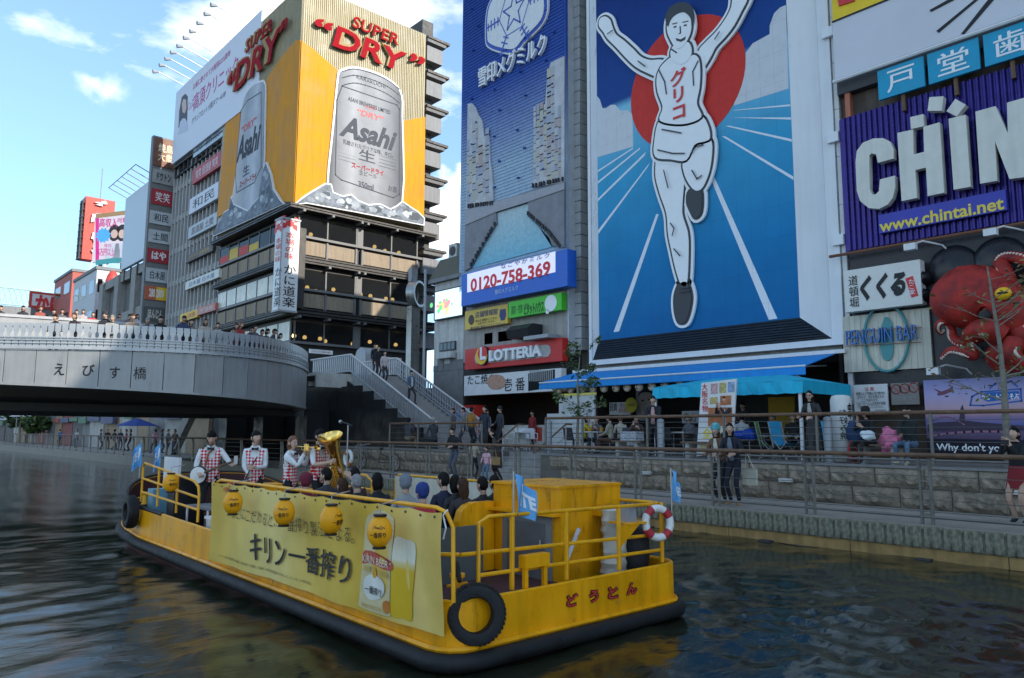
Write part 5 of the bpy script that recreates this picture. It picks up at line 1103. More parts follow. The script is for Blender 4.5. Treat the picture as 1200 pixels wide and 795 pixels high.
MB().fbox(Fq, r_[0]-.05, r_[1]+.1, r_[3]-.06, r_[3]+.03, 0, .02).part('yellow_tape', M('tape_yellow', (.6,.5,.1), .5), ws)
MB().fbox(Fq, r_[0]+.2, r_[1]-.15, r_[2]-.6, r_[3]-.3, 0, .01).part('sheet', M('sheet_grey', (.4,.4,.41), .6), ws)
mbd = thing('menu_board', 'tall leaning white menu board with red vertical lettering and food photos', 'sign', PX(838,535,17.7)); Fq = FX(17.6)
r_ = Fq.rect((821,446),(862,533)); MB().prism(Fq, Fq.poly([(822,449),(863,444),(858,529),(816,535)]), -.05, 0).part('board', M('sign_white', (.66,.65,.63)), mbd)
T(mbd, Fq, vert('大阪名物'), (822,450), (829,33,'h'), rink, .01, bold=.06); rng = random.Random(6)
pics = [M('food_%d' % i, c, .5, var=.5, sc=14) for i, c in enumerate(((.5,.3,.3),(.45,.38,.15),(.25,.35,.5),(.45,.33,.12),(.42,.14,.05),(.5,.45,.3)))]
for i, (x0,y0,x1,y1) in enumerate(((833,450,841,462),(843,449,851,461),(853,448,861,460),(832,466,841,474),(844,464,857,475),(830,478,858,500))): POLY(mbd, 'food_photo', Fq, [(x0,y0),(x1,y0-.5),(x1-.3,y1-.5),(x0-.3,y1)], pics[(i if i < 5 else 4)], 0, .006)
ylo = M('yellow_ink', (.78,.58,.02), .5, var=0); T(mbd, Fq, '全席', (823,502), (845,12,'h'), ylo, .012, bold=.09); T(mbd, Fq, '名物', (819,521), (840,9,'h'), ylo, .012, bold=.09)
ct = cbox('cutlet_sign', 'black on grey skewer shop sign behind the tent', 'sign', (799,482), (826,496), M('pale_grey_sign', (.28,.28,.28), .6), 21.8); T(ct, FX(21.8), '串カツ', (801,484), (824,11,'h'), ink, .09, bold=.05)
# furniture: folding camp chairs, plastic chairs, tables, benches, bags
def tubes(name, mat, par, paths, r=.016): mb = MB(); [mb.tube(p, r, 6) for p in paths]; return mb.part(name, mat, par)
def camp_chair(label, c, loc, rz):
    t = thing('camp_chair', label, 'chair', (0,0,0), 'folding camp chairs')
    for sx in (-.25, .25):
        tubes('leg', galv, t, [[(sx,.22,0),(sx*.9,-.2,.5)]]); tubes('leg', galv, t, [[(sx,-.25,0),(sx,.22,.46)]])
        tubes('armrest', galv, t, [[(sx*1.1,.25,.6),(sx*1.1,-.25,.62)]])
        tubes('back_post', galv, t, [[(sx,-.2,.3),(sx*1.05,-.34,1.0)]])
    mb = MB(); mb.add([(-.25,.24,.43),(.25,.24,.43),(.24,-.02,.36),(-.24,-.02,.36),(.25,-.24,.42),(-.25,-.24,.42)], [(0,1,2,3),(3,2,4,5)]); mb.part('seat', c, t)
    mb = MB(); mb.add([(-.25,-.24,.42),(.25,-.24,.42),(.22,-.30,.7),(-.22,-.30,.7),(.25,-.34,1.0),(-.25,-.34,1.0)], [(0,1,2,3),(3,2,4,5)]); mb.part('backrest', c, t)
    t.location = loc; t.rotation_euler = (0,0,rz); return t
grn = M('camp_green', (.16,.45,.02), .7); cbl = M('camp_blue', (.03,.33,.55), .7); tbl_m = M('table_white', (.55,.55,.54), .4); wdb = M('bench_wood', (.14,.09,.06), .6, var=.3, sc=5)
p = PX(902,523,19.0); camp_chair('lime green folding camp chair under the turquoise canopy', grn, (19.0,p.y,ZD), math.radians(200)); p = PX(921,523,18.8); camp_chair('sky blue folding camp chair beside the lime green one', cbl, (18.8,p.y,ZD), math.radians(170))
p = PX(975,525,18.6); camp_chair('blue folding chair half hidden behind the round white lantern', cbl, (18.6,p.y,ZD), math.radians(120))
def table(label, loc, w=.9, l=.7, h=.72, m=None):
    t = thing('table', label, 'table', loc); x, y, z = loc
    MB().box(x-l/2, x+l/2, y-w/2, y+w/2, z+h-.03, z+h).part('tabletop', m or tbl_m, t)
    for sx in (-1, 1):
        for sy in (-1, 1): MB().tube([(x+sx*(l/2-.05), y+sy*(w/2-.06), z), (x+sx*(l/2-.05), y+sy*(w/2-.06), z+h-.03)], .018, 6).part('leg', steel, t)
    return t
pj = PX(697,520,18.9); table('white cafe table with beer mugs between the woman in yellow and the beige jacket', (18.9,pj.y,ZD))
for dx, dy, lb in ((-.1,.15,'left beer mug on the white cafe table'), (.1,-.2,'right beer mug on the white cafe table')):
    m_ = thing('beer_mug', lb, 'mug', (18.9+dx, pj.y+dy, ZD+.72)); MB().lathe([(.045,0),(.05,.15)], (18.9+dx,pj.y+dy,ZD+.72), n=10).part('glass', M('beer_gold', (.5,.22,.02), .15), m_); MB().tube([(18.9+dx,pj.y+dy-.05,ZD+.75),(18.9+dx,pj.y+dy-.1,ZD+.79),(18.9+dx,pj.y+dy-.05,ZD+.84)], .008, 5).part('handle', M('beer_gold', (.5,.22,.02)), m_)
pj = PX(795,520,19.6); table('white table under the left end of the turquoise canopy', (19.6,pj.y,ZD)); pj = PX(870,520,18.9); table('low dark table piled with blue bags under the canopy', (18.9,pj.y,ZD), h=.5, m=wdb)
def bench(label, loc, l=1.1):
    t = thing('bench', label, 'bench', loc); x, y, z = loc
    for k in range(3): MB().box(x-.2+k*.14, x-.2+k*.14+.13, y-l/2, y+l/2, z+.4, z+.45).part('slat', wdb, t)
    for s in (-1, 1): MB().box(x-.18, x+.2, y+s*(l/2-.2)-.06, y+s*(l/2-.2)+.06, z, z+.4).part('support', M('bench_stone', (.36,.35,.32), .8), t)
    return t
for x, lb in ((736,'brown slatted bench left of the man in the dark suit'), (820,'brown slatted bench under the menu board'), (1030,'brown slatted bench under the two seated people')):
    p = PX(x, 535, 17.5); bench(lb, (17.6, p.y, ZD))
bagb = M('bag_blue', (.02,.07,.4), .4, var=.3, sc=10)
p = PX(868,512,18.9); single('plastic_bag', MB().sph((18.9,p.y,ZD+.6), (.25,.42,.16), 10, 6).sph((18.85,p.y-.3,ZD+.62), (.2,.25,.2), 8, 6), bagb, 'blue plastic sheet bundle on the low table under the canopy', 'bag', None, True)
def chairp(label, loc, rz, m, grp='plastic chairs on the deck'):
    t = thing('plastic_chair', label, 'chair', (0,0,0), grp)
    MB().box(-.22,.22,-.2,.22,.42,.45).part('seat', m, t); mb = MB(); mb.add([(-.22,-.2,.45),(.22,-.2,.45),(.2,-.28,.85),(-.2,-.28,.85),(-.22,-.23,.45),(.22,-.23,.45),(.2,-.31,.85),(-.2,-.31,.85)], [(0,1,2,3),(7,6,5,4),(0,3,7,4),(1,5,6,2),(3,2,6,7)]); mb.part('backrest', m, t)
    for sx in (-.2,.2):
        for sy in (-.18,.19): tubes('leg', m, t, [[(sx,sy,.43),(sx*1.12,sy*1.15,0)]], .02)
        tubes('armrest', m, t, [[(sx*1.15,.2,.43),(sx*1.15,.18,.64),(sx*1.1,-.24,.66)]], .018)
    t.location = loc; t.rotation_euler = (0,0,rz); return t
wpl = M('white_plastic', (.6,.6,.6), .4)
for i, (x, X, a, lb) in enumerate(((598,20.2,30,'left white plastic chair before the takoyaki counter'),(612,20.0,-60,'middle white plastic chair before the takoyaki counter'),(622,20.6,150,'right white plastic chair before the takoyaki counter'))): p = PX(x,520,X); chairp(lb, (X,p.y,ZD), math.radians(a), wpl)
p = PX(606,520,19.4); table('white plastic table beside the white chairs at the takoyaki shop', (19.4,p.y,ZD), .8, .8, .7, wpl)
dkc = M('dark_chair', (.04,.04,.045), .5)
for x, X, a, lb in ((672,18.9,-90,'dark cafe chair at the left end by the woman in yellow'),(727,18.8,80,'dark cafe chair behind the beige jacket'),(786,19.4,-90,'dark cafe chair under the left end of the canopy'),(815,19.4,90,'dark cafe chair beside the menu board')): p = PX(x,530,X); chairp(lb, (X,p.y,ZD), math.radians(a), dkc, 'dark cafe chairs')
# ------------------------------------------------------------------ octopus building at the right
yo1 = PX(990,240,XF).y
obd = thing('octopus_building', 'building front at the right edge with corrugated purple sign and black octopus wall', 'building', (26, 4, ZD))
MB().box(XF+.12, 45, -30, yo1, ZD, 27).part('wall', M('octopus_wall', (.13,.10,.08), .8, var=.4, sc=1.2, streak=.4), obd)
bwl = M('sparkle_black', (.022,.02,.024), .35, var=.5, sc=14)
r_ = FXF.rect((1075,290),(1330,445)); zb0 = PX(1100,450,XF).z; zc0 = PX(1100,290,XF).z
MB().box(XF, XF+.11, -6, yo1-.05, zb0-.1, zc0+.4).part('black_wall', bwl, obd)
MB().box(XF+.02, XF+.11, -6, yo1-.05, ZD, zb0-.102).part('plinth', M('plinth_brown', (.07,.045,.03), .7, var=.2), obd)
# purple corrugated chintai sign
cz0 = PX(1000,295,XF).z; cz1 = PX(1000,138,XF).z; cy1 = yo1; cy0 = 1.5
ch = thing('chintai_sign', 'large purple corrugated sign with big white latin letters', 'sign', (XF, 5, cz0))
pur = M('purple_corrugated', (.035,.022,.17), .28, .35, var=.25, sc=2.5)
mb = MB(); y = cy0
while y < cy1-.1:
    mb.add([(XF-.12,y,cz0),(XF-.12,y,cz1),(XF-.19,y+.035,cz1),(XF-.19,y+.035,cz0),(XF-.19,y+.085,cz0),(XF-.19,y+.085,cz1),(XF-.12,y+.12,cz1),(XF-.12,y+.12,cz0),(XF-.12,y+.16,cz0),(XF-.12,y+.16,cz1)], [(0,1,2,3),(3,2,5,4),(4,5,6,7),(7,6,9,8)]); y += .16
mb.part('corrugation', pur, ch)['kind'] = 'stuff'; MB().box(XF-.11, XF-.01, cy0, cy1, cz0, cz1).part('backing', pur, ch)
letm = M('letter_cream', (.64,.62,.54), .45, var=.06, streak=.1)
FC2 = FX(XF-.19)
def L3(name, pts): pp = FC2.poly(pts, .35); return MB().prism(FC2, pp, .12, .35).part(name, letm, ch)
Cc = [(1047,186),(1028.5,191),(1028,188),(1026.5,181),(1021,179.8),(1018.5,183),(1019,222),(1022,228),(1026,228),(1030,224),(1031,210.5),(1048.5,206),(1049,220),(1046,232),(1040,240),(1030,245),(1018,244),(1008,236),(1004,224),(1002.5,190),(1004,177),(1011,167.5),(1023,162.5),(1035,162),(1043,166),(1047,175)]
L3('letter', Cc)
L3('letter', [(1051.5,156),(1070,152),(1070.5,181.5),(1083,178),(1082,149),(1101,143.5),(1106.5,226),(1087,230),(1085,196.5),(1072.5,199.5),(1074.5,232),(1056.5,236)]); L3('letter', [(1066.5,137.5),(1082,133.8),(1082.5,148),(1067.5,151.5)])
L3('letter', [(1111.5,139.5),(1131.5,134.5),(1137.5,219),(1117.5,222.5)]); L3('letter', [(1089,114),(1105.5,113),(1103.5,130),(1087,130)]); L3('letter', [(1119.5,116),(1132,123),(1121,136.5),(1109,130.5)])
L3('letter', [(1143,131),(1166.5,124.5),(1181,156),(1180,120.5),(1201,114.5),(1206,207),(1183,210),(1166,166),(1168.5,212),(1148.5,215.5)]); L3('letter', [(1206,113),(1262,97),(1262,118),(1246,122),(1251,196),(1228,200),(1223,128),(1207,132)])
un = SIGN('address_sign', 'blue strip sign with a yellow web address on the purple corrugation', 'sign', FC2, (1029,252.5), (1180,246), M('strip_blue', (.045,.05,.36), .4), .02, .16); T(un, FC2, 'www.chintai.net', (1030,259), (1178,14,'h'), M('gold_yellow', (.72,.55,.08), .5, var=0), .172, bold=.025)
MB().tube([(XF-.35,cy0,cz0-.12),(XF-.35,cy1+.4,cz0-.12)], .05, 6).part('bottom_rail', M('rust_pipe', (.16,.07,.04), .7), ch)
def spot(label, px_, py_, X, rz=0):
    p = PX(px_, py_, X); t = thing('spotlight', label, 'spotlight', p, 'white spotlights on the octopus wall'); MB().box(p.x-.09,p.x+.09,p.y-.15,p.y+.15,p.z-.08,p.z+.10).part('head', white, t)
    MB().tube([p+Vector((.1,0,.1)), p+Vector((.35,-.2,.2)), p+Vector((.8,-.55,.1)), p+Vector((1.0,-.7,-.15))], .025, 6).part('arm', white, t)
spot('white spotlight on a bent arm below the left half of the purple sign', 1067, 290, XF-1.0); spot('white spotlight on a bent arm below the right half of the purple sign', 1161, 273, XF-1.0); spot('white floodlight below the bar sign above the harbour poster', 1094, 436, XF-.9)
# upper white billboard and teal panels
FW = FX(XF-.3)
wb = SIGN('upper_billboard', 'pale grey billboard with black sweeping lines at the top right corner', 'billboard', FW, (976,28), (1330,11), M('billboard_grey', (.58,.57,.60), .5, var=.05, sc=.6), -.2, .2) if False else thing('upper_billboard', 'pale grey billboard with black sweeping lines at the top right corner', 'billboard', (XF,5,16))
za = FW.px(979,93)[1]; zb2 = FW.px(976,27)[1]; ya2 = -FW.px(977,60)[0]
MB().box(XF-.3, XF+.1, -4, ya2, za, zb2).part('panel', M('billboard_grey', (.58,.57,.60), .5, var=.05, sc=.6), wb)
MB().box(XF-.3, XF+.1, -4, ya2-.02, zb2+.05, zb2+4).part('yellow_panel', M('billboard_yellow', (.78,.52,.015), .45, var=.08), wb); MB().box(XF-.33, XF+.1, -4, ya2, zb2+.0, zb2+.05).part('black_strip', black, wb)
MB().prism(FW, FW.poly([(980,-8),(1002,-8),(1001,1),(983,7)], .05), 0, .05).part('red_print', rink, wb)
for pts in ([(1089,12),(1091,14),(1120,-1),(1114,-2)], [(1097,36.5),(1100,38.5),(1148,-2),(1144,-2)], [(1126,40),(1130,40),(1166,-2),(1160,-3)]): MB().prism(FW, FW.poly(pts, .02), .0, .02).part('sweep_line', ink, wb)
MB().tube([(XF-.45,ya2,za-.15),(XF-.45,-4,za-.15)], .06, 6).part('lower_rail', white, wb); MB().box(XF-.2, XF+.1, -4, ya2, za-.5, za-.02).part('soffit', dgrey, wb)
for chh, x0, x1, y0, h, lb in (('戸',1028,1083,84,36,'left teal board with a white character above the purple sign'),('堂',1086.5,1148,68,36,'middle teal board with a white character above the purple sign'),('歯',1151.5,1215,41,36,'right teal board with a white character above the purple sign')):
    a0, a1, b0, b1 = FW.rect((x0,y0),(x1,h,'h'), .1); zz1 = FW.px(1028,84,.1)[1]; zz0 = FW.px(1029,118,.1)[1]
    s_ = thing('teal_board', lb, 'sign', FW.w((a0+a1)/2, zz0, 0), 'teal boards with white characters'); MB().fbox(FW, a0, a1, zz0, zz1, 0, .1).part('panel', M('teal_board', (.01,.30,.48), .5, var=.08, streak=.1), s_); w = a1-a0
    mb = MB(); put_text(mb, FW, chh, (a0+w*.2, a0+w*.8, zz0+(zz1-zz0)*.14, zz0+(zz1-zz0)*.86), .112, bold=.045); mb.part('lettering', wink, s_); MB().fbox(FW, (a0+a1)/2-.05, (a0+a1)/2+.05, zz0-.5, zz0, -.1, 0).part('strut', wood, s_)
MB().box(XF-.15, XF+.1, ya2-.35, ya2-.2, cz1, za).part('orange_pipe', M('pipe_orange', (.42,.14,.08), .6), wb)
# kukuru sign, bar sign
kk = SIGN('brush_sign', 'white sign with large black brush kana and a red seal', 'sign', FXF, (988.5,318), (1081,356), M('sign_white2', (.66,.64,.58), .45, var=.05), .1, .45)
T(kk, FXF, 'くくる', (1007,324), (1061,30,'h'), ink, .465, bold=.06, shear=.25); T(kk, FXF, vert('道頓堀'), (994,324), (1005,37,'h'), ink, .465, bold=.02)
POLY(kk, 'seal', FXF, [(1061,326.5),(1069.5,323.5),(1076,346.5),(1068,349)], rink, .45, .462); T(kk, FXF, vert('たこ家'), (1064.5,328), (1071.5,18,'h'), wink, .468, bold=.03)
pg = SIGN('bar_sign', 'cream corrugated sign with blue neon tube letters and a teal oval', 'sign', FXF, (987,372), (1093,431), M('cream_metal', (.62,.58,.47), .5, var=.1, streak=.25), .02, .12)
ra = FXF.rect((987,372), (1093,431), .12); mb = MB(); k = ra[0]
while k < ra[1]-.1: mb.fbox(FXF, k, k+.03, ra[2], ra[3], .12, .135); k += .17
mb.part('rib', M('cream_metal', (.62,.58,.47)), pg)['kind'] = 'stuff'
neo = M('neon_blue', (.05,.16,.42), .4); T(pg, FXF, 'PENGUIN BAR', (992,388), (1076,17,'h'), neo, .2, .28, bold=-.005)
for y_ in (387, 404): MB().tube([FXF.w(*FXF.px(990,y_+2,.24), .24), FXF.w(*FXF.px(1080,y_-3,.24), .24)], .012, 5).part('neon_rod', M('neon_copper', (.25,.1,.07), .5), pg)
oc = FXF.px(1038,396,.2); MB().tube([FXF.w(oc[0]+.62*math.cos(i*math.pi/12), oc[1]+.98*math.sin(i*math.pi/12), .2) for i in range(24)], .04, 6, closed=True).part('oval_tube', M('neon_teal', (.06,.26,.27), .4), pg)
MB().prism(FXF, smoothpts([(oc[0]-.12,oc[1]-.6),(oc[0]-.2,oc[1]),(oc[0]-.1,oc[1]+.4),(oc[0]+.02,oc[1]+.62),(oc[0]+.18,oc[1]+.4),(oc[0]+.2,oc[1]-.1),(oc[0]+.12,oc[1]-.6)], 3), .15, .17).part('penguin_print', MATS['neon_teal'], pg)
# octopus: a big sculpted body with curling arms
oct_ = thing('octopus_sculpture', 'huge red octopus sculpture with a yellow eye on the black wall', 'sculpture', (XF, 4, 6))
ored = M('octopus_red', (.29,.019,.012), .6, var=.6, sc=2.2, bump=.5, bsc=9)
def OP(x, y, d): p = FXF.px(x, y, d); return FXF.w(p[0], p[1], d)
c = OP(1140,350,.7); mb = MB()
mb.sph(c, (.72,1.05,.86), 30, 22)
mb.v = [tuple(Vector(v)+(Vector(v)-c).normalized()*(.07*mnoise.noise((v[1]*1.6, v[2]*1.6, v[0]*1.6))+.03*mnoise.noise((v[1]*5, v[2]*5, v[0]*5)))+Vector((0,-.12*max(0,c.z-v[2]),0))) for v in mb.v]
mb.part('mantle', ored, oct_, True)
MB().tube([OP(1158,352,.75), OP(1170,350,.85), OP(1182,362,.9), OP(1192,380,.8), OP(1205,398,.7)], [.52,.60,.62,.55,.4], 16).part('head', ored, oct_, True)
arms = [([(1184,352),(1182,336),(1177,318),(1173,308),(1180,302),(1196,303),(1215,312)], [.30,.30,.26,.24,.22,.21,.2], .7), ([(1168,384),(1146,394),(1128,402),(1117,396),(1115,386),(1109,378),(1101,379),(1099,386),(1103,391),(1107,388)], [.34,.26,.2,.17,.15,.13,.12,.1,.07,.04], .9),
        ([(1172,392),(1160,386),(1147,387),(1137,396),(1137,408),(1140,417),(1130,413),(1114,411),(1102,421)], [.44,.42,.36,.30,.22,.19,.17,.14,.05], 1.15), ([(1176,396),(1174,408),(1166,418),(1176,429),(1194,428),(1215,425)], [.40,.36,.32,.28,.24,.2], .85),
        ([(1188,378),(1200,392),(1215,410)], [.45,.4,.3], .9), ([(1182,362),(1205,358),(1230,346)], [.4,.34,.25], .8), ([(1190,400),(1186,414),(1196,424),(1212,418)], [.34,.3,.26,.2], 1.2)]
for pts, rs_, d in arms:
    n = len(pts); P = smoothpts([(x, y, d+.14*math.sin(i*1.3), rs_[i]) for i, (x, y) in enumerate(pts)], 5, False); p3 = [OP(q[0], q[1], q[2]) for q in P]
    MB().tube(p3, [max(.03, q[3]*.74)*(1+.05*mnoise.noise((i*.9, d*9, 0))) for i, q in enumerate(P)], 14).part('arm', ored, oct_, True)
    mb = MB()
    for i in range(3, len(p3)-1, 1):
        r = max(.03, P[i][3]*.74); nrm = (p3[i]-p3[i-1]).normalized().cross(Vector((1,0,0))); sp = p3[i]+Vector((-r*.8,0,0))+nrm*r*.52; mb.sph(sp, (.03,.042,.042), 8, 5)
    mb.part('sucker', M('sucker_cream', (.6,.5,.4), .5), oct_)['kind'] = 'stuff'
e = OP(1176,344,1.50); MB().sph(e, (.12,.2,.17), 12, 8).part('eye', M('eye_yellow', (.75,.42,.01), .3, var=.05), oct_, True); MB().sph(e+Vector((-.1,.0,0)), (.04,.13,.035), 8, 6).part('pupil', ink, oct_); MB().sph(e+Vector((.08,.0,.03)), (.16,.28,.25), 12, 8).part('eyelid', ored, oct_, True)
sp = OP(1154,369,1.45); MB().tube([sp+Vector((.5,-.35,.1)), sp+Vector((.2,-.1,.03)), sp], [.3,.26,.22], 12, cap=False).part('siphon', ored, oct_, True); MB().sph(sp+Vector((.02,0,0)), (.03,.15,.14), 10, 6).part('siphon_mouth', black, oct_)
for x, y, lb in ((1118,315,'left large black dome on the octopus wall'), (1172,306,'right large black dome on the octopus wall')):
    single('wall_dome', MB().sph(OP(x,y,.0), (.30,.66,.66), 20, 14), M('dome_black', (.013,.013,.016), .3), lb, 'dome', 'black domes on the octopus wall', True)
for x, y, lb in ((1084,327,'upper dark speaker bracket beside the brush sign'), (1084,347,'lower dark speaker bracket beside the brush sign')):
    single('wall_speaker', MB().lathe([(.2,0),(.2,.22),(.13,.32)], OP(x,y,.1), (-1,.2,0), n=12), M('dome_black', (.015,.015,.02)), lb, 'speaker', 'dark speakers beside the brush sign', True)
# harbour poster with aircraft, notices, shop lantern
Xh = XF-.35; FH = FX(Xh); ph = FH.rect((1084,446),(1330,440)); zh1 = FH.px(1084,446)[1]; zh0 = max(ZD+.05, FH.px(1100,531)[1])
hp = thing('harbour_poster', 'wide dusk harbour poster with an aircraft and white english words', 'poster', (Xh, 5, zh0)); ya3 = -FH.px(1084,480)[0]
MB().box(Xh, Xh+.12, 1.0, ya3, zh0, zh1).part('print', ramp('dusk_print', 2, [(0,(.02,.02,.03)),(.20,(.025,.022,.035)),(.21,(.10,.07,.12)),(.34,(.16,.10,.20)),(.38,(.10,.13,.34)),(.50,(.26,.18,.30)),(.56,(.50,.28,.28)),(.64,(.52,.36,.44)),(.82,(.40,.36,.58)),(1,(.27,.27,.50))], .4, .08, 1, wave=.03), hp)
T(hp, FH, "Why don't you choo...", (1097,519.5), (1222,11,'h'), wink, .008, bold=.02)
plane_m = M('plane_print', (.18,.06,.10), .5, var=0)
POLY(hp, 'aircraft_print', FH, [(1098,461),(1103,459),(1112,456),(1116,452),(1117,454),(1115,458),(1120,460),(1113,460),(1106,463),(1099,464)], plane_m, 0, .004); POLY(hp, 'aircraft_print', FH, [(1094,456),(1096,456),(1106,460),(1103,462)], plane_m, .004, .006)
POLY(hp, 'skyline_print', FH, [(1087,506),(1087,497),(1100,495),(1124,494),(1125,481),(1126,478),(1128,474),(1129,478),(1130,481),(1131,493),(1150,495),(1185,498),(1200,499),(1200,505)], M('skyline_ink', (.05,.03,.06), .5, var=0), .0, .003)
mb = MB(); outline(mb, FH, [FH.px(1086+i*4, 498-9*math.sin(i*math.pi/11), .005) for i in range(12)], .03, .005, False); outline(mb, FH, [FH.px(1090+i*10, 511-.4*i-3*math.sin(i*math.pi/10), .005) for i in range(11)], .05, .0055, False); mb.part('bridge_print', M('bridge_ink', (.3,.14,.2), .5, var=0), hp)['kind'] = 'stuff'
POLY(hp, 'train_print', FH, [(1149,461.5),(1158,460),(1194,458.5),(1195,467),(1158,471),(1150,468)], M('bubble_blue', (.02,.12,.42), .5, var=0), 0, .004); T(hp, FH, 'ラピートであそぶ', (1150,462.2), (1194,7,'h'), wink, .008, bold=.04)
mb = MB(); outline(mb, FH, FH.poly([(1137,475),(1139,465),(1146,461),(1150,459.5),(1196,456),(1197,470),(1152,475.5)], .006), .04, .006); outline(mb, FH, FH.poly([(1160,455),(1166,450),(1185,447),(1192,453)], .006), .04, .0065, False); mb.part('train_outline', MATS['bubble_blue'], hp)
n1 = SIGN('notice_sign', 'white notice board with red and black small print by the bench', 'sign', FX(XF-.3), (1000,451.5), (1041.5,484), M('sign_white', (.66,.65,.63)), 0, .06); Fq = FX(XF-.3)
T(n1, Fq, '注 意', (1013,454), (1024,4.5,'h'), rink, .07, bold=.04); T(n1, Fq, '夜間および早朝は河川敷内の\n立ち入り、花火を禁止する\nことがあります。\nスピーカーによる音楽や迷惑\n行為は遠慮してください。', (1003,460), (1037,19,'h'), ink, .07, bold=.012); T(n1, Fq, '大阪市建設局', (1025,480), (1038,3,'h'), ink, .07)
n2 = SIGN('prohibition_sign', 'grey prohibition board with three red ring symbols', 'sign', FX(XF-.3), (1043.5,449.5), (1077.5,474), M('sign_greybrown', (.22,.20,.18), .5), 0, .06)
for x in (1050,1060,1070.5):
    c = Fq.px(x, 456.5-.1*(x-1050), .07); mb = MB(); outline(mb, Fq, disc(c, .13, 16), .03, .065); outline(mb, Fq, [(c[0]-.09,c[1]+.09),(c[0]+.09,c[1]-.09)], .03, .067, False); mb.part('ring_symbol', M('symbol_red', (.4,.08,.07), .5, var=0), n2)
T(n2, Fq, 'この付近での遊泳・飛び込み\n釣りを禁止します', (1047,465), (1074,5,'h'), M('pale_ink2', (.4,.38,.36), .5, var=0), .07)
ml = thing('shop_lantern', 'tall white cylindrical shop lantern with vertical brush lettering', 'lantern', PX(988,540,18.0)); b = PX(989,548,18.0); y_ = b.y; zt3 = PX(989,463,18.0).z
MB().lathe([(.16,ZD+.02),(.2,ZD+.06),(.24,ZD+.3),(.245,(ZD+zt3)/2),(.24,zt3-.12),(.2,zt3-.02),(.1,zt3)], (18.0,y_,0), n=18).part('shade', M('lantern_white', (.62,.61,.57), .6, var=.08), ml, True)
def cyl_map(ang0):
    def f(a, bb, d): an = ang0-a/.25; return Vector((18.0+(.25+d)*math.cos(an), y_+(.25+d)*math.sin(an), bb))
    return f
mb = MB(); put_text(mb, None, vert('お好み焼'), (-.10,.08,ZD+.55,zt3-.35), .004, bold=.05, mapf=cyl_map(math.radians(212))); put_text(mb, None, vert('串焼'), (-.07,.08,zt3-1.0,zt3-.2), .004, bold=.05, mapf=cyl_map(math.radians(255))); mb.part('lettering', ink, ml)
single('fire_extinguisher', MB().lathe([(.09,0),(.1,.05),(.1,.38),(.05,.46),(.03,.52)], (17.7,y_-.35,ZD), n=10), red, 'small red extinguisher standing at the foot of the white shop lantern', 'extinguisher', None, True)
# unseen blocks on the same bank, added and sized to shade the canal and bridge
bld('south_shade_block', 'plain unseen city block shading the canal, right of the octopus building', XF+.5, 60, -70, -30.2, 29, M('south_wall', (.3,.29,.27), .8))
bld('rear_shade_block', 'plain unseen city block added for shade behind the canal front buildings', 41, 75, -70, 27, 26, M('rear_wall', (.28,.27,.26), .8))
tarp = thing('tarpaulin', 'bright blue tarpaulin heaped at the foot of the staircase', 'tarpaulin', PX(538,500,21.8)); q = PX(540,490,21.9)
rng = random.Random(9); mb = MB(); vs = []; n = 9
for i in range(n):
    for j in range(7): u, v = i/(n-1), j/6; vs.append((21.9+.35*math.sin(u*5+v*3)*.4-.25*v, q.y+.9-1.8*u, ZD+(1.9-.55*u)*(1-v)+.05*rng.random()))
mb.add(vs, [(i*7+j, i*7+j+1, i*7+j+8, i*7+j+7) for i in range(n-1) for j in range(6)]); mb.part('sheet', M('tarp_blue', (.02,.22,.58), .5, var=.15), tarp, True)
# ------------------------------------------------------------------ people
SKIN = M('skin', (.52,.33,.24), .5, var=.06, sc=8); SKIN2 = M('skin_tan', (.44,.27,.19), .5, var=.06, sc=8)
HAIRC = {'black': M('hair_black', (.012,.010,.009), .62, var=.4, sc=30, bump=.5, bsc=90, spec=.12), 'brown': M('hair_brown', (.06,.03,.018), .6, var=.4, sc=30, bump=.5, bsc=90, spec=.12), 'grey': M('hair_grey', (.20,.19,.18), .5, var=.3, sc=20), 'red': M('hair_auburn', (.16,.065,.03), .45, var=.3, sc=20)}
FEAT = M('face_dark', (.02,.014,.012), .4, var=0); LIP = M('lips', (.36,.13,.11), .5, var=0)
CM = {}
def cloth(c):
    k = tuple(round(x, 3) for x in c)
    if k not in CM: CM[k] = M('cloth_%d' % len(CM), c, .8, var=.16, sc=9, bump=.12, bsc=40)
    return CM[k]
def ik(a, t, l1, l2, pole):
    a = Vector(a); t = Vector(t); d = t-a; L_ = min(d.length, (l1+l2)*.995); d.normalize(); t = a+d*L_
    x = (l1*l1-l2*l2+L_*L_)/(2*L_); h = math.sqrt(max(1e-6, l1*l1-x*x)); p = Vector(pole); p = p-d*p.dot(d); p.normalize()
    return a+d*x+p*h, t
BODY = {}
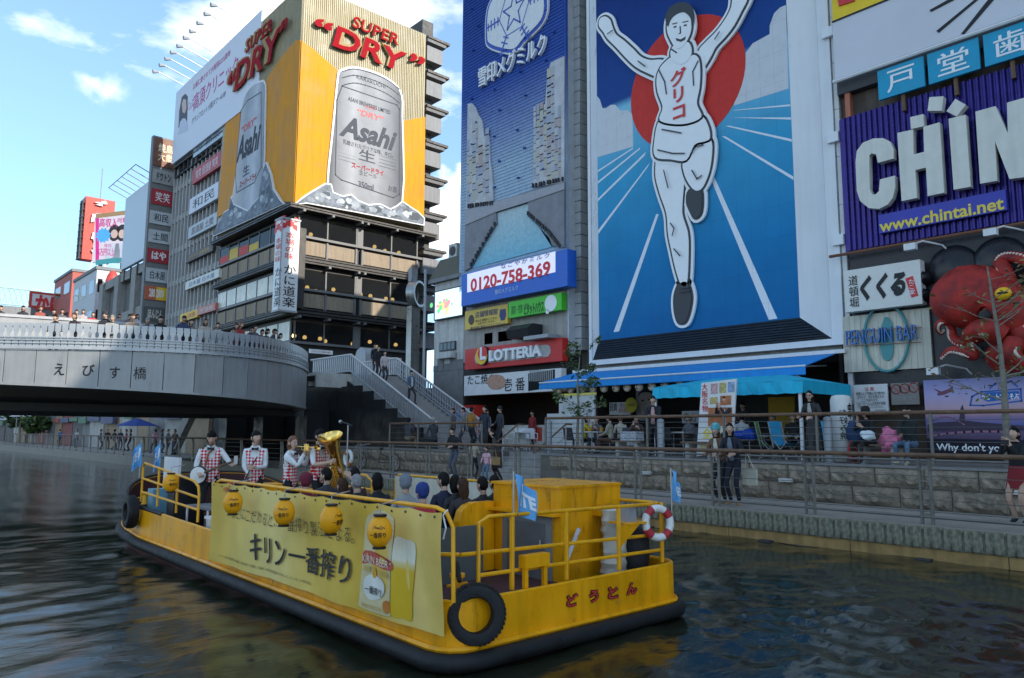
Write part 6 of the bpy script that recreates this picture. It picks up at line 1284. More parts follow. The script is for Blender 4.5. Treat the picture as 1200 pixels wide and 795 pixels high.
POSES = {
 'stand': dict(), 'stand2': dict(hl=(-.20,.12,.88), hr=(.22,.02,.80), al=(-.12,.10,.075)),
 'rail': dict(lean=14, hl=(-.17,.36,1.06), hr=(.15,.36,1.06)), 'rail2': dict(lean=18, hl=(-.06,.38,1.08), hr=(.20,.34,1.06), al=(-.05,-.12,.075)),
 'photo': dict(hl=(-.05,.30,1.40), hr=(.06,.30,1.42), lean=2), 'walk': dict(al=(-.09,.26,.09), ar=(.09,-.26,.13), hl=(-.24,-.12,.86), hr=(.24,.2,.9)),
 'sit': dict(hz=.50, al=(-.11,.44,.075), ar=(.11,.44,.075), hl=(-.12,.33,.64), hr=(.12,.33,.64), lean=4),
 'sit_eat': dict(hz=.50, al=(-.11,.40,.075), ar=(.11,.44,.075), hl=(-.10,.34,.86), hr=(.08,.28,1.0), lean=8),
 'sit_think': dict(hz=.50, al=(-.14,.42,.075), ar=(.14,.30,.075), hl=(-.03,.16,1.10), hr=(.02,.36,.66), lean=10),
 'sit_wave': dict(hz=.50, al=(-.11,.44,.075), ar=(.11,.44,.075), hl=(-.12,.33,.64), hr=(.25,.22,1.30), lean=4),
 'bag': dict(hl=(-.24,.02,.80), hr=(.16,.24,1.0)), 'point': dict(hl=(-.10,.40,1.15), hr=(.1,.36,1.12)),
 'banjo': dict(hl=(-.36,.34,1.16), hr=(.14,.26,.98), lean=3), 'clarinet': dict(hl=(-.02,.26,1.10), hr=(.05,.27,.98)),
 'trumpet': dict(hl=(.00,.33,1.40), hr=(.05,.28,1.42)), 'tuba': dict(hl=(-.05,.34,1.08), hr=(.18,.33,1.18), lean=-2),
}
def body(pose, yaw=0, pitch=0, bare=False):
    k = (pose, yaw, pitch, bare)
    if k in BODY: return BODY[k]
    q = dict(hz=.90, lean=0, al=(-.09,0,.075), ar=(.09,0,.075), hl=(-.22,.05,.80), hr=(.22,.05,.80)); q.update(POSES[pose])
    P = Vector((0,0,q['hz'])); ln = math.radians(q['lean']); d = Vector((0, math.sin(ln), math.cos(ln)))
    V = [P, P+d*.17, P+d*.39, P+d*.52, P+d*.585]; R = [.130,.118,.140,.075,.052]; E = [(0,1),(1,2),(2,3),(3,4)]; S = ['hip','top','top','neck']
    fin_ = []
    for s, hk, ak in ((-1,'hl','al'),(1,'hr','ar')):
        sh = P+d*.465+Vector((s*.165,0,0)); el, wr = ik(sh, q[hk], .275, .255, (s*.45,-.35,-.75)); b = len(V); hd = (wr-el).normalized(); pl = wr+hd*.075
        V += [sh, el, wr, pl]; R += [.062,.045,.032,.036]; E += [(2,b),(b,b+1),(b+1,b+2),(b+2,b+3)]; S += ['top','arm','fore','hand']
        side = hd.cross(Vector((0,1,.3))); 
        if side.length < .2: side = Vector((1,0,0))
        side.normalize(); nrm = side.cross(hd)*s
        for f in range(4):
            o = side*(.021*(f-1.5)); lg = (.066,.076,.072,.056)[f]; base = pl+o*.9-hd*.012
            fin_.append([base, base+hd*lg*.5+nrm*.008, base+hd*lg*.85+nrm*.03, base+hd*lg*.9+nrm*.05])
        tb_ = wr+hd*.03+side*(-s*.024); fin_.append([tb_, tb_+hd*.03-side*s*.022, tb_+hd*.058-side*s*.024+nrm*.014])
        hp = P+Vector((s*.088,0,-.05)); kn, an = ik(hp, q[ak], .425, .42, (s*.12,1,.1)); b = len(V); V += [hp, kn, an, an+Vector((s*.02,.15,-.045))]; R += [.088,.058,.042,.036]
        E += [(0,b),(b,b+1),(b+1,b+2),(b+2,b+3)]; S += ['leg','leg','leg','shoe']
    me = bpy.data.meshes.new('sk'); me.from_pydata([tuple(v) for v in V], E, [])
    o = bpy.data.objects.new('sk', me); TS.collection.objects.link(o); o.modifiers.new('s', 'SKIN'); ss_ = o.modifiers.new('u', 'SUBSURF'); ss_.levels = 1
    for i, sv in enumerate(me.skin_vertices[0].data): sv.radius = (R[i], R[i]); sv.use_root = (i == 0)
    vl = TS.view_layers[0]; vl.update(); em = bpy.data.meshes.new_from_object(o.evaluated_get(vl.depsgraph))
    vs = [v.co.copy() for v in em.vertices]; fs = [tuple(p.vertices) for p in em.polygons]; bpy.data.objects.remove(o); bpy.data.meshes.remove(em); bpy.data.meshes.remove(me)
    def near(c):
        best = None
        for (i, j), t in zip(E, S):
            a, b = V[i], V[j]; ab = b-a; u = max(0, min(1, (c-a).dot(ab)/ab.length_squared)); dd = (c-(a+ab*u)).length-(R[i]+(R[j]-R[i])*u)
            if best is None or dd < best[0]: best = (dd, t, u, a+ab*u)
        return best
    for i, v in enumerate(vs):
        n_ = near(v)
        if n_[1] in ('hip','top') and abs(v.x) < .2: v.y = n_[3].y+(v.y-n_[3].y)*.74
    tagm = []; torso = []
    for f in fs:
        c = sum((vs[i] for i in f), Vector())/len(f); n_ = near(c); t = n_[1]
        m_ = {'hip': 1 if (c-P).dot(d) > .03 else 2, 'top':1, 'neck':0, 'arm':1, 'fore':0 if (bare or n_[2] > .93) else 1, 'hand':0, 'leg':2, 'shoe':3}[t]
        tagm.append(m_); torso.append(t in ('top','hip') and -.06 < (c-P).dot(d) < .50)
    mb = MB(); mb.add(vs, fs); mb.m = tagm[:]
    for fp_ in fin_: mb.tube(fp_, [.0105,.010,.009,.006][:len(fp_)] if len(fp_) == 4 else [.013,.011,.008], 6, m=0)
    hc = V[4]+Vector((0,.022,.108)); Rm = Matrix.Rotation(math.radians(yaw), 3, 'Z') @ Matrix.Rotation(math.radians(pitch), 3, 'X')
    hv = MB(); hv.sph((0,0,0), (.074,.092,.115), 18, 14, 0); nv = []
    for v in hv.v:
        x, y, z = v
        if z < 0: kk = 1+.42*z/.115*.8; x *= kk; y = y*(1+.16*z/.115)+(.012 if y > 0 else 0)*(-z/.115)
        if y > .05 and abs(x) < .016 and -.035 < z < .02: y += .016*(1-abs(z+.012)/.04)
        if y > .04 and .008 < abs(x) < .05 and 0 < z < .03: y -= .004
        nv.append((x, y, z))
    hv.v = nv; nf0 = len(hv.f)
    hv.tube([(0,.088,.018),(0,.1,-.01),(0,.104,-.022),(0,.094,-.03)], [.006,.010,.013,.008], 6, m=0)
    for s in (-1,1):
        hv.sph((s*.076,-.008,-.008), (.012,.02,.03), 6, 5, 0); hv.sph((s*.031,.083,.008), (.010,.005,.0045), 8, 4, 4); hv.add([(s*.014,.0935,.030),(s*.046,.085,.030),(s*.045,.086,.034),(s*.015,.0945,.035)], [(0,1,2,3) if s < 0 else (3,2,1,0)], 4)
    hv.sph((0,.083,-.056), (.024,.007,.006), 8, 4, 5); hv.lathe([(.05,-.13),(.052,-.06)], (0,-.01,0), (0,.12,1), 10, 0)
    b0 = len(mb.v); mb.v += [tuple(hc+Rm @ Vector(v)) for v in hv.v]; mb.f += [tuple(i+b0 for i in f) for f in hv.f]; mb.m += hv.m
    mesh = mb.mesh('body', [SKIN, SKIN, SKIN, SKIN, FEAT, LIP], smooth=True)
    tv = [tuple(v) for v in vs]; tf = [f for f, t in zip(fs, torso) if t]
    BODY[k] = (mesh, hc, yaw, pitch, tv, tf, P, d, V); return BODY[k]
def hairmesh(kind):
    k = 'hair_'+kind
    if k in BODY: return BODY[k]
    mb = MB(); mb.sph((0,-.004,.004), (.083,.101,.126), 24, 20); nv = []; rg = random.Random(3)
    for (x, y, z) in mb.v:
        fr = y/.1; line = {'short': .035+.03*min(0,-fr), 'mid': .03, 'long': .03, 'bun':.03, 'cap':.025, 'beanie':.022}[kind]
        l2 = line+.03*max(0, .6-abs(x)/.08)-(.055 if abs(x) > .066 and fr < .45 else 0)
        if fr > -.1:
            q_ = max(0., min(1., (z-l2)/.055)); s = .82+.18*q_*q_*(3-2*q_); x *= s; y *= s; z = z*(.9+.1*q_)
        if kind in ('long','mid') and fr <= .15:
            if z < -.02: z = z*(2.1 if kind == 'long' else 1.25)-.01; x *= 1.16 if kind == 'long' else 1.1; y = min(y, -.0)*.9-.012
            if kind == 'long' and z < -.05: x = (1 if x > 0 else -1)*max(abs(x), .045)
        elif kind in ('short','cap','beanie','bun') and z < -.045 and fr <= 0: x *= .86; y *= .86; z = max(z, -.085)
        j = 1+(.055 if kind in ('short','mid','long') else 0)*rg.uniform(-1,1); nv.append((x*j, y*j, z*j if z > 0 else z))
    mb.v = nv
    if kind == 'cap': mb.lathe([(.088,.02),(.094,.05),(.085,.10),(.05,.135),(.01,.145)], (0,-.004,0), (0,0,1), 16); mb.prism(F((0,.08,.03),(1,0,0),(0,1,.1)), [(-.07,0),(.07,0),(.05,.07),(0,.09),(-.05,.07)], 0, .008)
    if kind == 'beanie': mb.lathe([(.094,.0),(.097,.04),(.09,.09),(.06,.135),(.015,.15)], (0,-.008,0), (0,-.1,1), 16)
    if kind == 'bun': mb.sph((0,-.09,.09), .045, 10, 8)
    BODY[k] = mb.mesh('hair', HAIRC['black'], smooth=True); return BODY[k]
def setm(o, i, m): o.material_slots[i].link = 'OBJECT'; o.material_slots[i].material = m
def person(label, loc, rz, pose='stand', top=(.05,.05,.06), bot=(.03,.03,.04), hair='short', hc='black', sc=1., yaw=0, pitch=0, bare=False, shoe=(.03,.03,.03), skin=None, group=None, skirt=None, open_front=None, hatc=None, plo=None):
    t = thing('person', label, 'person', (0,0,0), group); me, h, yw_, pt_, tv, tf, P, d, V = body(pose, yaw, pitch, bare)
    b = link('body', me, t)
    for i, m_ in enumerate((skin or SKIN, cloth(top), cloth(bot), cloth(shoe))): setm(b, i, m_)
    ho = link('hair' if hair not in ('cap','beanie') else 'hat', hairmesh(hair), t, loc=h); ho.rotation_euler = (math.radians(pitch), 0, math.radians(yaw)); setm(ho, 0, cloth(hatc) if hatc else HAIRC[hc])
    if skirt:
        mb = MB(); a = P+d*.12; n = 14; prof = [(.15,.11,0),(.19,.14,-.22),(.22,.17,-.22-skirt[1])]; vs = []
        for rx_, ry_, z in prof: vs += [(a.x+rx_*math.cos(2*math.pi*j/n), a.y+ry_*math.sin(2*math.pi*j/n), a.z+z) for j in range(n)]
        mb.add(vs, [(i*n+j, i*n+(j+1)%n, (i+1)*n+(j+1)%n, (i+1)*n+j) for i in range(2) for j in range(n)]); o = mb.part('skirt' , cloth(skirt[0]), t, True)
    if open_front:       # shirt showing in the open front of a jacket
        mb = MB(); a = P; Fr = F((0,0,0),(-1,0,0)); y0 = .118
        mb.add([(-.05,.105+a.y,a.z+.02),(.05,.105+a.y,a.z+.02),(.055,.112+a.y+d.y*.3,a.z+.34),(-.055,.112+a.y+d.y*.3,a.z+.34),(.03,.075+a.y+d.y*.5,a.z+.50),(-.03,.075+a.y+d.y*.5,a.z+.50)], [(0,3,2,1),(3,5,4,2)]); mb.part('shirt_front', cloth(open_front), t)
    t.location = loc; t.rotation_euler = (0,0,math.radians(rz)); t.scale = (sc,sc,sc); return t
def face_to(x, y, tx=0, ty=0): return math.degrees(math.atan2(-(tx-x), ty-y))
def at(px_, py_, X, z): p = PX(px_, py_, X); return (X, p.y, z)
# on the footbridge, heads over the balusters and over the upper parapet
bridge_low = [(57,'short','black',(.05,.05,.06),'young man in dark jacket leaning at the low balusters at far left'),(81,'mid','brown',(.07,.05,.05),'woman with dark fringe at the low balusters'),(119,'beanie','black',(.04,.04,.045),'person in a dark knitted cap beside a grey haired head on the bridge'),(127,'short','grey',(.35,.33,.3),'grey haired person next to the dark cap on the bridge'),
 (149,'short','brown',(.2,.17,.14),'bald topped man peering between balusters'),(171,'short','grey',(.12,.13,.16),'elderly man in grey looking over the balusters'),(188,'short','black',(.02,.02,.022),'broad man in black at the bridge rail left of the orange banner'),(216,'short','black',(.05,.06,.12),'man in navy jacket at the balusters under the yellow banner'),(229,'mid','black',(.2,.15,.12),'woman with black bob at the balusters right of the navy jacket'),
 (246,'long','brown',(.45,.36,.3),'woman with long brown hair and pale top at the balusters'),(263,'mid','black',(.5,.5,.5),'masked woman with pale scarf at the curved rail'),(284,'long','brown',(.3,.22,.18),'brown haired woman on the curve of the bridge'),(291,'mid','red',(.45,.06,.05),'woman with reddish hair near the bend of the rail'),(303,'short','black',(.1,.1,.12),'dark haired head nearest left of the bend group'),(310,'mid','black',(.15,.15,.16),'second dark haired head in the bend group'),(318,'short','black',(.3,.1,.1),'third dark haired head in the bend group'),(325,'mid','black',(.12,.1,.1),'fourth dark haired head in the bend group'),(332,'short','black',(.08,.08,.1),'taller dark haired head in the bend group'),(341,'mid','black',(.2,.18,.17),'last dark haired head before the bridge end')]
smv = [Vector(p) for p in sm]
for i, (x, hr, hcx, top, lb) in enumerate(bridge_low):
    r = ray(x, 378); j = min(range(len(smv)-1), key=lambda j: abs(smv[j].x*r.y-smv[j].y*r.x)+(1000 if smv[j].y > 33 else 0)); a, b = smv[j], smv[j+1]; dd = (b-a).normalized(); n_ = Vector((dd.y, -dd.x)); p = a-n_*.55
    k = (r.y/r.x); rz = math.degrees(math.atan2(-n_.x, n_.y))+random.uniform(-15,15)
    person(lb, (p.x, p.y, ZS-.15), rz, ('rail','rail2')[i%2], top, (.04,.04,.05), hr, hcx, sc=.93+.08*((i*7)%5)/4-.02, yaw=((i*37)%50)-25, pitch=-12, group='people watching from the footbridge', skin=(SKIN,SKIN2)[i%2], hatc=(.03,.03,.035) if hr == 'beanie' else None)
bridge_up = [(5,'short','black',(.04,.05,.05),'dark haired person at the far left of the upper parapet'),(13,'mid','black',(.06,.06,.07),'person in black seated at the left of the upper parapet'),(27,'short','black',(.03,.03,.035),'person in dark clothes third from the left on the upper parapet'),(40,'long','brown',(.28,.07,.05),'woman with brown hair and rust jacket on the upper parapet'),(58,'short','black',(.02,.02,.025),'man in black with raised collar on the upper parapet'),(73,'mid','black',(.1,.1,.1),'bent dark figure beside the red kana sign'),(86,'short','brown',(.3,.27,.24),'man in tan behind the upper parapet'),(95,'mid','black',(.35,.3,.3),'woman with dark hair and pale scarf behind the parapet'),(115,'mid','brown',(.4,.06,.07),'woman in red behind the upper parapet'),(143,'mid','brown',(.25,.2,.2),'woman with brown hair near the parapet end'),(155,'short','black',(.2,.15,.16),'dark haired person left of the parapet end'),(165,'mid','black',(.45,.42,.4),'woman in white top at the parapet end')]
for i, (x, hr, hcx, top, lb) in enumerate(bridge_up):
    r = ray(x, 366); j = min(range(len(up_)-1), key=lambda j: abs(up_[j].x*r.y-up_[j].y*r.x)); a, b = up_[j], up_[j+1]; dd = (b-a).normalized(); n_ = Vector((dd.y, -dd.x)); p = a-n_*.5
    person(lb, (p.x, p.y, 5.56), math.degrees(math.atan2(-n_.x, n_.y))+random.uniform(-20,20), ('rail','stand')[i%2], top, (.04,.04,.05), hr, hcx, sc=.80+.05*((i*5)%4)/3, yaw=((i*53)%60)-30, pitch=-8, group='people behind the upper bridge parapet', skin=(SKIN,SKIN2)[i%2])
# on the stairs
for x, y, z_, lb, top, hr in ((437,420,None,'dark dressed man near the head of the stairs','d','short'),(443,428,None,'second person close behind the dark man on the stairs','d','mid'),(450,434,None,'woman in pale top just below the head of the stairs','p','mid'),(481,460,None,'young man in denim jacket walking down the middle of the stairs','b','short')):
    X = 20.3; best = None
    for k in range(120):
        yy = YB+(YT-YB)*k/119; zz_ = ZB+sl_*(yy-YB); p = Vector((X, yy, zz_+1.5)); r = p-E0; q = ray(x, y); e = abs(r.x/r.y-q.x/q.y)
        if best is None or e < best[0]: best = (e, yy, zz_)
    person(lb, (X, best[1], best[2]), 180, 'walk' if top == 'b' else 'stand', {'d':(.02,.02,.025),'p':(.5,.42,.4),'b':(.08,.13,.19)}[top], (.03,.03,.04), hr, 'black', sc=.95, open_front=(.5,.48,.45) if top == 'b' else None)
# upper deck, left group by the staircase foot
L6 = [(478,520,17.6,'sit','man in patterned black sweater seated with food by the staircase',(.06,.06,.07),(.25,.2,.12),'short','black',None,-60),
 (508,520,17.5,'sit','person in dark coat and grey cap bent over a table near the stairs',(.05,.05,.06),(.05,.05,.06),'beanie','grey',(.3,.28,.24),-10),
 (531,520,18.4,'stand','woman with brown hair behind the leaning man in black',(.1,.08,.08),(.03,.03,.03),'mid','brown',None,70),
 (543,515,18.2,'stand','man in grey shirt with dark hair before the blue tarpaulin',(.17,.16,.15),(.04,.04,.05),'short','black',None,60),
 (552,520,17.9,'stand2','person in mustard jacket with back to the canal',(.33,.15,.03),(.03,.03,.04),'short','black',None,-80),
 (568,520,17.7,'bag','woman in dark jacket with red scarf beside the mustard jacket',(.03,.035,.05),(.03,.03,.04),'mid','black',None,100),
 (571,490,20.5,'stand','person in grey jacket in front of the red cabinet',(.28,.28,.28),(.05,.05,.05),'short','brown',None,90),
 (586,515,18.3,'bag','person in pale beige coat and dark hat carrying bags',(.05,.05,.055),(.03,.03,.035),'beanie','black',(.02,.02,.025),80),
 (624,500,22.9,'stand','cook in dark red inside the takoyaki shop',(.25,.03,.03),(.03,.03,.03),'short','black',None,90)]
for x, y, X, ps, lb, top, bt, hr, hcx, hat, rz in L6: p = at(x, y, X, ZD); person(lb, p, rz, ps, top, bt, hr, hcx, sc=.95, hatc=hat, group='people on the deck by the stairs')
# lower walk: man perched on the rail, children and a woman with a bag
p = at(533, 545, 16.2, ZW); person('man in black jacket and jeans leaning on the deck edge below the stairs', p, 100, 'rail', (.02,.02,.022), (.08,.09,.12), 'short', 'black', shoe=(.6,.6,.6))
p = at(555, 545, 15.6, ZW); person('child in beige vest over black standing behind the lower railing', p, -60, 'bag', (.36,.30,.22), (.02,.02,.025), 'mid', 'black', sc=.78)
p = at(570, 555, 15.0, ZW); person('small girl in pink jacket and jeans behind the lower railing', p, 110, 'bag', (.62,.36,.40), (.10,.15,.24), 'mid', 'black', sc=.64)
p = at(584, 540, 15.8, ZW); pb_ = person('woman in long dark skirt with a tan bag bending over the railing', p, 60, 'rail2', (.05,.045,.04), (.03,.02,.02), 'mid', 'black', sc=.97, skirt=((.04,.025,.02), .35))
hb = thing('shoulder_bag', 'tan shoulder bag of the woman bending over the railing', 'bag', (p[0]-.3, p[1]-.05, 1.25)); q = Vector(hb.location)
MB().box(q.x-.14, q.x+.14, q.y-.22, q.y+.22, q.z-.14, q.z+.1).part('pouch', cloth((.36,.23,.10)), hb); MB().tube([q+Vector((.0,-.2,.1)), q+Vector((.1,0,.45)), q+Vector((0,.2,.1))], .012, 6).part('strap', cloth((.25,.15,.06)), hb)
# cafe tables
for x, y, X, ps, lb, top, bt, hr, hcx, rz, hat in ((685,515,19.2,'sit_eat','woman in mustard yellow sweater eating at the cafe table',(.46,.37,.02),(.04,.04,.05),'mid','black',-150,None),(700,518,19.6,'sit_eat','person in grey jacket and pale scarf behind the beer table',(.12,.12,.13),(.04,.04,.05),'short','brown',110,None),
 (716,520,18.6,'sit','person in beige jacket seated with back to the canal at the beer table',(.36,.32,.24),(.08,.04,.03),'short','brown',20,None),(728,518,19.2,'sit','person in cream coat beside the beige jacket',(.46,.41,.33),(.03,.03,.03),'short','red',-30,None),(747,518,18.9,'sit_eat','woman in brown jacket looking down by the checked bag',(.07,.045,.035),(.03,.03,.035),'mid','black',120,None),
 (809,520,20.2,'sit','person in grey sitting behind the skewer shop sign',(.14,.14,.15),(.04,.04,.05),'short','black',90,None),(870,508,19.4,'sit','man in white shirt seated under the canopy',(.6,.6,.6),(.03,.03,.04),'short','black',-40,None),(871,492,20.8,'stand','tanned man in dark shirt standing under the canopy',(.04,.04,.05),(.03,.03,.03),'short','black',90,None),
 (929,510,20.2,'sit','dark figure seated in front of the yellow door on its left',(.02,.02,.02),(.02,.02,.02),'short','black',120,None),(908,510,20.4,'sit','dark figure seated behind the green folding chair',(.03,.03,.03),(.02,.02,.02),'short','black',60,None)):
    p = at(x, y, X, ZD); person(lb, p, rz, ps, top, bt, hr, hcx, sc=.95, hatc=hat, group='people at the cafe')
p = at(766, 515, 17.7, ZD); person('man in dark suit with open collar standing and gesturing at the deck railing', p, 120, 'point', (.02,.02,.024), (.02,.02,.024), 'short', 'black', sc=1.02, open_front=(.42,.25,.24))
cb_ = thing('checked_bag', 'large pale checked shopping bag beside the brown jacket woman', 'bag', (18.3, PX(741,525,18.3).y, ZD)); q = cb_.location
MB().box(q.x-.2,q.x+.2,q.y-.3,q.y+.3,ZD+.3,ZD+.72).part('body', M('bag_check', (.42,.43,.46), .7, var=.5, sc=16), cb_); MB().box(q.x-.19,q.x+.19,q.y-.28,q.y+.28,ZD,ZD+.298).part('stool', wdb, cb_)
p = at(853, 515, 17.7, ZD); person('young man in dark jacket resting his arm behind the couple', p, 75, 'photo', (.025,.025,.03), (.02,.02,.025), 'short', 'black', sc=.98, open_front=(.6,.6,.6))
pw = at(955, 505, 17.45, ZD); w_ = person('woman in sunglasses, scarf and long grey cardigan at the deck railing', pw, 82, 'rail', (.035,.034,.034), (.02,.02,.02), 'long', 'black', sc=1.0, yaw=20, skirt=((.05,.048,.045), .50), open_front=(.4,.38,.36))
h = body('rail', 20, 0)[1]; sg = MB(); Rm = Matrix.Rotation(math.radians(20), 3, 'Z')
for s in (-1,1): sg.v += []; c_ = h+Rm @ Vector((s*.033,.09,.008)); sg.sph(c_, (.024,.014,.018), 8, 6)
a_, b_ = h+Rm @ Vector((-.06,.085,.014)), h+Rm @ Vector((.06,.085,.014)); sg.tube([a_, h+Rm @ Vector((0,.102,.012)), b_], .004, 5); LOC[w_.name] = (0,0,0); sg.part('sunglasses', ink, w_)
# couple of girls on the lower walk
pg1 = at(861, 560, 14.75, ZW); g1 = person('girl in dark navy jacket and grey print top leaning on the lower railing', pg1, 95, 'rail', (.018,.02,.032), (.015,.017,.03), 'long', 'black', sc=1.04, yaw=25, open_front=(.16,.18,.22), shoe=(.42,.22,.07))
pg2 = at(845, 556, 14.85, ZW); g2 = person('girl in brown coat and colourful knitted hat leaning on the lower railing', pg2, 88, 'rail', (.17,.095,.06), (.02,.02,.025), 'long', 'brown', sc=1.02, yaw=15, open_front=(.58,.54,.46), shoe=(.35,.2,.1))
hk = link('hat', hairmesh('beanie'), g2, loc=body('rail', 15, 0)[1]+Vector((0,0,.012))); hk.rotation_euler = (0,0,math.radians(15)); hk.scale = (1.08,1.08,1.08); setm(hk, 0, M('hat_knit', (.10,.34,.36), .9, var=.6, sc=25))
tb_ = thing('tote_bag', 'cream tote bag at the hip of the girl in the navy jacket', 'bag', (15.0, pg1[1]-.22, 1.2)); q = Vector(tb_.location); MB().box(q.x-.05,q.x+.05,q.y-.16,q.y+.16,q.z-.2,q.z+.16).part('body', cloth((.5,.46,.36)), tb_); MB().tube([q+Vector((0,-.1,.15)), q+Vector((-.05,.05,.55)), q+Vector((0,.1,.15))], .011, 5).part('strap', cloth((.5,.46,.36)), tb_)
# seated pair on the bench, photographer at the right edge
pb1 = at(1020, 530, 17.65, ZD); person('woman in black hat and black coat eating from a bag on the bench', pb1, 70, 'sit_eat', (.015,.015,.017), (.02,.02,.02), 'long', 'black', sc=.97, pitch=-12)
hk = link('hat', hairmesh('beanie'), bpy.data.objects[[o.name for o in bpy.data.objects if o.get('label','').startswith('woman in black hat')][0]], loc=body('sit_eat', 0, -12)[1]+Vector((0,0,.012))); hk.scale = (1.08,1.08,1.08); setm(hk, 0, cloth((.012,.012,.013)))
pb2_ = at(1068, 530, 17.6, ZD); person('man in dark jacket and jeans on the bench with hand on chin', pb2_, 82, 'sit_think', (.02,.028,.028), (.10,.16,.24), 'short', 'black', sc=.98, shoe=(.5,.42,.3))
for lb, x, y, X, r, m_ in (('white plastic food bag held by the woman on the bench', 1017, 511, 17.3, (.13,.17,.1), M('bag_white', (.6,.66,.68), .35, var=.1)), ('pink plastic bag on the bench between the two seated people', 1042, 517, 17.55, (.16,.22,.26), M('bag_pink', (.62,.16,.28), .4, var=.3, sc=8))):
    p = PX(x, y, X); single('plastic_bag', (lambda q: (setattr(q, 'v', [tuple(Vector(v)+(Vector(v)-p)*(.55*mnoise.noise((v[0]*9, v[1]*9, v[2]*9)))) for v in q.v]), q)[1])(MB().sph(p, r, 18, 12)), m_, lb, 'bag', None, True)
bpk = thing('backpack', 'dark blue backpack at the left of the seated woman', 'bag', PX(1002,520,17.7)); q = PX(1003,508,17.8); MB().sph(q, (.16,.22,.32), 10, 8).part('body', cloth((.03,.06,.14)), bpk, True); bpk.location = bpk.location
p = at(1191, 520, 15.6, ZW); ph_ = person('person with black hair, black jacket and red skirt taking a photo at the right edge', p, 75, 'photo', (.015,.015,.017), (.45,.28,.2), 'mid', 'black', sc=.98, skirt=((.20,.015,.02), .18), shoe=(.02,.02,.02))
LOC[ph_.name] = (0,0,0); MB().box(-.06,.06,.33,.37,1.40,1.48).part('camera', black, ph_)
# far promenade crowd
rng = random.Random(21)
for i, x in enumerate((118,126,134,141,148,90,70,153,182,190,197,205)):
    X = 16.2+rng.random()*1.2; p = at(x, 512, X, ZW); person(['man in blue jeans standing first of the far promenade group','woman in dark coat on the far promenade by the red board','tall person in black on the far promenade','person in navy on the far promenade','person in dark red on the far promenade','person in pale jacket alone on the far promenade','person in blue shirt on the far promenade left','person in black beside the blue parasol','person in pink top right of the blue parasol','person in black between parasol and white board','person in grey by the pale flank under the bridge','person in brown by the pale flank under the bridge'][i], p, rng.uniform(0,360), ('stand','stand2','walk')[i%3], ((.05,.06,.1),(.04,.03,.03),(.02,.02,.02),(.04,.05,.09),(.25,.04,.05),(.4,.38,.36),(.1,.2,.4),(.03,.03,.03),(.5,.25,.28),(.03,.03,.035),(.2,.2,.2),(.16,.1,.06))[i], (.05,.06,.1), ('short','mid')[i%2], 'black', sc=.97, group='people on the far promenade')
# trees on the deck and the far bank
def tree(name, label, base, h, r0, lean, crown, nleaf, leafm, seed, crown_from=.35, sparse=1., ls=.08):
    rg = random.Random(seed); t = thing(name, label, 'tree', base); B = Vector(base); bark = M('bark_grey', (.20,.18,.14), .9, var=.3, sc=8, bump=.4)
    tr_ = [B+Vector((lean[0]*q*q, lean[1]*q*q, h*q))+Vector((rg.uniform(-.03,.03), rg.uniform(-.03,.03), 0)) for q in (0,.2,.4,.6,.8,1)]; mb = MB(); mb.tube(tr_, [r0*(1-.8*q) for q in (0,.2,.4,.6,.8,1)], 8); tips = []
    for k in range(int(9*sparse)+5):
        q = crown_from+(1-crown_from)*rg.random()*.95; i = min(4, int(q*5)); s = tr_[i].lerp(tr_[i+1], q*5-i); an = rg.uniform(0,6.28); l = crown*(1.15-q*.7)*rg.uniform(.6,1.1); e = s+Vector((math.cos(an)*l, math.sin(an)*l, l*rg.uniform(.2,.8))); md = s.lerp(e, .5)+Vector((0,0,-.06*l))
        rr = r0*(1-.8*q)*.45; mb.tube([s, md, e], [rr, rr*.6, .005], 5); tips += [(md,.3),(e,.35)]
        for w_ in range(3): an2 = an+rg.uniform(-1,1); e2 = md.lerp(e, rg.random())+Vector((math.cos(an2), math.sin(an2), rg.uniform(-.1,.7)))*l*.4; mb.tube([md.lerp(e,.4), e2], [rr*.4,.004], 4); tips.append((e2,.28))
    mb.part('trunk', bark, t, True); lf = MB()
    for k in range(nleaf):
        c, sp = tips[rg.randrange(len(tips))]; c = c+Vector((rg.gauss(0,sp*crown*.35), rg.gauss(0,sp*crown*.35), rg.gauss(0,sp*crown*.3))); u = Vector((rg.gauss(0,1),rg.gauss(0,1),rg.gauss(0,.5))).normalized(); v = u.cross(Vector((rg.gauss(0,1),rg.gauss(0,1),rg.gauss(0,1)))).normalized(); s = ls*rg.uniform(.5,1.2)
        lf.add([c-u*s, c+v*s*.42, c+u*s, c-v*s*.42], [(0,1,2,3)], rg.randrange(len(leafm)))
    lf.part('crown', leafm, t)['kind'] = 'stuff'; return t
lv1 = [M('leaf_green', (.06,.11,.03), .6), M('leaf_olive', (.10,.13,.035), .6), M('leaf_dark', (.03,.06,.02), .6)]; lv2 = [M('leaf_yellow', (.20,.17,.05), .6), M('leaf_olive', (.10,.13,.035)), M('leaf_rust', (.16,.08,.04), .6)]
b = PX(677, 540, 17.6); tree('young_tree', 'slim young tree with thin green leaves before the white cafe screen', (17.6, b.y, ZD), 3.6, .055, (.05,-.1), .85, 560, lv1, 3, .30, 1.2, .09)
b = PX(1184, 540, 17.9); tree('bare_tree', 'sparse bare tree with few yellowing leaves before the harbour poster', (17.9, b.y, ZD), 4.2, .085, (.0,.15), 1.3, 330, lv2, 8, .32, 1.3, .07)
for x, X, h, lb in ((22,17.0,4.2,'bushy green tree left of the white tents on the far promenade'),(38,16.8,3.6,'bushy green tree right of the white tents on the far promenade')): b = PX(x, 520, X); tree('leafy_tree', lb, (X, b.y, ZW), h, .14, (0,0), 1.9, 1500, lv1, 5+x, .3, 1.2, .32)
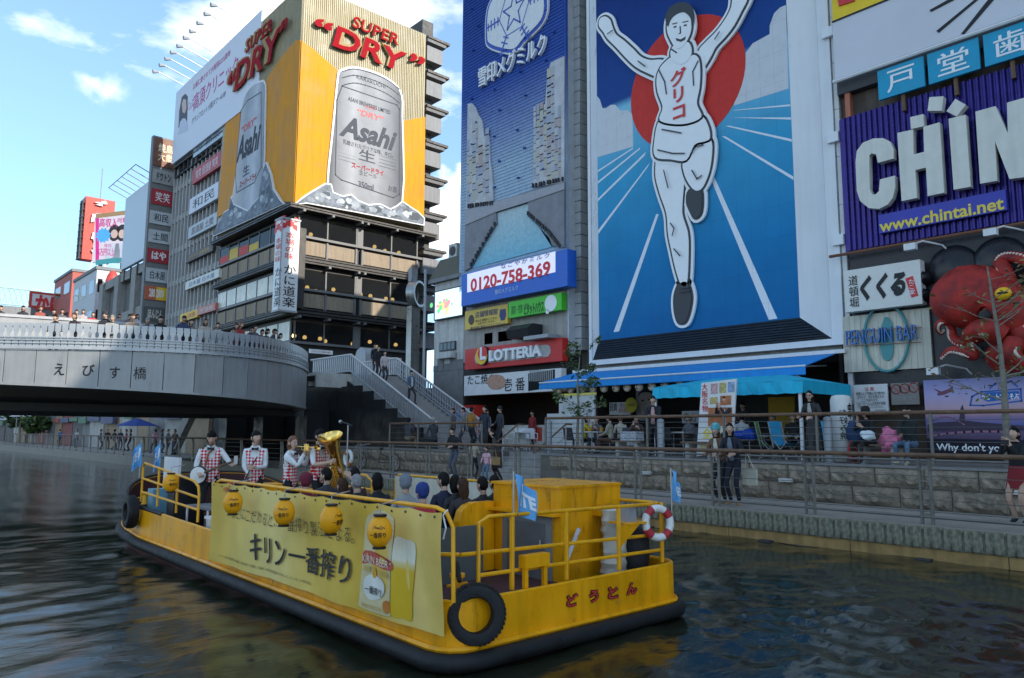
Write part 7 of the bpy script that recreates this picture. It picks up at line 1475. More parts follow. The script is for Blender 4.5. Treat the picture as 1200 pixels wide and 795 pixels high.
# bicycle and lifebuoy on the lower walk
bc = thing('bicycle', 'dark bicycle with a grey front basket parked against the stone wall', 'bicycle', (16.4, 0, ZW)); p = PX(441, 548, 16.45); y0 = p.y; 
MB().v
def ringpts(c, r, ax, n=20):
    return [Vector(c)+(Vector((0,math.cos(2*math.pi*i/n),math.sin(2*math.pi*i/n)))*r if ax == 'x' else Vector((math.cos(2*math.pi*i/n),0,math.sin(2*math.pi*i/n)))*r) for i in range(n)]
LOC[bc.name] = (16.45, y0, ZW); bc.location = (16.45, y0, ZW)
yb2_ = PX(465, 548, 16.45).y
for nm, y in (('front_wheel', PX(424,548,16.45).y), ('rear_wheel', PX(463,552,16.45).y)):
    wtf = MB().tube(ringpts((16.45,y,ZW+.36),.33,'x'), .018, 6, closed=True).part(nm, rubber, bc); mb = MB()
    for i in range(10): a = i*math.pi/10; mb.tube([(16.45,y+.32*math.cos(a),ZW+.36+.32*math.sin(a)),(16.45,y-.32*math.cos(a),ZW+.36-.32*math.sin(a))], .003, 3)
    mb.part('spokes', steel, wtf)['kind'] = 'stuff'
yf, yr = PX(424,548,16.45).y, PX(463,552,16.45).y; ym_ = (yf+yr)/2; dk = M('bike_frame', (.05,.055,.07), .4, .3)
fr_ = MB()
for q in ([(16.45,yf,ZW+.36),(16.45,yf-.12,ZW+.75),(16.45,yf-.15,ZW+1.0)], [(16.45,yf-.12,ZW+.72),(16.45,ym_-.05,ZW+.33)], [(16.45,ym_-.05,ZW+.33),(16.45,ym_-.2,ZW+.85)], [(16.45,ym_-.05,ZW+.33),(16.45,yr,ZW+.36)], [(16.45,ym_-.17,ZW+.72),(16.45,yr,ZW+.36)]): fr_.tube(q, .017, 6)
fr_.part('frame', dk, bc); MB().tube([(16.2,yf-.2,ZW+1.05),(16.45,yf-.13,ZW+1.02),(16.7,yf-.2,ZW+1.05)], .014, 6).part('handlebar', steel, bc); MB().sph((16.45,ym_-.22,ZW+.88), (.08,.14,.04), 8, 6).part('saddle', black, bc)
bk = MB()
for z in (.78,.88,.98): bk.tube([(16.3,yf+.05,ZW+z),(16.6,yf+.05,ZW+z),(16.6,yf+.32,ZW+z),(16.3,yf+.32,ZW+z)], .008, 4, closed=True)
for i in range(6): bk.tube([(16.3+.06*i,yf+.05,ZW+.76),(16.3+.06*i,yf+.05,ZW+.98)], .005, 4); bk.tube([(16.3+.06*i,yf+.32,ZW+.76),(16.3+.06*i,yf+.32,ZW+.98)], .005, 4)
bk.part('basket', galv, bc)
lw = M('lifebuoy_white', (.68,.67,.63), .5, var=.12); lo_ = M('lifebuoy_orange', (.55,.14,.03), .5); lr = M('lifebuoy_red', (.42,.03,.04), .5)
def lifebuoy(label, c, r, tilt, m2, seg=4):
    t = thing('lifebuoy', label, 'lifebuoy', c); n = 32; u = Vector(tilt).normalized(); a = u.cross(Vector((0,0,1))).normalized(); b = a.cross(u); P = [Vector(c)+(a*math.cos(2*math.pi*i/n)+b*math.sin(2*math.pi*i/n))*r for i in range(n)]
    MB().tube(P, r*.27, 10, closed=True).part('ring', lw, t, True)
    for k in range(seg): s = 3+k*n//seg; MB().tube([P[(s+i)%n] for i in range(4)], r*.285, 10).part('band', m2, t, True)
    return t
p = PX(410, 537, 14.05); lifebuoy('white lifebuoy with an orange back hung on the lower railing behind the band', (13.98, p.y, p.z), .24, (-1,0,.05), lo_, 2)
# ------------------------------------------------------------------ the yellow boat
BX, BW = 5.86, 1.72; YS, YBW = 5.4, 16.3; BZ = .40
yel2 = M('yellow_rail_paint', (.80,.37,.008), .35, var=.15, sc=6); hullr = M('hull_red', (.075,.018,.016), .6, var=.3); dkmar = M('deck_maroon', (.06,.022,.022), .7, var=.3)
boat = thing('canal_boat', 'long yellow open canal boat with black rubber fender and beer banner', 'boat', (BX, 11, 0))
def gun(y): return .60+.012*(y-YS)+max(0,(y-9))*.012+(.0 if y < 14.8 else .42*((y-14.8)/1.5)**1.6)
def halfplan():
    pts = [(0, YS)]+[(x, YS) for x in (.6,1.2,1.45)]+[(1.45+.27*math.sin(a), YS+.27*(1-math.cos(a))) for a in (math.radians(q) for q in (20,45,70,90))]
    y = 6.0
    while y < 14.6: pts.append((BW, y)); y += .55
    for q in range(1, 13):
        a = q/12*math.pi/2; pts.append((BW*math.cos(a)**.55, 14.6+1.7*math.sin(a)**.72))
    return pts
hp_ = halfplan(); plan_ = [(-x, y) for x, y in hp_[1:]]; port = plan_          # port side is -X
loop = hp_[1:-1]+[(0.0, YBW)]+[(-x, y) for x, y in reversed(hp_[1:-1])]      # starboard up, bow, port down
loop = [(0.0, YS)]+loop; n = len(loop)
def ring(z, k=1., off=0.):
    out = []
    for i, (x, y) in enumerate(loop):
        a = Vector(loop[i-1]); b = Vector(loop[(i+1)%n]); d = (b-a).normalized(); nn = Vector((d.y, -d.x)); zz = z(y) if callable(z) else z
        out.append((BX+x*k+nn.x*off, 10.5+(y-10.5)*(1-(1-k)*.35)+nn.y*off, zz))
    return out
def loft(mb, rings, m=None, close=None):
    b = len(mb.v); k = len(rings); vs = [p for r in rings for p in r]; fs = [(i*n+j, i*n+(j+1)%n, (i+1)*n+(j+1)%n, (i+1)*n+j) for i in range(k-1) for j in range(n)]; mb.add(vs, fs, m)
fend = lambda y: .10+.010*(y-YS)+(0 if y < 14 else .20*((y-14)/2.3)**1.5)
mb = MB(); loft(mb, [ring(-.5,.86), ring(-.2,.95), ring(lambda y: fend(y)-.02, .992)], 1); loft(mb, [ring(lambda y: fend(y)-.02,.992), ring(lambda y: fend(y)+.07,1.,.005), ring(gun,1.)], 0)
loft(mb, [ring(gun,1.), ring(gun,1.,-.05), ring(BZ,1.,-.055)], 0); mb.part('hull', [yel, hullr], boat)
mb = MB(); r_ = ring(BZ, 1., -.05); mb.add(r_, [tuple(range(n))]); mb.part('deck', dkmar, boat)
bow = [i for i, (x, y) in enumerate(loop) if y > 14.9]; mb = MB(); rin = ring(lambda y: gun(y)-.02,1.,-.056); rlo = ring(BZ+.01,1.,-.062); vs = [rin[i] for i in bow]+[rlo[i] for i in bow]; k = len(bow); mb.add(vs, [(i, i+1, i+1+k, i+k) for i in range(k-1)]); mb.part('bow_lining', dkmar, boat)
MB().tube([tuple(p) for p in ring(fend, 1., .055)], .082, 12, closed=True).part('rubber_fender', rubber, boat, True)
capp = ring(lambda y: gun(y)+.005,1.,-.02); bw2 = [i for i, (x, y) in enumerate(loop) if y > 13.0]; MB().tube([capp[i] for i in bw2], .035, 6).part('gunwale_cap', rubber, boat)
cp2 = [i for i, (x, y) in enumerate(loop) if y <= 13.6 and i > n//2]+[0]+[i for i, (x, y) in enumerate(loop) if y <= 13.6 and 0 < i < n//2]; MB().tube([capp[i] for i in cp2], .018, 6).part('gunwale_cap', yel2, boat)
MB().tube([tuple(p) for p in ring(lambda y: fend(y)+.10, 1., .02)], .03, 5, closed=True).part('rubbing_strake', yel, boat)
XP, XST = BX-BW, BX+BW
FP = FX(XP-.03)
# banner frames, rails
def rail(paths, nm='rail', r=.020, mt=None):
    for p in paths: MB().tube(p, r, 8).part(nm, mt or yel2, boat, True)
Xp = XP-.03
rail([[(Xp,5.3+.0,.65),(Xp,5.32,1.28),(Xp,5.42,1.40),(Xp,5.56,1.43),(Xp,10.6,1.43),(Xp,10.72,1.40),(Xp,10.76,1.30),(Xp,10.76,.7)]], 'banner_frame')
Xs_ = XST-.06
rail([[(Xs_,7.9,.7),(Xs_,7.9,1.28),(Xs_,8.02,1.36),(Xs_,11.3,1.36),(Xs_,11.42,1.28),(Xs_,11.42,.75)],[(Xs_,7.9,1.0),(Xs_,11.42,1.0)]], 'banner_frame')
rail([[(Xs_,12.2,.78),(Xs_,12.2,1.2),(Xs_,12.4,1.3),(Xs_,14.5,1.35),(Xs_,14.7,1.25),(Xs_,14.7,.85)],[(Xs_,12.2,1.05),(Xs_,14.7,1.08)],[(Xs_,13.4,.8),(Xs_,13.4,1.32)]])
# bow port rail
Xq = XP+.10
rail([[(Xq,14.6,.85),(Xq,14.6,1.46),(Xq,14.5,1.53),(Xq,12.0,1.34),(Xq,11.82,1.26),(Xq,11.78,1.15),(Xq,11.78,.74)],[(Xq,14.6,1.26),(Xq,11.78,1.10)],[(Xq,14.6,1.02),(Xq,11.78,.92)],[(Xq,13.7,.83),(Xq,13.7,1.47)],[(Xq,12.75,.8),(Xq,12.75,1.40)]])
# stern rails
rail([[(4.6,5.56,.62),(4.6,5.56,1.26),(4.72,5.56,1.31),(7.2,5.56,1.28),(7.38,5.6,1.28),(7.42,5.75,1.28),(7.44,7.1,1.27)],[(4.42,5.60,.98),(7.42,5.58,.92)],[(4.6,5.56,.78),(7.4,5.58,.74)]])
for x in (5.02, 5.78, 6.62, 7.40): rail([[(x,5.56,.6),(x,5.56,1.29)]], 'rail_post', .026)
rail([[(7.44,7.1,.65),(7.44,7.1,1.27)],[(4.42,5.62,.98),(4.25,5.8,.98),(4.2,6.3,.98)]])
# engine house, door, partition, boards
MB().box(6.36,7.42,6.2,7.4,BZ-.3,1.46).part('engine_house', yel, boat); MB().box(6.33,7.43,6.185,7.42,1.46,1.49).part('house_lid', yel, boat)
MB().box(6.24,6.40,6.22,7.44,1.14,1.17).part('drip_ledge', yel, boat)
gd = M('door_grey', (.20,.20,.185), .5, var=.08); dr_ = MB().box(6.335,6.36,6.34,7.2,BZ-.1,1.13).part('door', gd, boat); MB().box(6.325,6.335,6.44,7.1,BZ,1.04).part('door_panel', M('door_grey_dark', (.13,.13,.125), .5), dr_); MB().tube([(6.31,6.5,.85),(6.31,6.5,.75)], .012, 5).part('handle', steel, dr_)
MB().prism(FY(7.42), [(5.78,BZ-.2),(6.34,BZ-.2),(6.34,1.24),(6.02,1.24),(5.9,1.21),(5.82,1.14),(5.78,1.02)], -.06, .06).part('partition', yel, boat); MB().box(5.72,5.79,7.36,9.0,BZ-.2,.9).part('seat_side', yel, boat) if False else None
MB().prism(FY(7.0), [(5.2,BZ),(5.85,BZ),(5.85,.98),(5.8,1.02),(5.2,1.02)], -.015, .015).part('grey_board', M('board_grey', (.10,.105,.10), .5), boat)
MB().tube([(6.32,6.1,.62),(6.55,6.1,1.0)], .03, 4).part('brace', steel, boat)
MB().box(6.9,7.1,6.05,6.2,1.12,1.24).part('junction_box', yel, boat); MB().box(6.72,7.05,5.5,5.8,1.08,1.10).part('tray', yel, boat); MB().prism(FY(5.52), [(6.62,1.08),(6.95,1.08),(6.62,.86)], -.02, .0).part('gusset', yel, boat)
MB().box(6.82,6.96,5.58,5.72,1.10,1.26).part('instrument_box', galv, boat)
for x0 in (5.1, 5.36): MB().box(x0,x0+.045,5.46,5.50,.60,.82).part('bracket_post', yel, boat)
MB().box(5.09,5.42,5.44,5.54,.80,.92).part('bracket_box', yel, boat)
for x, y in ((4.5,5.75),(4.42,15.0)):
    z = gun(y); MB().lathe([(.07,0),(.05,.03),(.05,.17),(.075,.19),(.075,.22)], (x,y,z-.04), n=12).part('bollard', yel2, boat, True); MB().tube([(x-.12,y,z+.08),(x+.12,y,z+.08)], .014, 6).part('bollard_pin', yel2, boat)
# seats for passengers
seatm = M('seat_grey', (.14,.14,.15), .7)
for y in (7.9, 8.8, 9.7): 
    for x0, x1 in ((4.35,5.5),(5.95,7.3)): 
        MB().box(x0,x1,y-.2,y+.2,BZ+.32,BZ+.38).part('seat', seatm, boat); MB().box(x0+.05,x1-.05,y-.12,y+.12,BZ,BZ+.32).part('seat_box', yel2, boat)
for x0, x1, y0, y1, z in ((6.9,7.45,12.3,14.8,.95),(6.4,7.0,14.6,15.2,1.05)): MB().box(x0,x1,y0,y1,BZ,z).part('locker', yel, boat)
MB().box(7.0,7.4,11.5,12.0,BZ,.95).part('locker', yel, boat)
# name on the transom
for ch, x0, y0, w in (('ど',664.5,698,13),('う',691,693,10),('と',713,689,11),('ん',735,684,11)):
    Fn = FY(YS-.002)
    T(boat, Fn, ch, (x0,y0), (x0+w,14,'h'), rink, .022, bold=.02)
    T(boat, Fn, ch, (x0-.9,y0-.9), (x0+w+.9,15.8,'h'), ink, .010, bold=.09, name='lettering_edge')
# ---- banner on the port side
Fb = FX(XP-.075); A0, B1 = Fb.px(259,564); A1, _ = Fb.px(527,604); b0 = .36; b1 = 1.41; a0, a1 = -10.72, -5.36
def drape(a, b, d): 
    u = (a-a0)/(a1-a0); v = (b-b0)/(b1-b0); w = .012*math.sin(u*31+2*v)*(.35+.65*(1-v))+.004*math.sin(u*67+5*v)+.018*math.sin(u*11-v*4); sag = -.02*abs(math.sin(u*math.pi*10))*v
    return Fb.w(a, b+sag, d+.03+w)
bn = thing('banner', 'long pale gold beer banner with black lettering tied along the boat side', 'banner', (Xp-.05, 8, .36)); mb = MB(); NA, NB = 90, 12
vs = [drape(a0+(a1-a0)*i/NA, b0+(b1-b0)*j/NB, 0) for j in range(NB+1) for i in range(NA+1)]; mb.add(vs, [(j*(NA+1)+i, j*(NA+1)+i+1, (j+1)*(NA+1)+i+1, (j+1)*(NA+1)+i) for j in range(NB) for i in range(NA)])
mb.part('cloth', ramp('banner_print', 1, [(0,(.58,.37,.06)),(.12,(.72,.53,.17)),(.3,(.60,.385,.055)),(.5,(.68,.47,.10)),(.68,(.74,.58,.22)),(.85,(.70,.52,.15)),(1,(.62,.41,.08))], .5, .10, 2.2, wave=.12), bn, True)
def BT(body, p0, p1, mat, bold=0., d=.022, name='lettering', space=1., shear=0.):
    mb = MB(); rc = Fb.rect(p0, p1, .03)
    for q in ((0,) if bold < .025 else (-2,-1,0,1,2)): kq = min(.007, .02*(rc[3]-rc[2])); put_text(mb, Fb, body, (rc[0]+q*kq, rc[1]+q*kq, rc[2]+q*kq*.3, rc[3]+q*kq*.3), d+q*.0008, None, 0, shear, mapf=drape, space=space)
    return mb.part(name, mat, bn)
BT('キリン', (298,624), (337,31,'h'), ink, .03); BT('一番搾り', (341,634), (413,31,'h'), ink, .028)
goldk = M('banner_ink', (.10,.075,.02), .5, var=0)
BT('うまさにこだわると、一番搾り製法になる。', (266,590), (416,15,'h'), goldk, .0, space=1.15); BT('KIRIN', (263,570.5), (270,5,'h'), rink, .03)
BT('ストップ！未成年者飲酒・飲酒運転。お酒は楽しく適量を。妊娠中・授乳期の飲酒はやめましょう。キリンビール株式会社', (258,648.5), (365,3.2,'h'), goldk, .0)
def BP(name, pts, mat, d):
    pp = smoothpts(Fb.poly(pts, .03), 3); mb = MB(); pn = len(pp)
    mb.add([drape(a, b, d) for a, b in pp], [tuple(range(pn))] if sum(pp[i][0]*pp[(i+1)%pn][1]-pp[(i+1)%pn][0]*pp[i][1] for i in range(pn)) > 0 else [tuple(range(pn-1,-1,-1))]); return mb.part(name, mat, bn)
BP('can_print', [(434,600),(447,597),(458,603),(462,612),(461,660),(460,712),(457,722),(424,711),(423,700),(426,655),(427,612)], M('can_print_beige', (.60,.50,.27), .45, var=.1), 0.0090)
BP('label_band', [(426.5,645),(436,645),(461,656),(461,668),(436,659),(426,659)], M('label_red', (.45,.075,.045), .5), 0.0120); BT('KIRIN BEER', (427,648.5), (460,8,'h'), M('label_pale', (.72,.65,.5), .5, var=0), .02, .024)
BP('label_white', [(429,677),(440,673),(452,679),(455,690),(450,700),(438,703),(430,695)], M('label_white', (.68,.66,.58), .5), 0.0120); BT('一番搾り', (431,684), (452,9,'h'), ink, .03, .024)
BP('drop_print', [(442,664),(445,672),(443,677),(440,676),(439,671)], M('drop_gold', (.6,.3,.02), .5), 0.0125)
for q in range(3): BT('――――――――', (428,661+q*2.2), (437,1.5,'h'), M('label_gold', (.55,.36,.08), .5, var=0), .02, .02, 'small_print'); BT('――――――――', (447,667+q*2.2), (459,1.5,'h'), M('label_gold', (.55,.36,.08)), .02, .02, 'small_print')
BT('BREWED FOR GOOD TIMES', (426,705), (458,5,'h'), M('label_gold', (.55,.36,.08)), .02, .015)
BP('seal_print', [(452,706),(458,703),(461,710),(459,718),(453,717)], M('seal_orange', (.55,.18,.03), .5), 0.0128)
BP('glass_print', [(463,631),(477,632),(489,637),(488,670),(484,700),(482,727),(473,724),(461,720),(462,690)], ramp('glass_beer', 2, [(0,(.60,.38,.02)),(.6,(.66,.42,.03)),(.68,(.68,.58,.3)),(.72,(.74,.70,.56)),(1,(.70,.66,.5))], .5, .05), 0.0095)
for k in range(22):
    a = a0+.1+(a1-a0-.2)*k/21; p = drape(a, b1-.035, .006); MB().lathe([(.012,0),(.012,.004)], p, (-1,0,0), n=8).part('eyelet', dgrey, bn)
b2 = thing('banner', 'plain back of the pale banner on the far side of the boat', 'banner', (Xs_, 9.6, .5)); mb = MB(); vs = []
for j in range(7):
    for i in range(41): vs.append((Xs_-.03+.012*math.sin(i*1.3+j*.4), 7.95+3.42*i/40, .55+.79*j/6-.01*abs(math.sin(i*.9))*j/6))
mb.add(vs, [(j*41+i, j*41+i+1, (j+1)*41+i+1, (j+1)*41+i) for j in range(6) for i in range(40)]); mb.part('cloth', M('banner_back', (.58,.54,.42), .7), b2, True)
for q0 in ((Xp,10.74,1.38),(Xp,5.36,1.38)):
    q0 = Vector(q0); single('tie_cord', MB().tube([q0+Vector((-.03,0,.05)), q0+Vector((-.06,.03,.0)), q0+Vector((-.07,-.03,-.1)), q0+Vector((-.06,.02,-.2))], .008, 5), white, 'white cord tying the %s upper corner of the long banner' % ('forward' if q0.y > 8 else 'stern'), 'cord', None, True)
# lanterns
yl_ = M('yellow_lantern', (.80,.34,.004), .45, var=.07)
for x, y, Xl_, lb in ((200,566,Xq-.20,'yellow paper lantern hung on the bow rail, farthest forward'),(273,589,XP-.33,'yellow lantern at the forward end of the long banner'),(333,600.5,XP-.33,'second yellow lantern on the banner, above the middle kanji'),(388,609,XP-.33,'third yellow lantern on the banner, near the waving hand'),(445,623,XP-.33,'yellow lantern in front of the printed beer can')):
    p = PX(x, y, Xl_); t = thing('yellow_lantern', lb, 'lantern', p, 'yellow lanterns along the boat side'); R_ = .118; pr = [(R_*math.cos(a)*(1 if k % 2 else .975)+.0, .145*math.sin(a)) for k, a in enumerate([(-70+10*i)*math.pi/180 for i in range(15)])]
    MB().lathe(pr, p, n=18).part('shade', yl_, t, True)
    for s in (-1, 1): MB().lathe([(.062,0),(.062,.018)], p+Vector((0,0,s*.145-.009)), n=14).part('cap', ink, t)
    MB().tube([p+Vector((0,0,.15)), p+Vector((-.0,0,.24)), p+Vector((.2,0,.27))], .006, 5).part('hook', steel, t)
    view = math.atan2(-p.y, -p.x)
    def cm_(a, b, d, p=p, view=view): an = view+a/R_; r = R_*math.cos(math.asin(max(-.9,min(.9,b/.16))))+d; return Vector((p.x+r*math.cos(an), p.y+r*math.sin(an), p.z+b))
    off = {273:-.0,333:-.03,388:.09,445:-.02,200:.02}[x]
    mb = MB(); put_text(mb, None, '一番搾り', (-.075+off,.075+off,-.045,.005), .003, bold=.05, mapf=cm_)
    for q in range(5): 
        aa = [(-.05+.02*q+off, .03+.012*math.sin(q)), (-.03+.02*q+off, .05+.01*math.cos(q*2)), (-.012+.02*q+off, .032)]
        for (u0,v0),(u1,v1) in zip(aa, aa[1:]): c4 = [cm_(u0,v0,.003), cm_(u1,v1,.003), cm_(u1,v1+.006,.003), cm_(u0,v0+.006,.003)]; mb.add(c4, [(0,1,2,3)])
    mb.part('lettering', ink, t)['kind'] = 'stuff'
# tyres, lifebuoy, flags
def tyre(label, c, r, ax):
    t = thing('tyre_fender', label, 'tyre', c, 'old tyres hung as fenders'); pr = [(r*.56,-.07),(r*.60,-.085),(r*.80,-.095),(r*.95,-.085),(r,-.05),(r*1.0,.05),(r*.95,.085),(r*.80,.095),(r*.60,.085),(r*.56,.07),(r*.56,-.07)]
    MB().lathe(pr, c, ax, n=32, cap=False).part('tyre', rubber, t, True); mb = MB(); u = Vector(ax).normalized(); a = u.cross(Vector((0,0,1))).normalized(); b = Vector((0,0,1))
    for k in range(40):
        an = 2*math.pi*k/40; d = a*math.cos(an)+b*math.sin(an); q = Vector(c)+d*(r+.004); tg = u.cross(d)
        for s in (-.03,.03): mb.add([q+u*(s-.022)-tg*.016-d*.02, q+u*(s+.022)-tg*.016-d*.02, q+u*(s+.022)+tg*.016-d*.02, q+u*(s-.022)+tg*.016-d*.02]+[q+u*(s-.022)-tg*.014+d*.008, q+u*(s+.022)-tg*.014+d*.008, q+u*(s+.022)+tg*.014+d*.008, q+u*(s-.022)+tg*.014+d*.008], [(4,5,6,7),(0,1,5,4),(1,2,6,5),(2,3,7,6),(3,0,4,7)])
    mb.part('tread', rubber, t)['kind'] = 'stuff'; return t
p = PX(557,720,4.05); c_ = Vector((4.22, 5.47, p.z)); q = PX(557,720,4.0)
d_ = ray(557,720); tt = 5.42/d_.y; tyre('black tyre fender at the near stern corner of the boat', E0+d_*tt, .265, (-.55,-.83,.08))
MB_r = MB().tube([(4.3,5.75,.72),(4.24,5.6,.86),(4.2,5.5,.83)], .018, 6); single('mooring_rope', MB().tube([(4.5,5.75,.8),(4.42,5.66,.9),(4.36,5.56,.86),(4.30,5.46,.78)], .022, 7).tube([(4.5,5.80,.78),(4.44,5.72,.86),(4.38,5.60,.80)], .02, 6), M('rope_black', (.02,.02,.02), .9), 'black mooring rope holding the stern corner tyre', 'rope', None, True)
p = PX(153,600,XP-.12); tyre('black tyre fender at the port bow of the boat', p, .27, (-1,.05,0))
lifebuoy('white lifebuoy with red bands on the stern rail of the boat', PY(771,613,5.48), .165, (-.35,-.9,.1), lr, 4)
flm = M('flag_blue', (.13,.38,.68), .7, var=.08); 
def flag(label, px0, py0, py1, Y, dirx, word, L_=.34, H=.30):
    p0, p1 = PY(px0, py0, Y), PY(px0, py1, Y); t = thing('flag', label, 'flag', (p1.x, Y, p1.z), 'blue flags on the boat'); MB().tube([(p0.x,Y,min(p1.z,p0.z-.3)),(p0.x,Y,p0.z+.02)], .009, 6).part('pole', steel, t)
    def fm(u, v, d=0): dr = u**1.1*.42; return Vector((p0.x+dirx*u*L_*.62, Y-.02-.05*math.sin(u*7+v*2)-d, p0.z-v*H*(1-.25*u)-dr*H*1.1))
    mb = MB(); vs = [fm(i/10, j/5) for j in range(6) for i in range(11)]; mb.add(vs, [(j*11+i, j*11+i+1, (j+1)*11+i+1, (j+1)*11+i) for j in range(5) for i in range(10)]); mb.part('cloth', flm, t, True)
    mb = MB(); put_text(mb, None, word, (.40,.92,.30,.72) if dirx > 0 else (.92,.40,.30,.72), .006, bold=.05, mapf=lambda a, b, d: fm(a, 1-b, d)); mb.add([fm(.15,.2,.006), fm(.3,.15,.006), fm(.35,.5,.006), fm(.28,.75,.006), fm(.2,.5,.006)], [(0,1,2,3,4)]); mb.part('emblem', wink, t); return t
flag('blue flag on the near stern corner post of the boat', 602, 555, 690, 5.58, 1, 'ITE', .42, .40); flag('blue flag on the far stern corner post of the boat', 786, 551, 600, 5.62, .45, 'ITE', .36, .34)
flag('blue flag at the bow, left of the pair', 166, 517, 560, 15.0, -.5, 'ITE', .5, .46); flag('blue flag at the bow, right of the pair', 188, 517, 560, 14.4, -.4, 'ITE', .45, .46)
# deck gear
gear = thing('amplifier', 'black amplifier speaker behind the bow rail', 'speaker', (4.6,13.9,BZ)); MB().box(4.5,4.95,13.6,14.0,BZ,1.32).part('cabinet', black, gear); MB().box(4.49,4.5,13.65,13.95,BZ+.1,1.25).part('grille', dgrey, gear)
sc2 = thing('equipment_case', 'white plastic equipment box beside the forward end of the banner', 'box', (4.45,11.2,BZ)); MB().box(4.32,4.75,10.95,11.6,BZ,.80).part('body', offwh, sc2); MB().box(4.29,4.79,10.9,11.65,.80,.84).part('lid', white, sc2); MB().box(4.31,4.32,11.1,11.4,.5,.7).part('vent', dgrey, sc2)
tbx = thing('equipment_table', 'grey folding table with equipment in front of the banjo player', 'table', (4.7,12.5,BZ)); MB().box(4.45,5.2,11.9,12.9,.88,.91).part('tabletop', mgrey, tbx); [MB().tube([(4.45+.7*i,11.95+.9*j,BZ),(4.45+.7*i,11.95+.9*j,.88)], .018, 5).part('leg', white, tbx) for i in (0,1) for j in (0,1)]
blue_c = single('cool_box', MB().box(4.45,4.7,14.65,14.95,gun(14.6)-.25,1.05), M('coolbox_blue', (.15,.33,.42), .5), 'pale blue box beside the bow bollard', 'box')
wpn = single('white_board', MB().box(4.75,4.8,14.3,15.1,BZ,1.62), white, 'white upright board behind the bow flags', 'board')
rb = single('red_bag', MB().sph((5.15,12.9,1.05), (.1,.14,.2), 10, 8), cloth((.5,.03,.03)), 'red cloth bundle beside the banjo drum', 'bag', None, True)
tw = single('white_cover', (lambda q: (setattr(q, 'v', [(v[0]+.05*mnoise.noise((v[2]*4, v[0]*9, v[1]*9)), v[1]+.05*mnoise.noise((v[2]*5, v[1]*9, 3+v[0]*9)), v[2]) for v in q.v]), q)[1])(MB().lathe([(.13+.02*(i%2), .42+.06*i) for i in range(14)]+[(.02,1.24)], (7.0,5.95,0), n=16)), M('cover_white', (.5,.48,.40), .6, var=.15), 'crumpled white cover beside the engine house', 'cover', None, True)
bk_ = single('outboard_cover', MB().lathe([(.16,.5),(.19,.7),(.17,1.0),(.08,1.06)], (7.25,5.85,0), n=10), M('cover_black', (.02,.02,.022), .6), 'black covered object below the stern lifebuoy', 'cover', None, True)
# microphone stand
mc = thing('microphone_stand', 'microphone on a thin stand behind the tuba player', 'microphone', (6.9,11.2,BZ)); p = PX(408,497,6.9); b_ = (6.9, p.y, BZ)
mc.location = (6.9, p.y, BZ); LOC[mc.name] = b_; MB().tube([b_, (6.9,p.y,p.z-.02)], .012, 6).part('stand', steel, mc); MB().lathe([(.14,0),(.13,.02),(.02,.03)], b_, n=14).part('base', black, mc); q = PX(399,494.5,6.9); MB().tube([(6.9,p.y-.12,p.z-.03),(6.9,p.y,p.z),q], [.01,.012,.018], 6).part('clip', black, mc); MB().sph(q, .035, 10, 8).part('microphone', steel, mc, True)
# ---- the band
check = M('check_red_white', (.6,.6,.6), .8, var=0); _t = check.node_tree; _n = _t.nodes; _p = _n['Principled BSDF']; _c = _n.new('ShaderNodeTexCoord'); _mp = _n.new('ShaderNodeMapping'); _mp.inputs['Rotation'].default_value = (0,math.radians(45),0); _mp.inputs['Location'].default_value = (0,.013,0); _k = _n.new('ShaderNodeTexChecker'); _k.inputs['Scale'].default_value = 26; _k.inputs['Color1'].default_value = (.60,.02,.03,1); _k.inputs['Color2'].default_value = (.72,.70,.68,1); _sx = _n.new('ShaderNodeSeparateXYZ'); _cx = _n.new('ShaderNodeCombineXYZ')
_t.links.new(_c.outputs['Object'], _mp.inputs[0]); _t.links.new(_mp.outputs[0], _sx.inputs[0]); _t.links.new(_sx.outputs[0], _cx.inputs[0]); _t.links.new(_sx.outputs[2], _cx.inputs[1]); _t.links.new(_cx.outputs[0], _k.inputs[0]); _t.links.new(_k.outputs[0], _p.inputs['Base Color'])
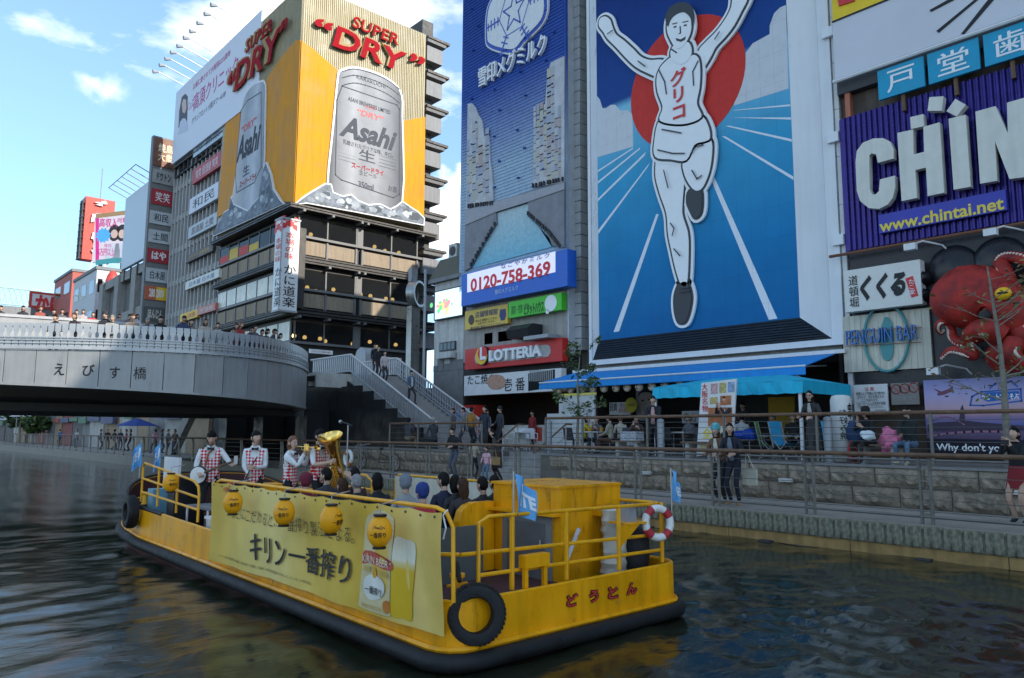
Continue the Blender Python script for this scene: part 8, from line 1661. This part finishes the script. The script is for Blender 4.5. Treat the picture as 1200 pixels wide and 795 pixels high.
def musician(label, loc, rz, pose, hair, hc, yaw, pitch, sc=1., shirt=(.68,.68,.66), bare=False):
    t = person(label, loc, rz, pose, shirt, (.015,.015,.017), hair, hc, sc=sc, yaw=yaw, pitch=pitch, bare=bare, group='band musicians in checked waistcoats'); me, h, yw_, pt_, tv, tf, P, d, V = body(pose, yaw, pitch, bare)
    bmn = [Vector() for _ in tv]
    for f in tf:
        a, b, c = (Vector(tv[f[i]]) for i in range(3)); nn = (b-a).cross(c-a)
        for i in f: bmn[i] += nn
    vs = [Vector(v)+(nn.normalized()*.013 if nn.length > 0 else Vector()) for v, nn in zip(tv, bmn)]; keep = []
    for f in tf:
        c = sum((vs[i] for i in f), Vector())/len(f); hgt = (c-P).dot(d); fy = c.y-(P+d*hgt).y
        if fy > .02 and hgt > .22 and abs(c.x) < (hgt-.22)*.30: continue
        if hgt > .50 or abs(c.x) > .175: continue
        keep.append(f)
    used = sorted({i for f in keep for i in f}); ix = {o: k for k, o in enumerate(used)}; mb = MB(); mb.add([vs[i] for i in used], [tuple(ix[i] for i in f) for f in keep]); LOC[t.name] = (0,0,0); mb.part('waistcoat', check, t, True)
    nk = P+d*.505+Vector((0,.085,0)); mb = MB()
    for s in (-1,1): mb.add([nk+Vector((0,.0,.012)), nk+Vector((s*.06,.004,.03)), nk+Vector((s*.06,.004,-.03)), nk+Vector((0,0,-.012)), nk+Vector((0,.02,.012)), nk+Vector((s*.055,.018,.026)), nk+Vector((s*.055,.018,-.026)), nk+Vector((0,.02,-.012))], [(4,5,6,7),(0,1,5,4),(1,2,6,5),(2,3,7,6),(3,2,1,0)])
    mb.sph(nk+Vector((0,.014,0)), (.014,.012,.016), 8, 6); mb.part('bow_tie', ink, t)
    mb = MB()
    for s in (-1,1): c0 = P+d*.54+Vector((0,.03,0)); mb.add([c0+Vector((s*.06,-.02,.03)), c0+Vector((s*.015,.06,.0)), c0+Vector((s*.055,.075,-.055)), c0+Vector((s*.09,.02,-.02))], [(0,1,2,3)])
    mb.part('collar', white, t); return t
def toworld(t, v): return Matrix.Translation(t.location) @ Matrix.Rotation(t.rotation_euler.z, 4, 'Z') @ Matrix.Scale(t.scale.x, 4) @ Vector(v)
def inst(name, label, cat, t): o = thing(name, label, cat, t.location); o.rotation_euler = t.rotation_euler; o.scale = t.scale; LOC[o.name] = (0,0,0); return o
def spot_(px_, X, Y=None): p = PX(px_, 540, X); return (X, p.y, BZ)
m1 = musician('banjo player with bowed head in white shirt and red checked waistcoat', spot_(247,4.95), 155, 'banjo', 'short', 'black', -5, -28)
bj = inst('banjo', 'white headed banjo held by the front musician', 'banjo', m1); a = Vector((.16,.20,.96)); b = Vector((-.40,.42,1.20)); ax = (b-a).normalized(); nrm = Vector((.1,1,.15)); nrm = (nrm-ax*nrm.dot(ax)).normalized()
MB().lathe([(.0,-.03),(.15,-.03),(.155,.03),(.14,.035)], a, nrm, n=26).part('rim', M('banjo_black', (.02,.02,.02), .4), bj, True); MB().lathe([(.138,.036),(.13,.04),(.0,.04)], a, nrm, n=26, cap=False).part('head', M('banjo_head', (.70,.69,.64), .5), bj); MB().tube([a+nrm*.03+ax*.12, b+nrm*.03], [.022,.017], 8).part('neck', wood, bj); MB().box(-.03,.03,-.01,.01,-.07,.07).part('peghead', steel, bj).location = b+nrm*.03+ax*.05
MB().tube([a+ax*.1+Vector((0,0,.05)), Vector((.03,.13,1.32)), Vector((-.06,.06,1.44)), Vector((-.12,-.05,1.36)), Vector((-.1,-.1,1.1))], .018, 5).part('strap', cloth((.25,.08,.04)), bj)
m2 = musician('clarinet player looking right in white shirt and red checked waistcoat', spot_(299,5.5), 150, 'clarinet', 'short', 'black', 35, 0)
cl_ = inst('clarinet', 'black clarinet held downwards by the second musician', 'clarinet', m2); MB().tube([(-.06,.24,1.28),(.02,.29,1.12),(.10,.34,.9),(.15,.37,.72),(.165,.38,.66)], [.008,.013,.015,.017,.034], 10).part('tube', black, cl_, True); MB().tube([(.0,.295,1.15),(.11,.365,.82)], .005, 5).part('keywork', steel, cl_)
m3 = musician('trumpet player with auburn hair and glasses in red checked waistcoat', spot_(341,5.75), 215, 'trumpet', 'mid', 'red', -20, 0, .95)
tp = inst('trumpet', 'brass trumpet played by the woman with auburn hair', 'trumpet', m3); h = body('trumpet', -20, 0)[1]; mo = h+Vector((.03,.10,-.055)); e = mo+Vector((.16,.50,-.02)); ax = (e-mo).normalized()
MB().tube([mo, mo+ax*.05], [.012,.006], 8).tube([mo+ax*.05, mo+ax*.34, mo+ax*.43, mo+ax*.475, mo+ax*.49], [.007,.009,.02,.042,.062], 14, cap=False).part('bell', brass, tp, True)
tb2 = MB()
for k in range(3): tb2.tube([mo+ax*(.2+.035*k)+Vector((0,0,-.07)), mo+ax*(.2+.035*k)+Vector((0,0,.05))], .012, 8)
tb2.part('valves', brass, tp, True)['kind'] = 'stuff'; MB().tube([mo+ax*.12, mo+ax*.12+Vector((.01,0,-.055)), mo+ax*.33+Vector((.01,0,-.055)), mo+ax*.36+Vector((0,0,-.02)), mo+ax*.33]+[], .008, 6).part('loop', brass, tp)
gl_ = MB()
for s in (-1,1): c = h+Matrix.Rotation(math.radians(-20),3,'Z') @ Vector((s*.033,.094,.006)); gl_.tube([c+Vector((.022*math.cos(i*.52),0,.018*math.sin(i*.52))) for i in range(12)], .003, 4, closed=True)
LOC[m3.name] = (0,0,0); gl_.part('glasses', ink, m3)['kind'] = 'stuff'
m4 = musician('tuba player with black hair in white shirt and red checked waistcoat', spot_(374,6.15), 205, 'tuba', 'short', 'black', -8, 2, 1.02, bare=True)
tu = inst('tuba', 'large brass tuba held upright by the rightmost musician', 'tuba', m4); h = body('tuba', -8, 2, True)[1]; bt_ = Vector((-.22,.32,.78)); tp_ = Vector((.20,.34,1.62)); ax = (tp_-bt_).normalized(); sd_ = Vector((ax.z,0,-ax.x))
MB().tube([bt_+sd_*.20+ax*.10, bt_+sd_*.17-ax*.0, bt_+sd_*.08-ax*.06, bt_, bt_+ax*.12-sd_*.02, bt_+ax*.4, bt_+ax*.66, bt_+ax*.80, bt_+ax*.88, bt_+ax*.915], [.055,.062,.07,.078,.082,.092,.108,.135,.175,.205], 18, cap=False).part('bell', brass, tu, True)
for k, (o1, ln_) in enumerate(((.12,.52),(.16,.46),(.20,.40),(.24,.33))): MB().tube([bt_+sd_*o1+ax*.10+Vector((0,.05,0)), bt_+sd_*o1+ax*ln_+Vector((0,.05,0)), bt_+sd_*(o1+.045)+ax*(ln_+.03)+Vector((0,.05,0)), bt_+sd_*(o1+.09)+ax*ln_+Vector((0,.05,0)), bt_+sd_*(o1+.09)+ax*.12+Vector((0,.05,0)), bt_+sd_*(o1+.045)+ax*.08+Vector((0,.05,0))], .016, 8, closed=True).part('tube_loop', brass, tu, True)
for k in range(4): MB().tube([bt_+sd_*.19+ax*(.30+.05*k)+Vector((-.01,.02,0)), bt_+sd_*.19+ax*(.30+.05*k)+Vector((-.01,.12,0))], .016, 8).part('valve', brass, tu, True)
mo = h+Vector((.02,.10,-.05)); MB().tube([mo, mo+Vector((.02,.06,-.01)), bt_+sd_*.14+ax*.60, bt_+sd_*.16+ax*.45], [.016,.009,.010,.014], 8).part('leadpipe', steel, tu, True)
# ---- passengers seen from behind
for x, X, Y, hr, hcx, top, ps, lb, hat, yaw, dz in ((378,5.15,9.7,'short','black',(.05,.05,.06),'sit','passenger with short black hair behind the banner, nearest the trumpet player',None,20,.20),(353,4.72,9.35,'beanie','black',(.16,.02,.035),'sit','passenger in a maroon knitted hat behind the banner',(.14,.015,.03),0,.10),
 (397,5.0,9.0,'mid','brown',(.05,.04,.04),'sit_wave','passenger raising a hand beside the maroon hat',None,0,-.02),(411,5.3,9.3,'long','black',(.06,.03,.025),'sit','tall passenger with long dark hair behind the grey haired man',None,0,.22),(413,4.9,8.6,'short','grey',(.03,.03,.035),'sit','grey haired passenger with thinning crown behind the banner',None,0,.12),(437,5.2,8.5,'mid','black',(.02,.022,.03),'sit','passenger with black bob and dark coat behind the banner',None,-15,.16),
 (470,5.35,7.95,'cap','grey',(.30,.32,.33),'sit','elderly passenger in a grey flat cap behind the banner',(.16,.18,.21),-40,.15),(489,5.15,7.5,'beanie','black',(.45,.04,.05),'sit','child in a red and blue cap beside the flat cap',(.02,.04,.18),0,-.03),(514,5.85,7.95,'short','black',(.02,.025,.05),'sit','passenger with cropped black hair and navy jacket',None,15,.18),(536,5.6,7.7,'long','brown',(.05,.04,.04),'sit','passenger with long brown hair by the yellow partition',None,0,.05),(528,6.0,7.85,'mid','black',(.04,.04,.04),'sit','dark haired passenger just behind the long brown hair',None,-30,.10),(560,6.6,7.85,'short','black',(.03,.03,.03),'sit','left of two dark heads beyond the yellow partition',None,0,.02),(574,6.85,7.9,'short','black',(.03,.03,.03),'sit','right of two dark heads beside the engine house',None,0,.04)):
    r = ray(x, 575); xx = r.x/r.y*Y; person(lb, (xx, Y-.15, BZ-.03+dz*.45), random.uniform(-8,8), ps, top, (.03,.03,.04), hr, hcx, sc=.87, yaw=yaw, hatc=hat, group='passengers on the boat')
